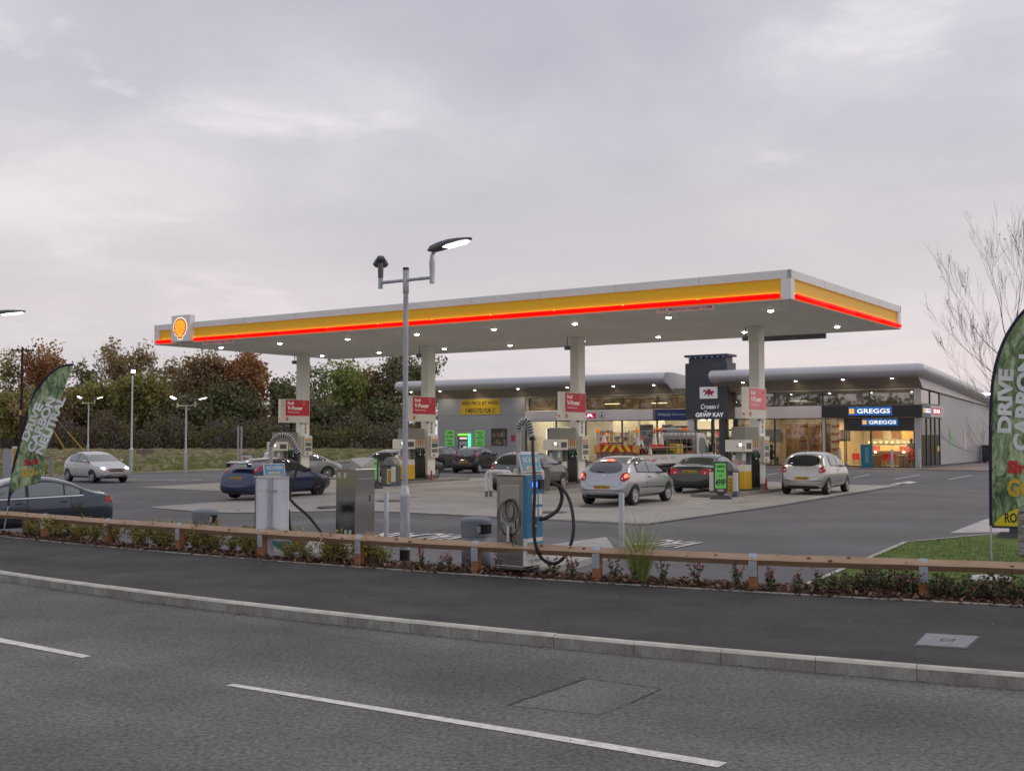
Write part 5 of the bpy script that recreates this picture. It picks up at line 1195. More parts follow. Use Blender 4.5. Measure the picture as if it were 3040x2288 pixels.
# ---- interior furnishing
inr = random.Random(11)
goods = [M('goods_red', (.5, .05, .03), .6), M('goods_white', (.65, .62, .58), .6), M('goods_orange', (.6, .2, .04), .6), M('goods_blue', (.08, .14, .3), .6), M('goods_brown', (.22, .12, .06), .6), M('goods_yellow', (.6, .42, .1), .6)]
shelf_m = M('shelf_cream', (.6, .55, .45), .5)
def shelves(u, v, L, nsh, hgt, lab, back=shelf_m, rot=0, grp='shop shelves behind the glass', lit_=False):
    o = thing('shelf_unit', lab, 'shelving', Wp(u, v, .08), PHI + rot, grp)
    m = MB(); m.box(0, L, .4, .45, 0, hgt); m.box(0, .05, 0, .4, 0, hgt); m.box(L - .05, L, 0, .4, 0, hgt)
    for k in range(nsh + 1): m.box(.05, L - .05, 0, .4, k * hgt / nsh - (.03 if k else 0), k * hgt / nsh + (.0 if k else .03))
    m.build('frame', back, o)
    m = MB()
    for k in range(nsh):
        x = .08; z = k * hgt / nsh + .03
        while x < L - .2:
            w_ = inr.uniform(.06, .2); hh = inr.uniform(.35, .8) * hgt / nsh; m.box(x, min(x + w_, L - .07), .06, .34, z, z + hh, inr.randint(0, 5)); x += w_ + inr.uniform(.01, .08)
    tag(m.build('goods', goods, o), kind='stuff')
    if lit_:
        m = MB(); m.box(.1, L - .1, -.02, .0, hgt - .04, hgt); 
        for x in (0, L / 3, 2 * L / 3, L - .05): m.box(x, x + .05, -.03, 0, .1, hgt - .05)
        m.build('light_strip', M('chiller_light', (1, 1, 1), em=((1, .97, .95), 1.6)), o)
    return o
shelves(-46.9, FV + 1.3, 2.6, 4, 2.6, 'lit chiller cabinet with white uprights behind the left shop window', alul, lit_=True)
shelves(-44.0, FV + 4.5, 2.2, 3, 1.5, 'low shelf unit behind the supermarket window')
shelves(-40.8, FV + 5.5, 3.2, 3, 1.6, 'cream wall shelving in the middle of the shop')
shelves(-33.5, FV + 3.0, 2.6, 3, 1.9, 'shelves of bright packets seen through the entrance')
shelves(-36.4, FV + 2.6, 2.0, 3, 1.6, 'magazine shelves behind the works truck cage')
shelves(-42.3, FV + 1.6, 1.8, 3, 1.35, 'low counter shelves under the cream cabinets')
shelves(-39.2, FV + 1.2, 2.2, 4, 1.5, 'packed shelf unit directly behind the middle shop window')
shelves(-45.6, FV + 6.6, 3.0, 5, 2.4, 'tall stocked shelving on the back wall at the left of the shop')
shelves(-38.0, FV + 6.6, 3.4, 5, 2.4, 'tall stocked shelving on the back wall near the tower')
shelves(-36.3, FV + 1.0, 1.9, 3, 1.2, 'low rack of bright goods under the window posters')
shelves(-33.3, FV + 6.5, 2.3, 5, 2.4, 'far shelving seen through the entrance doors')
m = MB(); m.box(0, 2.2, 0, .1, 2.2, 3.1); m.box(2.4, 4.4, 0, .1, 2.2, 3.1)
tag(m.build('wall_cabinets', M('cabinet_cream', (.68, .6, .46), .6), loc=Wp(-42.4, FV + 3.8, .1), rot=PHI), 'row of cream high level cabinets inside the supermarket', 'cabinet')
m = MB(); m.box(0, 1.0, 0, .08, 0, 2.6); tag(m.build('brown_door', M('door_brown', (.05, .022, .015), .5), loc=Wp(-39.9, FV + 3.6, .08), rot=PHI), 'dark brown inner door between cream cabinets', 'door')
m = MB(); m.box(0, 1.5, 0, .08, .6, 2.0); tag(m.build('light_box', M('box_glow', (1, 1, .9), em=((1, .9, .7), .9)), loc=Wp(-38.9, FV + 2.6, .2), rot=PHI), 'bright cream backlit display panel inside the shop', 'display')
# posters in the stationery window
circ = M('poster_pink_ring', (.55, .06, .16), .6)
for k, (a, b, z0, z1, lab) in enumerate(((-38.1, -37.0, .95, 2.85, 'tall white window poster with a pink ring left of the navy fascia post'), (-36.3, -35.4, 1.3, 2.85, 'white window poster with pink ring under the navy fascia'), (-35.35, -34.2, 1.6, 2.75, 'wide pale poster with a red heading beside the tower'))):
    o = thing('window_poster', lab, 'poster', Wp((a + b) / 2, FV + .12, z0), PHI, 'posters in the stationery window')
    m = MB(); m.box(-(b - a) / 2, (b - a) / 2, 0, .01, 0, z1 - z0, 0); sh = m.build('sheet', M('poster_white', (.62, .64, .66), .6), o)
    m = MB(); r = .33 if k < 2 else .2; cz_ = (z1 - z0) * .48
    for j in range(24):
        a0, a1 = 2 * pi * j / 24, 2 * pi * (j + 1) / 24; m.quad([(r * cos(a0), -.004, cz_ + r * sin(a0)), (r * cos(a1), -.004, cz_ + r * sin(a1)), (r * .8 * cos(a1), -.004, cz_ + r * .8 * sin(a1)), (r * .8 * cos(a0), -.004, cz_ + r * .8 * sin(a0))])
    m.box(-.1, .1, -.004, -.003, cz_ - .1, cz_ + .15); m.box(-(b - a) * .3, (b - a) * .3, -.004, -.002, (z1 - z0) * .9, (z1 - z0) * .94); m.build('ring_mark', circ, sh)
# bakery: counter, menu boards, tables and red chairs
redc = M('chair_red', (.55, .012, .015), .35); legm = M('chair_leg_wood', (.45, .28, .12), .5)
def chair(u, v, r_, lab):
    o = thing('red_chair', lab, 'chair', Wp(u, v, .08), PHI + r_, 'red chairs in the bakery')
    m = MB(); P = [(-.22, -.2), (.22, -.2), (.24, .2), (-.24, .2)]; m.prism(P, .42, .46); m.build('seat', redc, o, bevel=.015)
    m = MB(); m.add([(-.22, .2, .46), (.22, .2, .46), (.25, .28, .84), (-.25, .28, .84), (-.22, .17, .46), (.22, .17, .46), (.25, .25, .84), (-.25, .25, .84)], [(0, 1, 2, 3), (7, 6, 5, 4), (0, 4, 5, 1), (3, 2, 6, 7), (1, 5, 6, 2), (0, 3, 7, 4)]); m.build('backrest', redc, o, bevel=.01)
    for x, y in ((-.2, -.18), (.2, -.18), (-.2, .18), (.2, .18)): m = MB(); m.tube([(x * 1.15, y * 1.15, 0), (x, y, .42)], .016, 0, 6); m.build('leg', legm, o)
for u, v, r_, lab in ((-22.75, FV + 1.3, .6, 'red chair at the far left of the bakery window'), (-20.95, FV + .9, -.3, 'red chair just right of the teal board'), (-20.45, FV + 1.1, .3, 'red chair in the middle of the bakery window'), (-19.15, FV + 1.0, -.2, 'red chair near the corner post of the bakery'), (-18.75, FV + 2.0, 1.2, 'red chair just round the glazed corner')):
    chair(u, v, r_, lab)
tb = M('table_top_cream', (.5, .42, .3), .4)
for u, v, lab in ((-21.9, FV + 1.2, 'small round cafe table left of the teal board'), (-19.8, FV + 1.3, 'small round cafe table beside the right hand red chairs')):
    o = thing('cafe_table', lab, 'table', Wp(u, v, .08), PHI, 'cafe tables'); m = MB(); m.lathe([(.001, .74), (.38, .74), (.38, .71), (.001, .71)], n=20); m.build('table_top', tb, o); m = MB(); m.tube([(0, 0, 0), (0, 0, .71)], .03); m.lathe([(.22, 0), (.22, .02), (.001, .03)], n=16); m.build('leg', darkg, o)
o = thing('bakery_counter', 'long food counter with lit display inside the bakery', 'counter', Wp(-23.0, FV + 4.2, .08), PHI)
m = MB(); m.box(0, 4.6, 0, .7, 0, .95); m.build('counter_body', M('counter_dark', (.12, .08, .06), .5), o); m = MB(); m.box(0, 4.6, .05, .6, .98, 1.3, 0); m.build('glass_display', M('display_warm', (.6, .4, .2), .4, em=((1, .6, .2), .35)), o)
m = MB(); m.box(0, 4.6, .0, .08, 1.42, 1.47); 
for k in range(12): m.box(.1 + k * .38, .28 + k * .38, -.01, 0, 1.46, 1.62, 1)
m.build('ticket_rail', [darkg, paper], o)
m = MB()
for a, b, c_, mi in ((.0, .75, .0, 0), (1.3, 2.0, .0, 0), (2.0, 3.0, .0, 1), (3.0, 3.9, 0, 2), (3.9, 4.5, 0, 1)): m.box(a, b, 1.2, 1.25, 1.75, 2.35, mi)
m.box(.8, 1.9, 1.1, 1.15, 2.36, 2.44, 3); m.box(2.3, 3.3, 1.1, 1.15, 2.36, 2.44, 3)
for k in range(7): m.box(3.05 + k * .12, 3.13 + k * .12, 1.17, 1.2, 1.95, 2.1, 4)
m.build('menu_board', [M('menu_brown', (.2, .1, .05), .6), M('menu_wood', (.62, .38, .14), .6), M('menu_niche', (.08, .04, .02), .6), M('menu_light', (.8, .9, .9), em=((.8, .95, 1), .9)), goods[0]], o)
for k, px in enumerate((2597, 2681)):
    m = MB(); m.lathe([(.001, .08), (.07, .05), (.08, 0), (.06, -.03), (.001, -.04)], n=10)
    tag(m.build('heat_lamp', M('heat_glow', (1, 1, 1), em=((1, .8, .45), 9)), loc=Wp(uOn(px, FV + 2.6), FV + 2.6, .98)), ('bright warm lamp left of centre behind the bakery glass', 'bright warm lamp on the right behind the bakery glass')[k], 'lamp')
    p_ = Wp(uOn(px, FV + 2.75), FV + 2.75, .08); m = MB(); m.box(-.3, .3, 0, .3, 0, .9); m.box(-.28, .28, .02, .06, .9, 1.3, 1); tag(m.build('display_stand', [M('stand_dark', (.09, .05, .04), .5), M('stand_pink', (.5, .12, .1), .5)], loc=p_, rot=PHI), ('small display stand under the left warm lamp', 'small display stand under the right warm lamp')[k], 'display stand')
# tall racks with red and white packets, pictures and dim mural in the restaurant windows
for k, (u, lab) in enumerate(((-26.35, 'tall rack of red and white packets left of its twin'), (-25.5, 'tall rack of red and white packets beside the cream mullion'), (-24.2, 'rack of red packets right of the cream mullion'))):
    o = thing('packet_rack', lab, 'rack', Wp(u, FV + .6, .9), PHI, 'packet racks in the window'); m = MB(); m.box(.0, .02, 0, .02, 0, 2.1); m.box(.56, .58, 0, .02, 0, 2.1)
    for j in range(4): m.box(0, .58, -.08, .1, .15 + j * .5, .17 + j * .5)
    m.build('frame', paper, o)
    m = MB()
    for j in range(4):
        for i_ in range(3): m.box(.04 + i_ * .18, .17 + i_ * .18, -.05, .05, .17 + j * .5, .17 + j * .5 + inr.uniform(.14, .24), 0); m.box(.06 + i_ * .18, .15 + i_ * .18, -.06, .04, .17 + j * .5, .24 + j * .5, 1)
    tag(m.build('packets', [goods[0], goods[1]], o), kind='stuff')
mur = M('mural', (.20, .11, .045), .7, nz=(1.2, .7), stretch=(3, 1, .35)); m = MB(); m.box(0, 3.2, 0, .05, 0, 2.6); tag(m.build('wall_mural', mur, loc=Wp(-28.6, FV + 4, .3), rot=PHI), 'dark brown and green mural on the restaurant wall', 'mural')
for u, z, lab in ((-30.1, 1.75, 'framed picture low on the wall left of the mural'), (-30.1, 2.75, 'framed picture high on the wall left of the mural'), (-24.0, 1.7, 'framed picture right of the cream mullion')):
    m = MB(); m.box(0, .75, -.04, 0, 0, .75, 0); m.box(.06, .69, -.05, -.04, .06, .69, 1); tag(m.build('picture', [M('frame_brown', (.14, .1, .07), .5), M('print_grey', (.3, .28, .25), .6)], loc=Wp(u, FV + 1.6, z), rot=PHI), lab, 'picture')
m = MB(); m.box(0, 2.6, 0, .06, .0, .9); tag(m.build('side_panel', M('panel_cream2', (.5, .44, .34), .7), loc=Wp(-30.5, FV + 1.7, 1.6), rot=PHI), 'cream partition panel behind the framed pictures', 'panel')
# teal board and shop front bollards
o = thing('pavement_sign', 'narrow teal board with upright bakery lettering outside the bakery window', 'pavement sign', Wp(uOn(2572, FV - 1.2), FV - 1.2, .06), PHI + .05)
m = MB(); m.box(-.36, .36, -.12, .0, 0, 1.45); q = m.build('board', M('teal_board', (.02, .17, .24), .5), o, bevel=.02); m = MB(); m.text('GREGGS', (.02, -.125, .8), .95, .22, (0, 0, 1), (-1, 0, 0), 0, bold=.02); m.build('lettering', M('teal_text', (.25, .5, .5), .5), q)
for k, (px, lab) in enumerate(((2646, 'thin grey bollard in front of the bakery window, right of the teal board'), (2727, 'grey bollard at the building corner'), (2491, 'grey bollard behind the silver hatchback near the bakery door'))):
    p_ = Wp(uOn(px, FV - 1.5), FV - 1.5, .06); m = MB(); m.lathe([(.08, 0), (.08, 1.15), (.06, 1.18), (.001, 1.18)], n=14); tag(m.build('bollard', galvd, loc=p_), lab, 'bollard', 'shop front bollards')
# trolley rail by the supermarket
o = thing('trolley_bay', 'grey tubular trolley rail beside the works truck tail', 'rail', Wp(-42.0, FV - 4.5, 0), PHI)
m = MB(); m.tube([(0, 0, 0), (0, 0, 1.2), (1.6, 0, 1.2), (1.6, 0, 0)], .05, 0, 8); m.build('rail', galv, o); m = MB(); m.box(0, 1.6, .3, .36, 1.1, 1.7); m.build('sign_board', M('bay_board', (.25, .25, .31), .5), o)
# ------------------------------------------------------------------ cars
def paint(name, col, m_=.5, r=.28): return M(name, col, r, m_, coat=1.0, nz=(1.5, .04))
cglass = M('car_glass', (.018, .022, .024), .04, spec=.9, coat=.5); cglassl = M('car_glass_pale', (.16, .185, .19), .05, spec=.9, coat=.6)
tyre_m = M('tyre', (.016, .016, .017), .75); trimb = M('car_trim', (.02, .02, .022), .5); chrome = M('chrome', (.7, .7, .7), .12, 1.0)
tl_r = M('tail_red', (.35, .008, .015), .15, em=((.6, .01, .02), .08)); tl_on = M('tail_on', (.6, .05, .02), .2, em=((1, .08, .03), 5)); tl_w = M('lamp_clear', (.6, .6, .6), .15); hl_on = M('headlamp_on', (1, 1, .9), .2, em=((1, .95, .8), 12))
plate_y = M('plate_yellow', (.62, .36, .05), .5); plate_w = M('plate_white', (.6, .6, .56), .5); alloy = M('alloy', (.42, .42, .41), .3, .8); alloyd = M('alloy_dark', (.07, .07, .075), .35, .6); hub_w = M('wheel_cover', (.52, .52, .52), .35, .5)
TMP = bpy.data.collections.new('scratch'); COL.children.link(TMP)
def lerp_tab(T_, x):
    if x <= T_[0][0]: return T_[0][1]
    for (a, b), (c, d) in zip(T_[:-1], T_[1:]):
        if x <= c: return b + (d - b) * (x - a) / (c - a)
    return T_[-1][1]
def car_body(S):
    """S: L, W, top=[(d,z)], belt=(z front, z rear); d is distance from the nose"""
    L, W = S['L'], S['W'] / 2; top = S['top']; b0, b1 = S['belt']
    ds = sorted(set([0, .03 * L, .09 * L, .16 * L] + [d for d, z in top] + [L * .33, L * .5, L * .62, L * .74, L - .3, L - .1, L]))
    ds2 = [ds[0]]
    for d in ds[1:]:
        if d - ds2[-1] > .07: ds2.append(d)
    if ds2[-1] != L: ds2[-1] = L
    Hm = max(z for d, z in top); zb = S.get('clear', .19); rings = []
    wt = [(0, .74), (.03 * L, .86), (.10 * L, .95), (.22 * L, 1), (.78 * L, 1), (.92 * L, .955), (.975 * L, .88), (L, .80)]
    for d in ds2:
        zt = lerp_tab(top, d); k = lerp_tab(wt, d); w_ = W * k; zbelt = b0 + (b1 - b0) * d / L
        ga = max(0, min(1, (zt - zbelt) / (Hm - zbelt))); sh = min(zbelt, zt - .05); lo = zb + (.10 if d < .05 * L or d > L * .97 else 0)
        wr = w_ * (.93 - .185 * ga) * S.get('tumble', 1)
        mid = lo + (sh - lo) * .55
        rings.append([(0, lo), (w_ * .72, lo), (w_ * .95, lo + .07), (w_ * .995, mid - .05), (w_ * 1.0, mid + .08), (w_ * .965, sh), (wr + (w_ * .965 - wr) * .42 * (ga > .05), sh + (zt - .05 - sh) * .55), (wr, zt - .045 - .02 * ga), (wr * .62, zt - .008), (0, zt)])
    n = 10; vs_ = []; fs = []; M_ = len(rings)
    full = []
    for d, r in zip(ds2, rings):
        x = L / 2 - d
        full.append([(x, y, z) for y, z in r] + [(x, -y, z) for y, z in r[-2:0:-1]])
    k = len(full[0])
    for f in full: vs_ += f
    for i in range(M_ - 1):
        for j in range(k): a, b = i * k + j, i * k + (j + 1) % k; fs.append((a, a + k, b + k, b))
    fs.append(tuple(range(k))); fs.append(tuple(reversed(range((M_ - 1) * k, M_ * k))))
    me = bpy.data.meshes.new('b'); me.from_pydata(vs_, [], fs); me.update()
    for p in me.polygons: p.use_smooth = True
    o = bpy.data.objects.new('b', me); TMP.objects.link(o)
    s = o.modifiers.new('s', 'SUBSURF'); s.levels = 2; s.render_levels = 2
    c = MB(); R = S['R'] * 1.13
    for d in S['axles']:
        for sy in (1, -1):
            c.lathe([(.001, 0), (R, 0), (R, .45), (.001, .45)], c=(L / 2 - d, (W - .36) if sy > 0 else -(W - .36) - .45, S['R'] + .01), ax='y', n=32, sm=False)
    co = c.build('c', trimb); COL.objects.unlink(co); TMP.objects.link(co)
    dg = bpy.context.evaluated_depsgraph_get(); bvh = BVHTree.FromObject(o, dg)
    bo_ = o.modifiers.new('k', 'BOOLEAN'); bo_.object = co; bo_.operation = 'DIFFERENCE'; bo_.solver = 'EXACT'
    dg = bpy.context.evaluated_depsgraph_get(); out_ = bpy.data.meshes.new_from_object(o.evaluated_get(dg))
    bpy.data.objects.remove(o); bpy.data.objects.remove(co)
    return out_, bvh
def ang(px, d): return math.atan2((px - 1520) / 3280.0, 1) 
class Drape:
    def __init__(s, bvh, L): s.b = bvh; s.L = L
    def hit(s, a, b, way):
        o, d = {'L': ((a, 5, b), (0, -1, 0)), 'R': ((a, -5, b), (0, 1, 0)), 'F': ((6, a, b), (-1, 0, 0)), 'B': ((-6, a, b), (1, 0, 0)), 'T': ((a, b, 5), (0, 0, -1))}[way]
        h = s.b.ray_cast(Vector(o), Vector(d)); return h[0], h[1], Vector(d)
    def put(s, mb, poly, way, off_=.006, mi=0, step=.07, rnd=0):
        if rnd: poly = chaikin(poly, rnd)
        v2, fs = tess(poly, step); P = []
        for p in v2:
            h, n, d = s.hit(p.x, p.y, way)
            if h is None or n.dot(-d) < .12: P.append(None)
            else: P.append(h + (n * .5 - d * .5).normalized() * off_)
        ok = [f for f in fs if all(P[i] is not None for i in f)]
        mb.add([p if p is not None else Vector((0, 0, .5)) for p in P], ok, mi, True)
def make_car(name, label, S, loc, head, cols, group='cars on the forecourt', vis='B'):
    """head: unit heading vector in plan"""
    L, W = S['L'], S['W']; a = math.atan2(head[1], head[0])
    o = thing(name, label, 'car', loc, a, group); sc_ = S.get('scale', 1); o.scale = (sc_,) * 3
    me, bvh = car_body(S); body_m = cols['body']
    me.materials.clear(); me.materials.append(body_m); me.materials.append(trimb)
    ax = [(L / 2 - d, S['R'] + .01) for d in S['axles']]; Rr = S['R'] * 1.13
    for p in me.polygons:
        w_ = all(any(math.hypot(me.vertices[i].co.x - x, me.vertices[i].co.z - z) < Rr + .004 for x, z in ax) for i in p.vertices)
        if w_ or p.center.z < S.get('clear', .19) + .02: p.material_index = 1; p.use_smooth = not w_
    body = bpy.data.objects.new('body', me); COL.objects.link(body); body.parent = o
    es = body.modifiers.new('e', 'EDGE_SPLIT'); es.split_angle = radians(50)
    D = Drape(bvh, L); top = S['top']; b0, b1 = S['belt']; belt = lambda d: b0 + (b1 - b0) * d / L; zt = lambda d: lerp_tab(top, d)
    sides = ('L', 'R')
    gm = cols.get('glass', cglass)
    # side windows
    for w_ in sides:
        for (da, db) in S['panes']:
            low = []; up = []; k = 14
            for i in range(k + 1):
                d = da + (db - da) * i / k; zl = belt(d) + .045; zu = zt(d) - S.get('rail', .108)
                if zu > zl + .02: low.append((L / 2 - d, zl)); up.append((L / 2 - d, zu))
            if len(low) < 2: continue
            m = MB(); D.put(m, low + up[::-1], w_, .008, 0, .09); m.build('side_window', gm, o)
        m = MB(); d0, d1 = S['panes'][0][0] - .10, S['panes'][-1][1] + .08          # black surround
        low = []; up = []
        for i in range(25):
            d = d0 + (d1 - d0) * i / 24; zl = belt(d) + .015; zu = zt(d) - S.get('rail', .108) + .03
            if zu > zl: low.append((L / 2 - d, zl)); up.append((L / 2 - d, zu))
        D.put(m, low + up[::-1], w_, .004, 0, .09); m.build('window_surround', trimb, o)
        if S.get('chrome'):
            m = MB(); D.put(m, [(L / 2 - d0 - .0, belt(d0) + .0), (L / 2 - d1, belt(d1) + .0), (L / 2 - d1, belt(d1) + .028), (L / 2 - d0, belt(d0) + .028)], w_, .014, 0, .08); m.build('chrome_strip', chrome, o)
        for k_, (da, db) in enumerate(S['doors']):
            P = [(L / 2 - da, .32), (L / 2 - da, belt(da) + .0), (L / 2 - db, belt(db) + .0), (L / 2 - db + S.get('dcut', 0), .32)]
            m = MB(); D.put(m, [(x + (.006 if i < 2 else -.006), z) for i, (x, z) in enumerate(P)], w_, .002, 1, .08); D.put(m, [(x - (.006 if i < 2 else -.006), z + (.008 if i in (0, 3) else -.006)) for i, (x, z) in enumerate(P)], w_, .0045, 0, .08)
            dr = m.build('door', [body_m, trimb], o)
            hx = L / 2 - db + .13; h_, n_, _ = D.hit(hx, belt(db) - .12, w_)
            if h_: s_ = 1 if w_ == 'L' else -1; m = MB(); m.box(h_.x - .02, h_.x + .13, h_.y - .01 if s_ > 0 else h_.y - .035, h_.y + .035 if s_ > 0 else h_.y + .01, h_.z - .012, h_.z + .018); m.build('handle', cols.get('handle', body_m), dr, bevel=.008)
        # rubbing strip and sill
        m = MB(); D.put(m, [(L / 2 - S['axles'][0] - S['R'] * 1.2, .23), (L / 2 - S['axles'][1] + S['R'] * 1.2, .23), (L / 2 - S['axles'][1] + S['R'] * 1.2, .30), (L / 2 - S['axles'][0] - S['R'] * 1.2, .30)], w_, .004, 0, .1)
        if S.get('strip'): D.put(m, [(L / 2 - S['axles'][0] - S['R'] * 1.3, .50), (L / 2 - S['axles'][1] + S['R'] * 1.3, .53), (L / 2 - S['axles'][1] + S['R'] * 1.3, .56), (L / 2 - S['axles'][0] - S['R'] * 1.3, .53)], w_, .01, 0, .1)
        m.build('sill_trim', cols.get('sill', trimb), o)
        # mirrors
        s_ = 1 if w_ == 'L' else -1; md = S['mirror']; y = s_ * (W / 2 + .02)
        m = MB(); m.lathe([(.001, -.075), (.07, -.05), (.085, 0), (.07, .05), (.001, .07)], c=(L / 2 - md, y + s_ * .06, belt(md) + .09), ax='y', n=12, sx=.7, sy=.9); m.box(L / 2 - md - .03, L / 2 - md + .03, min(y - s_ * .14, y + s_ * .02), max(y - s_ * .14, y + s_ * .02), belt(md) + .02, belt(md) + .06)
        m.build('wing_mirror', cols.get('mirror', body_m), o)
    # windscreen / rear window
    wa, wb_ = S['wind']; z0, z1 = zt(wa) + .03, zt(wb_) - .05; w0, w1 = W * .43, W * .345
    m = MB(); D.put(m, [(-w0, z0), (w0, z0), (w1, z1), (-w1, z1)], 'F', .006, 0, .09); m.build('windscreen', gm, o)
    (rz0, rz1, rw0, rw1) = S['rear']
    m = MB(); D.put(m, [(-rw0, rz0), (rw0, rz0), (rw1, rz1), (-rw1, rz1)], 'B', .008, 0, .07, rnd=2); rw = m.build('rear_window', cols.get('rglass', cglass), o)
    if S.get('wiper'):
        m = MB(); h_, n_, _ = D.hit(.0, rz0 + .03, 'B')
        if h_: m.tube([h_ + Vector((-.02, 0, 0)), h_ + Vector((-.025, .22, .02))], .012, 0, 5); m.build('wiper', black, rw)
    # boot lid outline
    if S.get('boot'):
        P = S['boot']; P = [(y, z) for y, z in P] + [(-y, z) for y, z in P[::-1]]
        P = chaikin(P, 2, .15); m = MB(); D.put(m, [(y * 1.012, z - .004 + (z - .7) * .02) for y, z in P], 'B', .002, 1, .07); D.put(m, P, 'B', .0045, 0, .07); m.build('boot_lid', [body_m, trimb], o)
    # tail lamps
    for s_ in (1, -1):
        m = MB(); P = [(y * s_, z) for y, z in S['tail']]; D.put(m, P, 'B', .010, 0, .04, rnd=1)
        sm_ = MB()
        if S.get('tailside'): D.put(sm_, [(x - L / 2, z) for x, z in S['tailside']], 'L' if s_ > 0 else 'R', .010, 0, .04, rnd=1)
        t_ = m.build('tail_light', tl_r, o)
        if sm_.f: sm_.build('side_lens', tl_r, t_)
        cy_, cz_ = sum(p[0] for p in S['tail']) / len(S['tail']) * s_, sum(p[1] for p in S['tail']) / len(S['tail'])
        m = MB(); D.put(m, [(cy_ * .93 + .035 * cos(k * pi / 4), cz_ - .03 + .035 * sin(k * pi / 4)) for k in range(8)], 'B', .014, 0, .03); m.build('reversing_lens', tl_w, t_)
        if S.get('lit'): m = MB(); D.put(m, [(cy_ * 1.06 + .045 * cos(k * pi / 4), cz_ + .04 + .055 * sin(k * pi / 4)) for k in range(8)], 'B', .016, 0, .03); m.build('lit_bulb', tl_on, t_)
        m = MB(); P = [(y * s_, z) for y, z in S['head']]; D.put(m, P, 'F', .010, 0, .05, rnd=1); hl = m.build('headlight', chrome if not S.get('headon') else M('headlamp_shell', (.5, .5, .55), .15), o)
        if S.get('headon'): cy_, cz_ = sum(p[0] for p in S['head']) / len(S['head']) * s_, sum(p[1] for p in S['head']) / len(S['head']); m = MB(); D.put(m, [(cy_ * .9 + .085 * cos(k * pi / 4), cz_ + .05 * sin(k * pi / 4)) for k in range(8)], 'F', .022, 0, .03); m.build('lit_bulb', hl_on, hl)
    if S.get('hibrake'): m = MB(); D.put(m, [(-.13, rz1 + .02), (.13, rz1 + .02), (.13, rz1 + .05), (-.13, rz1 + .05)], 'B', .014, 0, .05); m.build('high_brake_light', tl_on, o)
    # bumpers' dark parts, grille, plates
    m = MB(); D.put(m, [(-W * .36, .24), (W * .36, .24), (W * .34, .33), (-W * .34, .33)], 'B', .006, 0, .08); m.build('rear_valance', cols.get('valance', trimb), o)
    if S.get('bline'): m = MB(); D.put(m, [(-W * .40, S['bline']), (W * .40, S['bline']), (W * .40, S['bline'] + .018), (-W * .40, S['bline'] + .018)], 'B', .006, 0, .06); m.build('bumper_line', trimb, o)
    m = MB(); D.put(m, [(-W * .30, .24), (W * .30, .24), (W * .27, .40), (-W * .27, .40)], 'F', .008, 0, .08); m.build('lower_grille', trimb, o)
    if S.get('grille'): m = MB(); D.put(m, S['grille'], 'F', .010, 0, .06, rnd=1); gg_ = m.build('grille', trimb, o); m = MB(); zz_ = sum(p[1] for p in S['grille']) / len(S['grille']); D.put(m, [(-W * .24, zz_ - .012), (W * .24, zz_ - .012), (W * .24, zz_ + .012), (-W * .24, zz_ + .012)], 'F', .016, 0, .06); m.build('chrome_bar', chrome, gg_)
    for way, mt_, zc in (('B', plate_y, S['plate']), ('F', plate_w, .42)):
        h_, n_, _ = D.hit(0, zc, way)
        if h_:
            s_ = -1 if way == 'B' else 1; x0 = h_.x + s_ * .004
            m = MB(); m.box(min(x0, x0 + s_ * .014), max(x0, x0 + s_ * .014), -.26, .26, zc - .055, zc + .055); q = m.build('number_plate', mt_, o)
            m = MB(); t_ = S.get('reg', 'PL57 OWU'); m.text(t_, (x0 + s_ * .016, 0, zc), .45, .07, (0, s_, 0), mi=0, bold=.03); m.build('lettering', black, q)
    h_, n_, _ = D.hit(0, S['plate'] + .32, 'B')
    if h_ and S.get('badge', 1): m = MB(); m.lathe([(.001, -.012), (.045, -.01), (.05, 0)], c=(h_.x, 0, h_.z), ax='x', n=14); m.build('badge', chrome, o)
    h_, n_, _ = D.hit(L / 2 - S['L'] * .86 if not S.get('saloon') else L / 2 - L * .66, 0, 'T')
    if h_ and S.get('aerial', 1): m = MB(); m.tube([h_, h_ + Vector((-.05, 0, .12))], .008, 0, 5); m.build('aerial', black, o)
    if S.get('spoiler'):
        m = MB(); xs_ = -L / 2 + .02; zt_ = S['spoiler']; m.add([(xs_ + .1, -.52, zt_), (xs_ + .1, .52, zt_), (xs_ + .38, .55, zt_ + .05), (xs_ + .38, -.55, zt_ + .05), (xs_ + .1, -.52, zt_ + .035), (xs_ + .1, .52, zt_ + .035), (xs_ + .38, .55, zt_ + .09), (xs_ + .38, -.55, zt_ + .09)], [(0, 3, 2, 1), (4, 5, 6, 7), (0, 1, 5, 4), (1, 2, 6, 5), (2, 3, 7, 6), (3, 0, 4, 7)])
        for y in (-.5, .5): m.box(xs_ + .12, xs_ + .3, y - .03, y + .03, zt_ - .12, zt_ + .01)
        m.build('spoiler', cols['body'], o, bevel=.012)
    # wheels
    R = S['R']; wm_ = cols.get('wheel', alloy); spk = S.get('spokes', 5)
    first = None
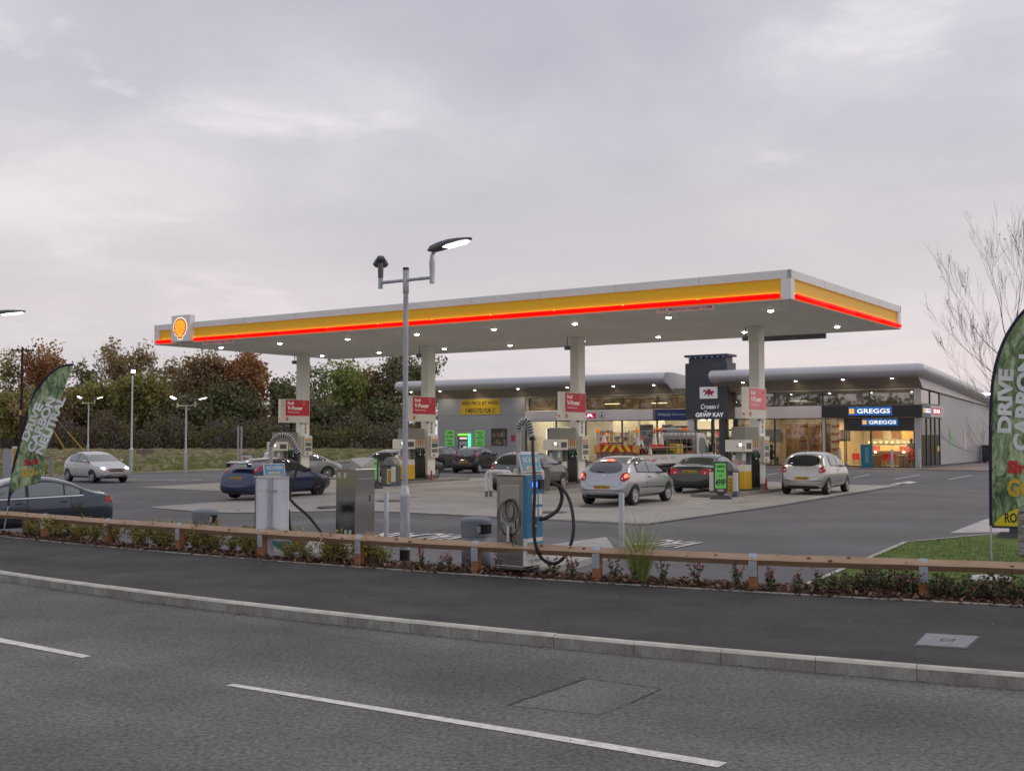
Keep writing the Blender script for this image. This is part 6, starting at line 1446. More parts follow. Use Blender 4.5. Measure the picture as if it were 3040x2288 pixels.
    for d in S['axles']:
        for s_ in (1, -1):
            if first is None:
                m = MB(); m.lathe([(R * .64, -.09), (R * .66, -.1), (R * .93, -.10), (R, -.065), (R, .065), (R * .93, .10), (R * .66, .1), (R * .64, .09)], ax='y', n=32); m.lathe([(.001, .02), (R * .64, .02)], ax='y', n=24, mi=0); first = m.build('wheel', tyre_m, o)
                m = MB(); m.lathe([(R * .66, .098), (R * .645, .105), (R * .60, .085), (R * .58, .03)], ax='y', n=32)
                for k in range(spk):
                    an = 2 * pi * k / spk; c_, s2 = cos(an), sin(an); w0, w1 = (.20 if spk < 9 else .09) * R, (.13 if spk < 9 else .08) * R
                    P = [(c_ * R * .1 - s2 * w0, s2 * R * .1 + c_ * w0), (c_ * R * .62 - s2 * w1, s2 * R * .62 + c_ * w1), (c_ * R * .62 + s2 * w1, s2 * R * .62 - c_ * w1), (c_ * R * .1 + s2 * w0, s2 * R * .1 - c_ * w0)]
                    m.prism([(x, z) for x, z in P], .05, .088, 'y')
                m.lathe([(R * .2, .06), (R * .19, .095), (.001, .1)], ax='y', n=16); m.build('rim', wm_, first)
                wh = first; wh.location = (L / 2 - d, s_ * (W / 2 - .125), R)
            else:
                wh = copytree(first, o, loc=(L / 2 - d, s_ * (W / 2 - .125), R))
                wh.rotation_euler = (0, 0, pi if s_ < 0 else 0)
    return o
silver = paint('paint_silver', (.42, .43, .46), .75, .3); silver2 = paint('paint_pale_gold_silver', (.44, .44, .42), .7, .3); darkbl = paint('paint_dark_slate', (.038, .052, .078), .5); bluep = paint('paint_blue', (.004, .017, .08), .1); whitep = paint('paint_white', (.58, .57, .58), .1)
blackp = paint('paint_black', (.012, .011, .012), .2); greyp = paint('paint_dark_grey', (.11, .12, .13), .6); greyd = paint('paint_graphite', (.06, .063, .07), .5); brownp = paint('paint_dark_bronze', (.04, .042, .038), .5)
def head_deg(a): a = radians(a); return (sin(a), cos(a))
def spec(**k): return k
# silver three door hatchback in the middle
CORSA = spec(L=3.98, W=1.72, R=.305, top=[(0, .58), (.12, .70), (.95, .96), (1.72, 1.40), (2.3, 1.49), (2.9, 1.47), (3.42, 1.36), (3.80, 1.02), (3.9, .72), (3.98, .5)], belt=(.88, 1.0), axles=(.83, 3.34),
    panes=[(1.08, 2.28), (2.34, 3.10)], doors=[(1.12, 2.52)], mirror=1.32, wind=(.98, 1.70), rear=(.98, 1.32, .60, .46), wiper=1, boot=[(.60, .62), (.62, .86), (.66, .93), (.56, .94)][:4], tail=[(.60, .98), (.80, 1.02), (.80, .80), (.70, .72), (.55, .78)],
    head=[(.42, .66), (.74, .80), (.78, .72), (.62, .58)], plate=.56, reg='PL57 OWU', strip=1, bline=.46, lit=1, hibrake=1, spokes=9, clear=.2, grille=[(-.3, .6), (.3, .6), (.34, .68), (-.34, .68)])
CORSA['boot'] = [(.50, .58), (.62, .72), (.68, .93)]
P_ = (3.72, 35.15)
make_car('parked_car', 'silver three door hatchback with its brake lights lit, beside the green priced board', CORSA, (*P_, 0), head_deg(31), dict(body=silver, handle=trimb, mirror=trimb, glass=cglassl, rglass=M('rear_glass_tint', (.05, .055, .065), .05, spec=.9, coat=.5), wheel=hub_w))
YAR = spec(L=3.77, W=1.69, R=.295, top=[(0, .55), (.12, .72), (.78, .98), (1.5, 1.44), (2.1, 1.53), (2.8, 1.52), (3.28, 1.46), (3.60, 1.06), (3.70, .78), (3.77, .5)], belt=(.92, 1.03), axles=(.74, 3.2),
    panes=[(.95, 2.0), (2.06, 2.85)], doors=[(1.0, 2.12)], mirror=1.15, wind=(.8, 1.48), rear=(1.02, 1.40, .60, .53), boot=[(.42, .64), (.56, .70), (.60, .98)], tail=[(.62, 1.02), (.80, 1.04), (.80, .80), (.58, .78)], tailside=[(.02, .8), (.16, .92), (.14, 1.04), (.02, 1.04)],
    head=[(.42, .66), (.72, .82), (.74, .7), (.6, .6)], plate=.60, reg='YX58 ABW', bline=.5, spokes=5, clear=.2, grille=[(-.3, .6), (.3, .6), (.3, .66), (-.3, .66)])
make_car('parked_car', 'small silver hatchback at the right, right of the pump with the green board', YAR, (11.25, 40.9, 0), head_deg(31.5), dict(body=silver2, glass=cglassl, rglass=cglass))
FOC = spec(L=4.36, W=1.82, R=.33, top=[(0, .58), (.12, .72), (1.15, .98), (1.95, 1.38), (2.5, 1.46), (3.2, 1.42), (3.70, 1.28), (4.05, 1.05), (4.22, .8), (4.36, .5)], belt=(.88, 1.0), axles=(.88, 3.52),
    panes=[(1.35, 2.5), (2.56, 3.25), (3.3, 3.55)], doors=[(1.35, 2.52), (2.55, 3.4)], mirror=1.55, wind=(1.18, 1.92), rear=(1.04, 1.26, .56, .46), boot=[(.52, .60), (.60, .72), (.58, .96)], tail=[(.64, .98), (.74, 1.26), (.64, 1.28), (.55, 1.0)][:4], tailside=[(.14, .96), (.34, .98), (.55, 1.24), (.42, 1.26)],
    head=[(.42, .66), (.76, .80), (.8, .70), (.62, .6)], plate=.74, reg='FD06 STJ', bline=.55, spokes=5, clear=.17, spoiler=1.25, grille=[(-.3, .6), (.3, .6), (.3, .66), (-.3, .66)], badge=0)
FOC['tail'] = [(.62, .92), (.80, .94), (.78, 1.22), (.64, 1.24)]
make_car('parked_car', 'dark blue hatchback with a tailgate spoiler and black wheels, left of centre', FOC, (-8.6, 40.6, H(-8.6, 40.6)), head_deg(31), dict(body=bluep, wheel=alloyd, glass=cglass))
CW = spec(L=4.02, W=1.74, R=.31, top=[(0, .58), (.12, .72), (.98, .98), (1.75, 1.40), (2.3, 1.48), (2.9, 1.46), (3.45, 1.34), (3.82, 1.02), (3.94, .72), (4.02, .5)], belt=(.90, 1.02), axles=(.84, 3.35),
    panes=[(1.12, 2.3), (2.36, 3.12)], doors=[(1.15, 2.5)], mirror=1.35, wind=(1.0, 1.72), rear=(1.0, 1.32, .60, .46), tail=[(.60, .98), (.80, 1.02), (.80, .80), (.6, .78)], head=[(.44, .66), (.78, .84), (.80, .72), (.62, .60)], headon=1, plate=.56, reg='VE16 LKD', spokes=10, clear=.2, grille=[(-.40, .54), (.40, .54), (.46, .68), (-.46, .68)])
cwp = at(290, 54.2); make_car('parked_car', 'white three door hatchback with headlights on, driving across the far left of the yard', CW, cwp, (.735, -.678), dict(body=whitep, glass=cglassl))
AV = spec(L=4.65, W=1.76, R=.32, top=[(0, .58), (.12, .70), (1.15, .93), (1.95, 1.36), (2.5, 1.47), (3.1, 1.44), (3.55, 1.33), (4.10, 1.06), (4.5, 1.02), (4.62, .85), (4.65, .5)], belt=(.86, .98), axles=(.95, 3.65), saloon=1,
    panes=[(1.38, 2.42), (2.5, 3.32), (3.36, 3.72)], doors=[(1.35, 2.45), (2.47, 3.5)], mirror=1.6, wind=(1.18, 1.92), rear=(1.06, 1.30, .6, .5), tail=[(.5, .98), (.80, .98), (.80, .76), (.52, .78)], tailside=[(.02, .76), (.2, .80), (.12, .98), (.02, .98)], head=[(.42, .64), (.76, .78), (.8, .68), (.62, .6)], plate=.62, reg='KX05 HNM', chrome=1, spokes=7, clear=.18, rail=.14)
make_car('parked_car', 'dark slate saloon with chrome window line parked behind the left flag', AV, (-12.55, 27.9, H(-12.5, 27.9) + .06), (-.80, -.60), dict(body=darkbl, glass=cglassl, wheel=alloy))
MPV = spec(L=4.25, W=1.8, R=.325, top=[(0, .62), (.12, .78), (.75, 1.02), (1.75, 1.5), (2.3, 1.62), (3.2, 1.6), (3.85, 1.45), (4.1, 1.1), (4.2, .8), (4.25, .5)], belt=(.95, 1.05), axles=(.85, 3.5), panes=[(.95, 1.3), (1.36, 2.3), (2.36, 3.2), (3.25, 3.7)], doors=[(1.35, 2.35), (2.38, 3.3)], mirror=1.4, wind=(.8, 1.72), rear=(1.05, 1.42, .62, .5), tail=[(.62, 1.1), (.8, 1.1), (.8, .8), (.62, .8)], head=[(.42, .7), (.76, .86), (.8, .74), (.62, .62)], plate=.62, reg='DX09 ZRT', spokes=10)
mp = at(893, 57.6); make_car('parked_car', 'silver people carrier side on behind the left pillar', MPV, mp, (.94, .34), dict(body=silver, glass=cglassl))
C1 = spec(L=3.44, W=1.63, R=.28, top=[(0, .58), (.12, .74), (.68, .96), (1.35, 1.38), (1.9, 1.46), (2.5, 1.45), (3.0, 1.36), (3.25, 1.0), (3.36, .78), (3.44, .5)], belt=(.92, 1.0), axles=(.62, 2.96), panes=[(.85, 1.85), (1.92, 2.6)], doors=[(.9, 2.0)], mirror=1.0, wind=(.7, 1.33), rear=(.94, 1.32, .56, .46), tail=[(.64, .90), (.76, .92), (.66, 1.34), (.58, 1.32)], head=[(.4, .7), (.7, .82), (.72, .7), (.58, .62)], plate=.62, reg='CX12 EOF', spokes=10, wiper=1)
make_car('parked_car', 'small black hatchback parked below the lit cash machine', C1, (-2.0, 62.8, 0), head_deg(24), dict(body=blackp, wheel=hub_w, rglass=cglassl))
GOLF = spec(L=4.2, W=1.78, R=.32, top=[(0, .6), (.12, .74), (1.05, .98), (1.8, 1.40), (2.4, 1.48), (3.2, 1.45), (3.75, 1.33), (4.02, 1.0), (4.12, .8), (4.2, .5)], belt=(.92, 1.0), axles=(.88, 3.46), panes=[(1.3, 2.3), (2.36, 3.1), (3.16, 3.45)], doors=[(1.3, 2.33), (2.36, 3.25)], mirror=1.45, wind=(1.08, 1.78), rear=(1.0, 1.34, .58, .48), tail=[(.52, .92), (.80, .92), (.80, .76), (.54, .78)], tailside=[(.02, .76), (.2, .8), (.18, .92), (.02, .92)], head=[(.42, .66), (.76, .8), (.8, .7), (.62, .6)], plate=.55, reg='WV10 GNU', spokes=5)
make_car('parked_car', 'dark grey hatchback parked left of the small black one', GOLF, (-4.2, 64.6, 0), head_deg(24), dict(body=greyd, rglass=cglassl))
P207 = spec(L=4.03, W=1.75, R=.305, top=[(0, .6), (.12, .74), (.95, 1.0), (1.85, 1.42), (2.4, 1.49), (3.0, 1.47), (3.5, 1.36), (3.84, 1.02), (3.95, .74), (4.03, .5)], belt=(.92, 1.04), axles=(.85, 3.39), panes=[(1.1, 2.2), (2.26, 2.95), (3.0, 3.3)], doors=[(1.15, 2.23), (2.26, 3.15)], mirror=1.35, wind=(.98, 1.82), rear=(1.0, 1.34, .62, .50), tail=[(.60, .98), (.82, 1.04), (.82, .82), (.64, .80)], head=[(.42, .7), (.76, .86), (.8, .74), (.62, .62)], plate=.56, reg='BG07 TUE', chrome=0, spokes=7)
make_car('parked_car', 'dark grey hatchback behind the white hoop guards and the blue vacuum', P207, (.75, 43.6, 0), head_deg(29), dict(body=greyp, glass=cglassl))
SAL = spec(L=4.58, W=1.77, R=.315, top=[(0, .58), (.12, .70), (1.15, .94), (1.95, 1.34), (2.5, 1.43), (3.1, 1.40), (3.5, 1.28), (3.98, 1.03), (4.4, 1.0), (4.53, .82), (4.58, .5)], belt=(.86, .97), axles=(.9, 3.52), saloon=1, panes=[(1.38, 2.4), (2.46, 3.3)], doors=[(1.35, 2.43), (2.46, 3.4)], mirror=1.6, wind=(1.18, 1.92), rear=(1.02, 1.29, .60, .5), tail=[(.40, .88), (.80, .90), (.80, .70), (.42, .70)], tailside=[(.02, .7), (.18, .72), (.16, .9), (.02, .9)], head=[(.42, .64), (.76, .78), (.8, .68), (.62, .6)], plate=.80, reg='SG02 CVX', spokes=5, badge=0, boot=[(.50, .64), (.66, .66), (.64, .98)], chrome=1)
make_car('parked_car', 'dark saloon with a yellow rear plate in front of the works truck', SAL, (7.45, 42.1, 0), head_deg(27), dict(body=brownp, glass=cglassl, rglass=M('rear_glass_green', (.03, .05, .04), .05, spec=.9, coat=.4)))
BLK = dict(GOLF); bk = Wp(-34.9, 41.2)
make_car('parked_car', 'black hatchback mostly hidden behind the second pump from the left', dict(BLK, reg='MT08 VYB'), (bk.x, bk.y, H(bk.x, bk.y)), head_deg(36), dict(body=blackp))
bpy.data.collections.remove(TMP)
# ------------------------------------------------------------------ works truck
tw_p = paint('truck_white', (.62, .61, .58), .0, .4); wood = M('truck_wood', (.18, .12, .07), .8, nz=(4, .3)); chev_r = M('chevron_red', (.5, .015, .02), .5); chev_y = M('chevron_yellow', (.62, .62, .02), .5); orange = M('beacon_orange', (.7, .18, .02), .3, em=((1, .25, .02), .3))
tk = thing('works_truck', 'white highway works truck with caged tipper body and red yellow chevron tail board', 'truck', (6.5, 52.3, 0), math.atan2(cos(radians(35)), sin(radians(35))))
# local x forward, rear at x=-3.1, y left
m = MB(); m.box(-3.0, 4.6, -.45, .45, .45, .62); m.build('chassis', trimb, tk)
m = MB(); m.box(-3.1, 2.95, -1.05, 1.05, .80, .92); m.box(-3.1, 2.95, -1.07, -1.03, .80, 1.22); m.box(-3.1, 2.95, 1.03, 1.07, .80, 1.22); bed_ = m.build('load_bed', tw_p, tk, bevel=.01)
m = MB(); m.box(-3.1, 2.9, -1.03, 1.03, .92, .95); m.box(-3.1, 2.95, -1.08, -1.02, 1.22, 1.26); m.build('bed_timber', wood, bed_)
m = MB(); m.box(-3.14, -3.10, -1.05, 1.05, .62, 1.36, 0); tg_ = m.build('tailgate', M('tail_board', (.2, .14, .12), .8, nz=(9, .5), stretch=(1, 1, .2)), tk)
m = MB(); m.box(-3.16, -3.14, -.84, .84, 1.36, 1.68, 0)
for k in range(-4, 5):
    if k % 2 == 0: continue
    y0 = k * .19; s_ = .10 if k < 0 else -.10
    m.quad([(-3.165, y0 - .095 - s_, 1.37), (-3.165, y0 + .095 - s_, 1.37), (-3.165, y0 + .095 + s_, 1.67), (-3.165, y0 - .095 + s_, 1.67)], 1)
m.quad([(-3.166, -.20, 1.37), (-3.166, .20, 1.37), (-3.166, 0, 1.67)], 0)
m.build('chevron_board', [chev_r, chev_y], tk)
for y in (-1.0, 1.0):
    m = MB(); m.box(-3.17, -3.14, y - .16, y + .16, 1.30, 1.66, 0); m.box(-3.175, -3.17, y - .14, y + .14, 1.30, 1.34, 1); m.build('marker_plate', [M('plate_orange', (.62, .32, .10), .6), chev_r], tk)
    m = MB(); m.box(-3.12, -3.04, y - .04, y + .04, .8, 2.25); m.build('corner_post', galv, tk)
    m = MB(); m.lathe([(.08, 2.25), (.09, 2.3), (.08, 2.38), (.04, 2.43), (.001, 2.44)], c=(-3.08, y, 0), n=14); m.lathe([(.09, 2.2), (.09, 2.25)], c=(-3.08, y, 0), n=14, mi=1); m.build('beacon', [orange, M('beacon_base', (.6, .5, .1), .5)], tk)
for z, x0, x1 in ((1.95, -.2, 3.0), (2.3, -.2, 3.0), (1.55, -3.1, 3.0)):
    for y in (-1.02, 1.02): m = MB(); m.tube([(x0, y, z), (x1, y, z)], .022, 0, 6); m.build('cage_rail', M('cage_grey', (.3, .28, .25), .5), tk)
for x in (-.2, 1.2, 2.9):
    for y in (-1.02, 1.02): m = MB(); m.tube([(x, y, .9), (x, y, 2.32)], .022, 0, 6); m.build('cage_upright', MATS['cage_grey'], tk)
m = MB(); m.box(2.3, 2.4, -.95, .95, 2.3, 2.36); 
m.build('light_bar_base', trimb, tk)
for y in (-.7, .7): m = MB(); m.box(2.27, 2.43, y - .15, y + .15, 2.36, 2.46); m.build('light_bar', orange, tk)
m = MB(); m.box(2.27, 2.43, -.45, .45, 2.37, 2.48); m.build('light_bar_centre', paper, tk)
# cab
m = MB(); cabp = [(1.45, .45), (3.3, .45), (3.42, .8), (3.38, 1.15), (2.95, 1.38), (2.35, 2.12), (2.1, 2.22), (1.45, 2.22)]
m.prism(chaikin(cabp, 1, .08), -.98, .98, 'y'); cb_ = m.build('cab', tw_p, tk, bevel=.08, loc=(1.65, 0, 0))
for y in (-.985, .985):
    m = MB(); s_ = .006 if y > 0 else -.006; P = chaikin([(1.62, 1.22), (2.78, 1.22), (2.30, 1.98), (1.72, 2.02)], 2, .15); m.prism(P, y, y + s_, 'y'); m.build('side_window', cglassl, cb_)
    m = MB(); m.box(2.75, 2.9, y + (.02 if y > 0 else -.2), y + (.2 if y > 0 else -.02), 1.25, 1.6); m.build('wing_mirror', black, cb_)
m = MB(); m.add([(2.93, -.85, 1.42), (2.93, .85, 1.42), (2.40, .78, 2.09), (2.40, -.78, 2.09)], [(0, 1, 2, 3)]); m.T = Matrix(); m.build('windscreen', cglassl, cb_, loc=(.03, 0, .02))
for x in (-1.6, 4.2):
    for y in (-.9, .9):
        m = MB(); m.lathe([(.2, -.12), (.34, -.12), (.36, -.08), (.36, .08), (.34, .12), (.2, .12)], c=(x, y, .36), ax='y', n=24); wh = m.build('wheel', tyre_m, tk); m = MB(); m.lathe([(.22, -.1), (.2, -.13), (.001, -.13)], c=(x, y, .36), ax='y', n=18); m.lathe([(.22, .1), (.2, .13), (.001, .13)], c=(x, y, .36), ax='y', n=18); m.build('rim', galv, wh)
m = MB(); m.text('Highways', (-.6, -1.075, 1.05), .8, .12, mi=0); m.box(-1.5, -1.25, -1.076, -1.072, .98, 1.12, 1); m.box(.1, .5, -1.076, -1.072, 1.0, 1.14, 1); m.build('side_lettering', [M('truck_green', (.2, .35, .3), .6), M('truck_bluegrey', (.35, .45, .55), .6)], bed_)
m = MB(); m.box(1.435, 1.449, -.72, .72, 1.32, 1.98); m.build('rear_window', cglass, cb_)
m = MB()
for k in range(9): m.box(2.96, 2.99, -.96 + k * .24 - .012, -.96 + k * .24 + .012, 1.26, 2.28)
for k in range(5): m.box(2.955, 2.985, -.98, .98, 1.3 + k * .24, 1.32 + k * .24)
m.build('headboard_mesh', MATS['cage_grey'], tk)
# load on the truck
tm = tk.matrix_basis if False else Matrix.Translation((6.5, 52.3, 0)) @ Matrix.Rotation(math.atan2(cos(radians(35)), sin(radians(35))), 4, 'Z')
cone_w = M('cone_white', (.75, .72, .68), .5); cone_r = M('cone_red', (.68, .05, .02), .45)
def cone(p, lab, hgt=.75, tilt=(0, 0)):
    o = thing('traffic_cone', lab, 'traffic cone', p, 0, 'traffic cones on the works truck'); o.rotation_euler = (tilt[0], tilt[1], .4)
    m = MB(); m.box(-.19, .19, -.19, .19, 0, .04); m.lathe([(.15, .04), (.125, .2 * hgt)], n=16); m.lathe([(.055, .72 * hgt), (.025, hgt), (.001, hgt)], n=16); m.build('cone_body', cone_r, o)
    m = MB(); m.lathe([(.126, .2 * hgt), (.055, .72 * hgt)], n=16); m.build('reflective_sleeve', cone_w, o)
for (x, y, z, lab, hh) in ((-3.0, .72, 1.66, 'white sleeved traffic cone on the left end of the chevron tail board', .62), (-2.55, -.75, 1.5, 'traffic cone just inside the right end of the tail board', .7), (-1.9, -.6, 1.35, 'traffic cone leaning inside the truck body behind the right beacon post', .75), (-1.7, -.93, .95, 'lowest traffic cone standing on the near edge of the truck bed', .8), (-1.0, -.8, 1.5, 'left one of two tall traffic cones under the cage rail', .95), (-.35, -.8, 1.5, 'right one of two tall traffic cones under the cage rail', .95), (-1.35, -.3, 1.3, 'half hidden red topped cone in the middle of the load', .8)):
    cone(tm @ Vector((x, y, z)), lab, hh)
def crate(x, y, z, sx, sy, sz, mt_, name, lab, cat, bev=.02):
    p = tm @ Vector((x, y, z)); m = MB(); m.box(-sx / 2, sx / 2, -sy / 2, sy / 2, 0, sz); m.box(-sx / 2 - .02, sx / 2 + .02, -sy / 2 - .02, sy / 2 + .02, sz * .86, sz * .92)
    tag(m.build(name, mt_, loc=p, rot=radians(55), bevel=bev), lab, cat)
crate(-.2, -.45, .95, 1.8, .9, .45, M('tarp_green', (.025, .05, .022), .9, nz=(6, .5), bump=(9, 1, .04)), 'folded_tarpaulin', 'folded dark green tarpaulin on the truck bed', 'tarpaulin', .12)
crate(1.2, -.8, .95, .6, .4, .75, M('crate_yellow', (.62, .42, .02), .5), 'yellow_box', 'yellow ribbed equipment box on the truck near the cab', 'box')
crate(2.4, -.6, .95, .5, .6, .4, M('box_red', (.4, .03, .03), .5), 'red_box', 'red box low behind the truck cab', 'box')
crate(1.7, .1, 1.35, 1.1, .8, .5, M('sack_brown', (.14, .10, .07), .9, nz=(8, .5), bump=(12, 1, .04)), 'brown_sack', 'brown sack piled under the cage near the cab', 'sack', .15)
crate(-2.3, .1, .95, 1.2, 1.4, .62, M('load_mixed', (.16, .2, .19), .8, nz=(5, .6)), 'plastic_sheeting', 'pale blue green plastic sheeting heaped behind the tail board', 'sheeting', .1)
p = tm @ Vector((1.9, -.9, .95)); m = MB()
m.tube(arc((0, 0, .38), .30, 0, 2 * pi, 24, (.57, .82, 0)), .03, 0, 6, cap=False); m.tube(arc((0, 0, .36), .22, 0, 2 * pi, 24, (.57, .82, 0)), .03, 0, 6, cap=False)
tag(m.build('hose_coil', M('coil_olive', (.16, .15, .05), .6), loc=p), 'coiled olive hose hanging by the truck cab', 'hose')
for k, (x0, z0, x1, z1) in enumerate(((-2.0, .95, -2.5, 1.75), (-1.75, .95, -2.2, 1.7))):
    m = MB(); m.tube([tm @ Vector((x0, -.9, z0)), tm @ Vector((x1, -.7, z1))], .05, 0, 8); tag(m.build('leaning_pole', (M('pole_red', (.3, .04, .03), .6), black)[k]), ('red pole leaning inside the truck tail corner', 'black pole leaning inside the truck tail corner')[k], 'pole')
# ------------------------------------------------------------------ trees
def rvec(rr, s=1.0):
    while True:
        v = Vector((rr.uniform(-1, 1), rr.uniform(-1, 1), rr.uniform(-1, 1)))
        if 0.05 < v.length < 1: return v.normalized() * s
def limb(m, rr, p, d, L, r, depth, tips, nseg=3, sides=4, spread=.55, up=.12, kids=(2, 3), minr=.01, shrink=.72):
    q = p.copy(); pts = [q.copy()]; rs = [r]
    for i in range(nseg):
        d = (d + rvec(rr, .16) + Vector((0, 0, up * .5))).normalized(); q = q + d * (L / nseg); pts.append(q.copy()); rs.append(max(minr, r * (1 - .42 * (i + 1) / nseg)))
    m.tube(pts, rs, 0, sides, True, cap=False); tips.append((q.copy(), depth))
    if depth <= 0: return
    for i in range(rr.randint(*kids)):
        t = rr.uniform(.35, 1.0) if i else 1.0; k = min(nseg - 1, int(t * nseg)); b = pts[k].lerp(pts[k + 1], t * nseg - k)
        nd = (d + rvec(rr, spread * rr.uniform(.7, 1.3)) + Vector((0, 0, up))).normalized()
        limb(m, rr, b, nd, L * shrink * rr.uniform(.8, 1.15), max(minr, rs[-1] * rr.uniform(.65, .9)), depth - 1, tips, nseg, sides, spread, up, kids, minr, shrink)
def leaves(m, rr, c, n, rad, size, nm, flat=1.0):
    for _ in range(n):
        v = rvec(rr, rad * rr.random() ** .45); v.z *= flat; p = c + v; a = rvec(rr); b = a.cross(rvec(rr)).normalized(); s = size * rr.uniform(.5, 1.25)
        m.add([p - a * s, p + b * s * .7, p + a * s, p - b * s * .7], [(0, 1, 2, 3)], rr.randrange(nm))
bark = M('bark_dark', (.10, .09, .075), .9, nz=(1, .3)); barkg = M('bark_ivy', (.11, .115, .075), .9, nz=(1, .4))
def leafmat(name, c):
    mt = bpy.data.materials.new(name); mt.use_nodes = True; t = mt.node_tree; t.nodes.clear()
    o = t.nodes.new('ShaderNodeOutputMaterial'); mx = t.nodes.new('ShaderNodeMixShader'); mx.inputs[0].default_value = .42
    a = t.nodes.new('ShaderNodeBsdfDiffuse'); a.inputs[0].default_value = (*c, 1); b = t.nodes.new('ShaderNodeBsdfTranslucent'); b.inputs[0].default_value = (c[0] * 1.1, c[1] * 1.15, c[2], 1)
    t.links.new(a.outputs[0], mx.inputs[1]); t.links.new(b.outputs[0], mx.inputs[2]); t.links.new(mx.outputs[0], o.inputs[0]); return mt
def leafset(nm, c, var=.28):
    out_ = []
    for i, k in enumerate((1 + var, 1.0, 1 - var, 1 - var * 1.4)): out_.append(leafmat('%s_%d' % (nm, i), tuple(min(1, 1.25 * x * k * (1 + .12 * ((i * 7 + j) % 3 - 1))) for j, x in enumerate(c))))
    return out_
LF = dict(rust=leafset('leaf_rust', (.37, .195, .10)), brown=leafset('leaf_brown', (.33, .235, .14)), olive=leafset('leaf_olive', (.31, .275, .115)), green=leafset('leaf_green', (.22, .245, .11)), dark=leafset('leaf_dark', (.215, .205, .12)), ygreen=leafset('leaf_yellow_green', (.27, .285, .105)))
def tree(px, top, hw, kind, dens, d, lab, seed, low=.25, name='autumn_tree'):
    """px column, top pixel row, half width in px at depth d; dens leaf density"""
    rr = random.Random(seed); k = d / 3280.0; Ht = CAMH + (1289 - top) * k; R_ = hw * k; P0_ = at(px, d, 0)
    o = thing(name, lab, 'tree', P0_, 0, 'trees along the far field edge')
    tr = MB(); tips = []
    tr.tube([(0, 0, -.2), (rr.uniform(-.2, .2), 0, Ht * .2), (rr.uniform(-.3, .3), rr.uniform(-.3, .3), Ht * .42)], [.38, .3, .24], 0, 7)
    base_ = Vector((0, 0, Ht * .3))
    for i in range(rr.randint(6, 8)):
        a = rr.uniform(0, 2 * pi); el = rr.uniform(.5, 1.25); b = Vector((0, 0, Ht * rr.uniform(.22, .42)))
        dv = Vector((cos(a) * cos(el) * min(1.3, R_ / (Ht * .33)), sin(a) * cos(el) * .8, sin(el))).normalized()
        limb(tr, rr, b, dv, Ht * .26, .13, 3, tips, 3, 3, .6, .14, (2, 3), .022, .70)
    zt_ = max(t.z for t, _ in tips); xt = max(abs(t.x) for t, _ in tips)
    sz, sx = Ht / zt_, R_ / max(xt, .1)
    S_ = Matrix.Diagonal((sx, max(.7, min(sx, 1.3)), sz, 1))
    tr.v = [S_ @ v if v.z > 0 else v for v in tr.v]; tips = [(S_ @ t, q) for t, q in tips]
    tr.build('trunk', bark if dens > .3 else barkg, o)
    cr = MB(); n = 0
    for t, q in tips:
        if q > 1 and dens < .8: continue
        if rr.random() > dens * 1.15: continue
        if t.z < Ht * low: continue
        leaves(cr, rr, t, int(9 + 22 * dens * rr.random()), .95 + .6 * dens, .23, 4, .7)
    # inner fill gives the lower crown its mass
    for _ in range(int(230 * dens * R_ / 4)):
        a = rr.uniform(0, 2 * pi); zf = rr.uniform(low, .86); rad = R_ * .86 * math.sqrt(max(.05, 1 - ((zf - .48) / .55) ** 2)) * math.sqrt(rr.random())
        leaves(cr, rr, Vector((cos(a) * rad, sin(a) * rad * .8, zf * Ht)), int(16 * dens) + 5, 1.0, .26, 4, .75)
    if cr.v: cr.build('crown', LF[kind], o)
    return o
TREES = [(8, 1012, 42, 'olive', .30, 156, 'sparse ivy stemmed tree at the far left edge behind the telegraph pole'), (45, 1150, 75, 'olive', .9, 150, 'dense olive tree low behind the telegraph pole'),
    (132, 1024, 82, 'rust', .85, 158, 'rust red domed tree between the telegraph pole and the flag tip'), (238, 1046, 38, 'dark', .30, 154, 'thin dark half bare tree right of the rust red dome'),
    (296, 1006, 44, 'dark', .16, 158, 'tall bare topped tree above the first double lamp post'), (362, 1014, 66, 'brown', .62, 154, 'broad brown crowned tree left of the canopy corner'),
    (268, 1128, 92, 'olive', 1.0, 148, 'olive green mass of a tree behind the first double lamp post'), (455, 1022, 40, 'brown', .20, 158, 'bare topped tree just left of the canopy corner'),
    (425, 1112, 90, 'olive', 1.0, 147, 'olive green tree behind the single headed lamp post'), (515, 1052, 48, 'brown', .5, 154, 'smaller brown tree with gaps under the lit shell emblem'),
    (608, 1026, 84, 'brown', .95, 150, 'big dense dark brown and rust tree left half under the canopy'), (728, 1034, 84, 'rust', .95, 151, 'big rust brown tree left of the first pillar'), (668, 1130, 120, 'dark', 1.0, 149, 'dark low tree filling under the two big brown crowns'),
    (850, 1118, 46, 'dark', .8, 152, 'small dark rounded tree at the first pillar'), (952, 1058, 62, 'green', .34, 155, 'tall airy tree with ivy trunk right of the first pillar'), (1030, 1072, 62, 'ygreen', .95, 149, 'yellow green rounded tree between the two left pillars'),
    (1108, 1090, 50, 'brown', .7, 152, 'brown tinged tree right of the yellow green one'), (1165, 1042, 62, 'dark', .66, 151, 'dark tree with sky gaps left of the tall lamp post'), (1248, 1050, 60, 'dark', .72, 153, 'dark tree just right of the tall lamp post behind the roof end'),
    (930, 1190, 80, 'dark', 1.0, 147, 'dark low tree behind the silver people carrier'), (1120, 1190, 90, 'dark', 1.0, 148, 'dark low tree behind the second pump'), (150, 1180, 80, 'brown', 1.0, 146, 'brown low tree behind the stay wires'), (560, 1180, 80, 'dark', 1.0, 146, 'dark low tree behind the second double lamp post')]
for i, t_ in enumerate(TREES): tree(*t_, seed=100 + i)
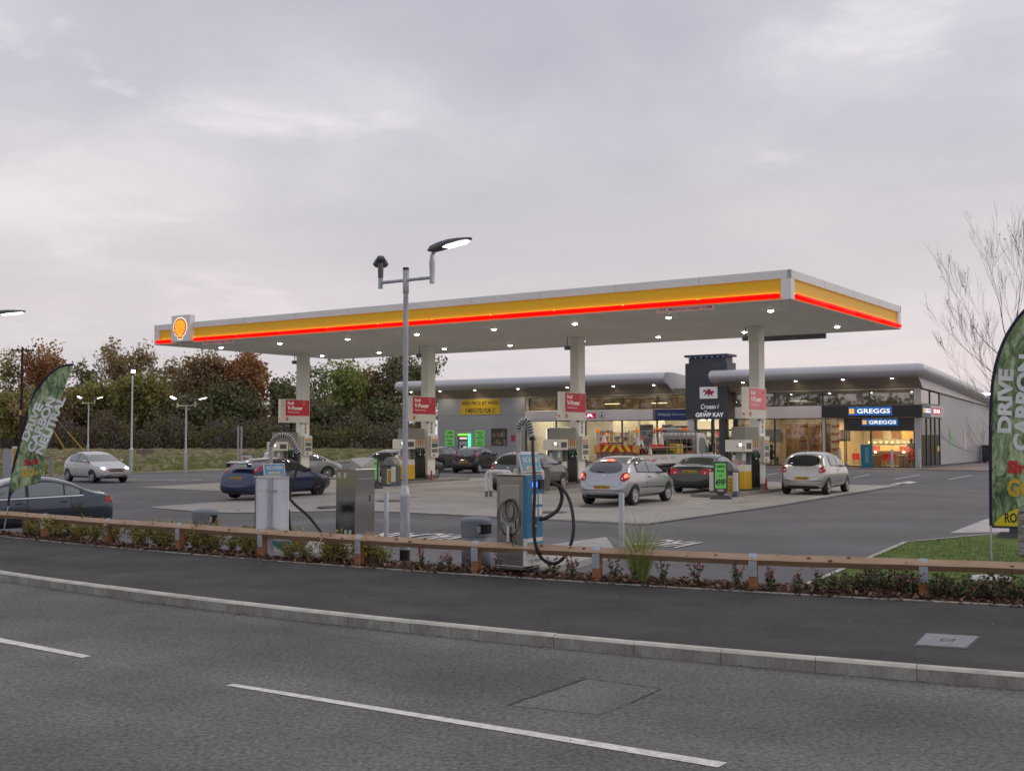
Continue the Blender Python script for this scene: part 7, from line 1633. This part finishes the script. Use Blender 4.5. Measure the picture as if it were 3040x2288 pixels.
# the wood carries on behind the front row of trees
fw = MB(); rr = random.Random(71)
for i in range(1700):
    px = rr.uniform(-60, 1262); d = rr.uniform(168, 182); c = at(px, d, 0); hh = 8.2 + 3.0 * noise.noise(Vector((px * .008, 3, 0))) + 1.6 * noise.noise(Vector((px * .03, 5, 0)))
    if px > 560 and px < 640 or 770 < px < 880: hh *= .8
    c.z = rr.random() ** .75 * hh; leaves(fw, rr, c, 14, 1.5, .33, 8, .8)
tag(fw.build('distant_wood', leafset('wood_brown', (.23, .175, .11)) + leafset('wood_olive', (.215, .20, .10))), kind='stuff')
bk_ = MB(); pr_ = [(158, -.1), (163, 1.9), (168, 2.9), (176, 3.0), (186, -.1)]  # unseen mound added to block bright sky showing through the undergrowth
v_ = []
for i in range(41):
    px = -160 + 1440 * i / 40
    for d, z in pr_: p = at(px, d, 0); v_.append((p.x, p.y, z * (1 if 0 < i < 40 else 0) * (1 + .15 * sin(i * 1.7))))
bk_.add(v_, [(i * 5 + j, (i + 1) * 5 + j, (i + 1) * 5 + j + 1, i * 5 + j + 1) for i in range(40) for j in range(4)], 0, True); tag(bk_.build('sky_block_bank', M('bank_litter', (.11, .085, .06), .95, nz=(.6, .4))), kind='structure')
# trees across the road behind the camera, only seen mirrored in glass and steel
tb_ = MB(); rr = random.Random(61)
for i in range(1500):
    ta = rr.random(); cx_, cy__ = ((-100 - 8 * sin(ta * 3), 95 - 150 * ta) if rr.random() < .75 else (-95 + 150 * ta, -45)); x = cx_ + rr.uniform(-5, 5); y = cy__ + rr.uniform(-5, 5); hh = 11 + 6 * noise.noise(Vector((x * .07, y * .07, 0))) + 3 * noise.noise(Vector((x * .25, y * .25, 0))); leaves(tb_, rr, Vector((x, y, hh * rr.random() ** .7)), 10, 1.3, .45, 4, .8)
tag(tb_.build('treeline', LF['dark']), kind='stuff')
# bramble and hedge undergrowth at the foot of the trees
ug = MB(); rr = random.Random(9)
mat_u = leafset('bramble', (.18, .145, .105)) + leafset('bramble_purple', (.17, .13, .12), .25) + leafset('bramble_olive', (.18, .165, .085), .25)
for i in range(1500):
    px = rr.uniform(112, 1262); d = rr.uniform(137, 146); c = at(px, d, 0); hh = 3.4 + 3.6 * noise.noise(Vector((px * .011, 0, 0))) + 2.2 * noise.noise(Vector((px * .04, 4, 0)))
    c.z = rr.random() ** .8 * max(1.6, hh); tone = noise.noise(Vector((px * .02, 9, c.z * .3))); q0 = len(ug.m); leaves(ug, rr, c, 16, .95, .2, 4, .8)
    sh_ = 0 if tone > .12 else (4 if tone > -.12 else 8)
    for k in range(q0, len(ug.m)): ug.m[k] += sh_
for i in range(150):
    px = rr.uniform(-20, 118); d = rr.uniform(158, 166); c = at(px, d, 0); c.z = rr.random() * 3.2; leaves(ug, rr, c, 14, 1.1, .3, 8, .8)
tag(ug.build('undergrowth', mat_u), kind='stuff')
# rough grass tufts in the field and on the verge behind the yard
fg = MB(); rr = random.Random(21)
fgm = [M('tuft_straw', (.42, .37, .23), .9), M('tuft_green', (.23, .26, .09), .9), M('tuft_brown', (.30, .24, .16), .9)]
for i in range(9000):
    px = rr.uniform(-40, 1215); d = 60 + 78 * rr.random() ** 1.3; p = at(px, d)
    py_ = 1289 - (p.z - CAMH) / d * 3280
    yb = lerp_tab([(0, 1414), (200, 1408), (383, 1402), (680, 1392), (1000, 1368), (1215, 1352)], px)
    if py_ > yb - 3: continue
    s = rr.uniform(.12, .34) * (1 + d / 150); a = rr.uniform(0, pi); near = py_ > yb - 26
    q = Vector((cos(a), sin(a) * .5, 0)) * s * 1.2
    fg.add([p - q, p + q, p + q * .5 + Vector((rr.uniform(-.1, .1), 0, s * .8)), p - q * .6 + Vector((rr.uniform(-.1, .1), 0, s * .7))], [(0, 1, 2, 3)], rr.choice((1, 1, 1, 0)) if near else rr.choice((0, 0, 2, 1)))
tag(fg.build('rough_grass', fgm), kind='stuff')
# ------------------------------------------------------------------ birch on the right
rr = random.Random(33); bp_ = at(3024, 19.2, 0)
bi = thing('birch_tree', 'young bare silver birch behind the right flag with a few last leaves', 'tree', bp_)
bm2 = MB(); tips = []
wb2_ = M('birch_bark', (.50, .47, .43), .8, nz=(9, .8), col2=(.06, .05, .045), stretch=(.6, .6, 2.2)); tw_m = M('birch_twig', (.19, .13, .13), .7)
tk2 = MB(); tk2.tube([(0, 0, 0), (.01, 0, 1.0), (-.03, 0, 2.1), (-.06, .02, 3.1), (-.15, .02, 3.9)], [.062, .054, .042, .034, .024], 0, 12); tk2.build('trunk', wb2_, bi)
tw2 = MB()
def bl_(p, d, L, r, dep):
    limb(tw2, rr, Vector(p), Vector(d).normalized(), L * .82, r * .72, dep + 1, tips, 4, 3, .30, .15, (2, 3), .0015, .74)
for p, d, L, r, dep in (((-.15, .02, 3.85), (-.25, 0, 1), 1.1, .020, 4), ((-.15, .02, 3.85), (.25, .1, 1), 1.15, .019, 4), ((-.13, .02, 3.6), (-.75, .1, .9), 1.05, .016, 4), ((-.10, .02, 3.4), (.6, -.1, .9), 1.0, .016, 4),
        ((-.08, .02, 3.2), (-.95, -.2, .75), 1.1, .015, 4), ((-.06, .02, 3.0), (-.9, .3, .45), 1.0, .013, 4), ((-.05, .02, 2.75), (-1, 0, .62), .95, .012, 4), ((-.05, .0, 2.6), (.9, 0, .5), .9, .012, 3), ((-.03, .0, 2.35), (-1, .1, .28), .8, .010, 3), ((-.03, 0, 2.1), (-1, -.2, .35), .85, .010, 3), ((-.02, 0, 1.85), (-.9, .2, -.05), .7, .009, 3), ((-.1, 0, 3.7), (.1, .6, 1), 1.0, .015, 3)):
    bl_(p, d, L, r, dep)
tw2.build('crown', tw_m, bi); bi.scale = (.9, .9, .93)
lf = MB()
for t, q in tips:
    if rr.random() < .03:
        a = rvec(rr, .022); b = a.cross(rvec(rr)).normalized() * .014; lf.add([t - a, t + b, t + a, t - b], [(0, 1, 2, 3)])
tag(lf.build('last_leaves', M('leaf_withered', (.06, .045, .03), .8), bi))
# ------------------------------------------------------------------ shrubs in the bed
def shrub_proto(kind, seed):
    rr = random.Random(seed); m = MB(); s_ = MB()
    if kind == 'gold':
        for _ in range(rr.randint(13, 17)):
            a = rr.uniform(0, 2 * pi); r = rr.uniform(.04, .27); tip = Vector((cos(a) * r, sin(a) * r, rr.uniform(.18, .37))); s_.tube([(cos(a) * .02, sin(a) * .02, 0), tip * .6, tip], [.004, .003, .002], 0, 4)
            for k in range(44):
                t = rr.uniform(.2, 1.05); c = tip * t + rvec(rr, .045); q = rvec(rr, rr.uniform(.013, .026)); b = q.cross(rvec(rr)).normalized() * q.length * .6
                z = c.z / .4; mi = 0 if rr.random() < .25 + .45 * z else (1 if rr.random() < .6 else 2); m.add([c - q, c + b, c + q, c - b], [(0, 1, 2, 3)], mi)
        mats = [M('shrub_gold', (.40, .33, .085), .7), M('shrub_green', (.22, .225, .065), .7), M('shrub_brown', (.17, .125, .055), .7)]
    elif kind == 'red':
        for _ in range(rr.randint(5, 8)):
            a = rr.uniform(0, 2 * pi); r = rr.uniform(.02, .13); tip = Vector((cos(a) * r, sin(a) * r, rr.uniform(.12, .34))); s_.tube([(0, 0, 0), tip * .6, tip], [.005, .004, .002], 0, 4)
            for k in range(16):
                t = rr.uniform(.25, 1.05); c = tip * t + rvec(rr, .03); q = rvec(rr, rr.uniform(.020, .038)); b = q.cross(rvec(rr)).normalized() * q.length * .42
                mi = (0 if rr.random() < .6 else 1) if t > .82 else (2 if rr.random() < .8 else 3); m.add([c - q, c + b, c + q, c - b], [(0, 1, 2, 3)], mi)
        mats = [M('shrub_redtip', (.24, .06, .065), .5), M('shrub_pink', (.38, .14, .16), .5), M('shrub_darkgreen', (.07, .11, .045), .5), M('shrub_cream', (.45, .45, .36), .6)]
    else:
        for _ in range(rr.randint(12, 16)):
            a = rr.uniform(0, 2 * pi); r = rr.uniform(.03, .26); tip = Vector((cos(a) * r, sin(a) * r, rr.uniform(.10, .27))); s_.tube([(0, 0, 0), tip * .6, tip], [.004, .003, .002], 0, 4)
            for k in range(24):
                t = rr.uniform(.3, 1.05); c = tip * t + rvec(rr, .04); q = rvec(rr, rr.uniform(.016, .034)); b = q.cross(rvec(rr)).normalized() * q.length * .4
                m.add([c - q, c + b, c + q, c - b], [(0, 1, 2, 3)], rr.choice((0, 1, 1, 2, 2, 3)))
        mats = [M('mix_maroon', (.20, .06, .055), .6), M('mix_green', (.09, .15, .05), .6), M('mix_dark', (.055, .065, .035), .6), M('mix_brown', (.19, .11, .06), .6)]
    st = s_.build('stems', M('stem_brown', (.08, .05, .03), .8)); f_ = m.build('foliage', mats); return f_, st
PR = {k: [shrub_proto(k, 50 + i + 10 * j) for i in range(5)] for j, k in enumerate(('gold', 'red', 'mix'))}
postpx = [-215, -55] + [125, 313, 526, 771, 1061, 1408, 1769, 2235, 2743, 3330]
ordn = ['first', 'second', 'third', 'fourth', 'fifth', 'sixth', 'seventh', 'eighth', 'ninth']
def bedpoint(px, dd):
    # point on the edging line under column px, pushed back by dd
    y = lerp_tab(pe, px); p = g(px, y, 0); n = Vector((-(PE_d.y), PE_d.x, 0)); return p + n * dd
PE_d = (g(*pe[-1], 0) - g(*pe[0], 0)).normalized()
rr = random.Random(77); SH = []
px = 30
while px < 1120: SH.append((px, rr.uniform(.2, .55), 'gold', rr.uniform(.75, 1.35))); px += rr.uniform(16, 46)
for px_, sc_ in ((1238, .9), (1290, .8), (1318, 1.0), (1372, .75), (1452, 1.1), (1468, .7), (1540, 1.0), (1612, 1.0), (1685, 1.1), (1795, 1.05), (1866, .9), (1950, 1.0), (2048, 1.05), (2165, 1.1), (2262, .85), (2286, .9), (2352, .9), (2412, .95)): SH.append((px_, rr.uniform(.15, .35), 'red', sc_))
px = 2468
while px < 3060: SH.append((px, rr.uniform(.3, .62), 'mix', rr.uniform(.9, 1.25))); px += rr.uniform(30, 48)
SH.sort(); cnt = {}
desc = dict(gold='low yellow green shrub', red='small red tipped shrub', mix='low mixed maroon and green shrub')
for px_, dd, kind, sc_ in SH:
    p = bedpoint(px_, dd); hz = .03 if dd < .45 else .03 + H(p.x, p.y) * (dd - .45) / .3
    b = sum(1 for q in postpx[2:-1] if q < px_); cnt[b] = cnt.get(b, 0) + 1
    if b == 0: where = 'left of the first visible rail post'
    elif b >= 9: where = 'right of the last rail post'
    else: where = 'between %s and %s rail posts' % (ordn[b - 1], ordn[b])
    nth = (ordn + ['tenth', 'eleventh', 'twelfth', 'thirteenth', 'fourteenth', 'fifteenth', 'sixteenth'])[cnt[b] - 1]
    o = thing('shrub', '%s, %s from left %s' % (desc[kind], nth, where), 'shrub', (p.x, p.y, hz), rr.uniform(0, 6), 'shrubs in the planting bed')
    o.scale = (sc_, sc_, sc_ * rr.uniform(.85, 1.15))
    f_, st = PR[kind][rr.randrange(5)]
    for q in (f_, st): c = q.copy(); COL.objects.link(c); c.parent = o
for k in PR:
    for f_, st in PR[k]: bpy.data.objects.remove(f_); bpy.data.objects.remove(st)
# taller red leaved shrub by the left flag
m = MB(); s_ = MB(); rr = random.Random(8); p = at(95, 24.6); 
for _ in range(11):
    a = rr.uniform(0, 2 * pi); tip = Vector((cos(a) * rr.uniform(.1, .45), sin(a) * .2, rr.uniform(.4, .95))); s_.tube([(0, 0, 0), tip * .5, tip], [.008, .006, .003], 0, 4)
    for k in range(26):
        t = rr.uniform(.3, 1.05); c = tip * t + rvec(rr, .06); q = rvec(rr, rr.uniform(.03, .05)); b = q.cross(rvec(rr)).normalized() * q.length * .4; m.add([c - q, c + b, c + q, c - b], [(0, 1, 2, 3)], rr.choice((0, 1, 2, 2)))
o = thing('shrub', 'taller open shrub with red leaf tips standing below the left flag', 'shrub', (p.x, p.y, p.z + .05), 0, 'shrubs in the planting bed'); m.build('foliage', [MATS['shrub_redtip'], M('shrub_rustbrown', (.2, .07, .03), .6), MATS['shrub_darkgreen']], o); s_.build('stems', MATS['stem_brown'], o)
# ornamental grass clump
m = MB(); rr = random.Random(12)
for i in range(560):
    a = rr.uniform(0, 2 * pi); lean = abs(rr.gauss(0, .30)) + .03; L = rr.uniform(.55, 1.15); base_ = Vector((cos(a), sin(a), 0)) * rr.uniform(0, .09); dv = Vector((cos(a) * sin(lean), sin(a) * sin(lean), cos(lean))); P = []; q = base_; wd = rr.uniform(.003, .006); sd_ = Vector((-sin(a), cos(a), 0)) * wd
    for k in range(6):
        P.append((q - sd_ * (1 - k / 5.5), q + sd_ * (1 - k / 5.5))); q = q + dv * (L / 5); dv = (dv + Vector((cos(a) * .12, sin(a) * .12, -.10 * (1 + lean * 3) * (k + 1) / 3))).normalized()
    v_ = [x for pr_ in P for x in pr_]; m.add(v_, [(2 * k, 2 * k + 1, 2 * k + 3, 2 * k + 2) for k in range(5)], rr.choice((0, 0, 1, 2)))
p = bedpoint(1872, .35); tag(m.build('grass_clump', [M('reed_green', (.22, .32, .06), .6), M('reed_light', (.40, .46, .17), .6), M('reed_straw', (.52, .48, .28), .6)], loc=(p.x, p.y, .02)), 'tall arching ornamental grass clump behind the knee rail in front of a slim post', 'grass clump')
# ------------------------------------------------------------------ feather flags
def flagmat():
    mt = M('flag_leaves', (.05, .09, .04), .75, nz=(5, .9), col2=(.02, .045, .02)); t = mt.node_tree; b = t.nodes['Principled BSDF']
    co = t.nodes.new('ShaderNodeTexCoord'); mp = t.nodes.new('ShaderNodeMapping'); mp.inputs['Scale'].default_value = (1, 1, .45); mp.inputs['Rotation'].default_value = (0, .6, 0)
    n1_ = t.nodes.new('ShaderNodeTexNoise'); n1_.inputs['Scale'].default_value = 5.5; n1_.inputs['Detail'].default_value = 8; n1_.inputs['Roughness'].default_value = .68; n1_.inputs['Distortion'].default_value = 1.4
    t.links.new(co.outputs['Object'], mp.inputs[0]); t.links.new(mp.outputs[0], n1_.inputs[0])
    r = t.nodes.new('ShaderNodeValToRGB'); el = r.color_ramp.elements
    while len(el) < 4: el.new(.5)
    for e, (p_, c) in zip(el, ((.33, (.035, .07, .04)), (.42, (.11, .17, .085)), (.51, (.26, .36, .19)), (.62, (.50, .60, .38)))): e.position = p_; e.color = (*c, 1)
    t.links.new(n1_.outputs[0], r.inputs[0]); t.links.new(r.outputs[0], b.inputs['Base Color']); return mt
fl_m = flagmat(); fl_t = M('flag_letter_white', (.78, .81, .82), .7); fl_r = M('flag_letter_red', (.55, .02, .03), .7); fl_y = M('flag_letter_gold', (.62, .42, .05), .7); slv = M('flag_sleeve', (.015, .012, .045), .7)
def flag(base_px, d, z0, sleeve, edge, texts, lab, wob, basec):
    x0 = (base_px - 1520) / 3280 * d; o = thing('feather_flag', lab, 'flag', (x0, d, z0), 0, 'feather flags')
    cv_ = lambda px, py: ((px - 1520) / 3280 * d - x0, CAMH + (1289 - py) / 3280 * d - z0 + (px - 1520) * 0)
    S_ = [cv_(*p) for p in sleeve]; E_ = [cv_(*p) for p in edge]
    zz = lambda a, b: wob * (sin(a * 6.5 + b * 2.2) * .6 + sin(a * 13 + b * 4 + 1) * .25 + sin(b * 7 + a * 2) * .3)
    poly = S_ + E_[::-1]; v2, fs = tess(poly, .05)
    sx_ = lambda x, z: min(((x - a) ** 2 + (z - b) ** 2) ** .5 for a, b in S_)
    ww = lambda x, z: zz(x, z) * min(1, sx_(x, z) / .25)
    m = MB(); vv_ = [(p.x, ww(p.x, p.y), p.y) for p in v2]; m.add(vv_, [tuple(f) for f in fs], 0, True); fb = m.build('fabric', fl_m, o)
    md = fb.modifiers.new('t', 'SOLIDIFY'); md.thickness = .002; md.offset = 1
    m = MB(); P = [Vector((x, -.002, z)) for x, z in S_]; m.tube(spline(P, 5), .024, 0, 8); m.build('sleeve', slv, o)
    m = MB(); m.tube([(0, 0, .08), (S_[0][0], 0, S_[0][1])], .013, 0, 8); m.build('pole', galv, o)
    m = MB()
    if basec == 'white':
        m.lathe([(.001, .06), (.27, .055), (.30, .02), (.30, 0)], n=28, mi=0); m.lathe([(.03, .05), (.03, .30), (.001, .3)], n=12, mi=1)
        m.build('base', [M('base_white', (.6, .6, .58), .5), black], o)
    else:
        m.lathe([(.001, .12), (.2, .1), (.27, .03), (.27, 0)], n=24, mi=0); m.lathe([(.022, .1), (.022, .2), (.001, .2)], n=12, mi=0); m.build('base', M('base_dark_rubber', (.03, .03, .032), .7), o)
    for t_, cx_, cy_, ln, hh, angd, mi in texts:
        c = cv_(cx_, cy_); k = d / 3280; a = radians(angd); ux = Vector((cos(a), 0, sin(a))); uy = Vector((-sin(a), 0, cos(a)))
        m = MB(); m.text(t_, (c[0], 0, c[1]), ln * k, hh * k, ux, uy, 0, bold=.05)
        m.v = [Vector((v.x, ww(v.x, v.z) - .012, v.z)) for v in m.v]; m.build('lettering', (fl_t, fl_r, fl_y)[mi], fb)
    return o
sl = [(30, 1500), (42, 1391), (59, 1320), (76, 1249), (97, 1177), (122, 1135), (155, 1102), (185, 1086), (216, 1081)]
ed = [(38, 1470), (55, 1452), (76, 1443), (122, 1433), (124, 1421), (134, 1366), (147, 1320), (160, 1270), (172, 1225), (185, 1169), (202, 1127), (214, 1090)]
fz = H(-11.35, 25.0)
flag(12, 25.0, fz, sl, ed, [('DRIVE', 97, 1252, 118, 24, 67, 0), ('CARBON', 124, 1260, 172, 25, 69, 0), ('NEUTRAL', 152, 1262, 182, 26, 69, 0), ('Shell', 94, 1371, 42, 19, 5, 1), ('GO+', 93, 1402, 50, 26, -2, 2)], 'leaning green leaf print feather flag with white slogan above the dark saloon', .05, 'dark')
sl = [(2935, 1558), (2936, 1450), (2938, 1300), (2942, 1200), (2949, 1130), (2962, 1070), (2985, 1010), (3012, 964), (3046, 922), (3100, 880), (3180, 850), (3260, 838)]
ed = [(2940, 1554), (2975, 1525), (3010, 1508), (3060, 1495), (3110, 1490), (3118, 1400), (3130, 1300), (3150, 1200), (3180, 1080), (3215, 960), (3250, 870)]
flag(2935, 16.4, 0.0, sl, ed, [('DRIVE', 2984, 1190, 190, 45, 87, 0), ('CARBON', 3038, 1195, 285, 47, 86, 0), ('NEUTRAL', 3096, 1190, 300, 48, 86, 0), ('Shell', 3030, 1386, 92, 38, -2, 1), ('GO+', 3038, 1448, 112, 54, -4, 2)], 'tall upright green feather flag at the right edge beside the birch', .03, 'white')
# ------------------------------------------------------------------ people
skin = M('skin', (.42, .24, .17), .6); hairm = M('hair_dark', (.02, .015, .012), .7)
def person(loc, rot, J, lab, mats, split, hair=True):
    """J joints: name -> (pos, radius, parent). one skinned body; split(z,x)-> material index"""
    names = list(J); me = bpy.data.meshes.new('person_body'); idx = {n_: i for i, n_ in enumerate(names)}
    me.from_pydata([J[n_][0] for n_ in names], [(idx[n_], idx[J[n_][2]]) for n_ in names if J[n_][2]], []); me.update()
    t_ = bpy.data.objects.new('tmp', me); COL.objects.link(t_); t_.modifiers.new('s', 'SKIN'); sv = me.skin_vertices[0].data
    for n_ in names: sv[idx[n_]].radius = (J[n_][1], J[n_][1]); sv[idx[n_]].use_root = (J[n_][2] is None)
    ss = t_.modifiers.new('u', 'SUBSURF'); ss.levels = 1; ss.render_levels = 1
    dg = bpy.context.evaluated_depsgraph_get(); bm_e = bpy.data.meshes.new_from_object(t_.evaluated_get(dg)); bpy.data.objects.remove(t_)
    bm_e.materials.clear()
    for x in mats: bm_e.materials.append(x)
    for p in bm_e.polygons: p.use_smooth = True; p.material_index = split(p.center)
    o = bpy.data.objects.new('person', bm_e); COL.objects.link(o); o.location = loc; o.rotation_euler = (0, 0, rot); tag(o, lab, 'person')
    hc = Vector(J['head'][0]); m = MB(); m.lathe([(.001, .135), (.07, .12), (.108, .06), (.112, 0), (.10, -.06), (.085, -.09)], c=hc + Vector((0, .02, .01)), n=14); m.build('hair', hairm, o)
    return o
sit = {'pel': ((0, 0, .50), .15, None), 'sp': ((0, .02, .72), .15, 'pel'), 'ch': ((0, 0, .92), .16, 'sp'), 'nk': ((0, -.02, 1.08), .06, 'ch'), 'head': ((0, -.06, 1.24), .10, 'nk'),
    'sl': ((.19, 0, .98), .07, 'ch'), 'el': ((.27, -.1, .74), .05, 'sl'), 'wl': ((.16, -.32, .74), .035, 'el'), 'sr': ((-.19, 0, .98), .07, 'ch'), 'er': ((-.27, -.1, .74), .05, 'sr'), 'wr': ((-.14, -.32, .76), .035, 'er'),
    'hl': ((.10, -.06, .48), .10, 'pel'), 'kl': ((.12, -.46, .48), .075, 'hl'), 'al': ((.13, -.42, .08), .045, 'kl'), 'fl': ((.13, -.58, .05), .04, 'al'), 'hr': ((-.10, -.06, .48), .10, 'pel'), 'kr': ((-.12, -.46, .48), .075, 'hr'), 'ar': ((-.13, -.42, .08), .045, 'kr'), 'fr': ((-.13, -.58, .05), .04, 'ar')}
std = {'pel': ((0, 0, .95), .14, None), 'sp': ((0, 0, 1.15), .13, 'pel'), 'ch': ((0, 0, 1.36), .15, 'sp'), 'nk': ((0, 0, 1.52), .055, 'ch'), 'head': ((0, 0, 1.67), .10, 'nk'),
    'sl': ((.20, 0, 1.42), .065, 'ch'), 'el': ((.26, -.03, 1.14), .045, 'sl'), 'wl': ((.2, -.22, 1.05), .035, 'el'), 'sr': ((-.20, 0, 1.42), .065, 'ch'), 'er': ((-.26, -.03, 1.14), .045, 'sr'), 'wr': ((-.2, -.2, 1.02), .035, 'er'),
    'hl': ((.10, 0, .88), .10, 'pel'), 'kl': ((.11, -.01, .48), .07, 'hl'), 'al': ((.11, .02, .08), .045, 'kl'), 'fl': ((.11, -.14, .04), .04, 'al'), 'hr': ((-.10, 0, .88), .10, 'pel'), 'kr': ((-.11, -.01, .48), .07, 'hr'), 'ar': ((-.11, .02, .08), .045, 'kr'), 'fr': ((-.11, -.14, .04), .04, 'ar')}
coat = M('coat_black', (.02, .017, .017), .8); apr = M('apron_red', (.45, .02, .03), .7)
pw = Wp(uOn(2288, FV + .7), FV + .7, .08)
person(pw, PHI + radians(80), sit, 'person in a black coat seated inside the restaurant window right of the pump', [coat, skin], lambda c: 1 if c.z > 1.14 or (c.y < -.28 and .68 < c.z < .82) else 0)
m = MB(); m.box(-.22, .22, -.2, .24, .40, .45); m.box(-.22, .22, .2, .25, .45, .95); m.tube([(-.2, -.15, 0), (-.2, -.15, .4)], .02); m.tube([(.2, -.15, 0), (.2, -.15, .4)], .02); m.tube([(-.2, .2, 0), (-.2, .2, .4)], .02); m.tube([(.2, .2, 0), (.2, .2, .4)], .02)
tag(m.build('wooden_chair', M('chair_wood', (.12, .07, .04), .6), loc=pw, rot=PHI + radians(80)), 'brown chair under the person seated in the restaurant window', 'chair')
ps = Wp(uOn(2704, FV + 3.2), FV + 3.2, .08)
person(ps, PHI + pi, std, 'standing shop worker in a dark shirt and red apron on the right inside the bakery', [coat, skin, apr], lambda c: 1 if c.z > 1.54 or (abs(c.x) > .17 and c.z < 1.18) else (2 if .55 < c.z < 1.12 else 0))
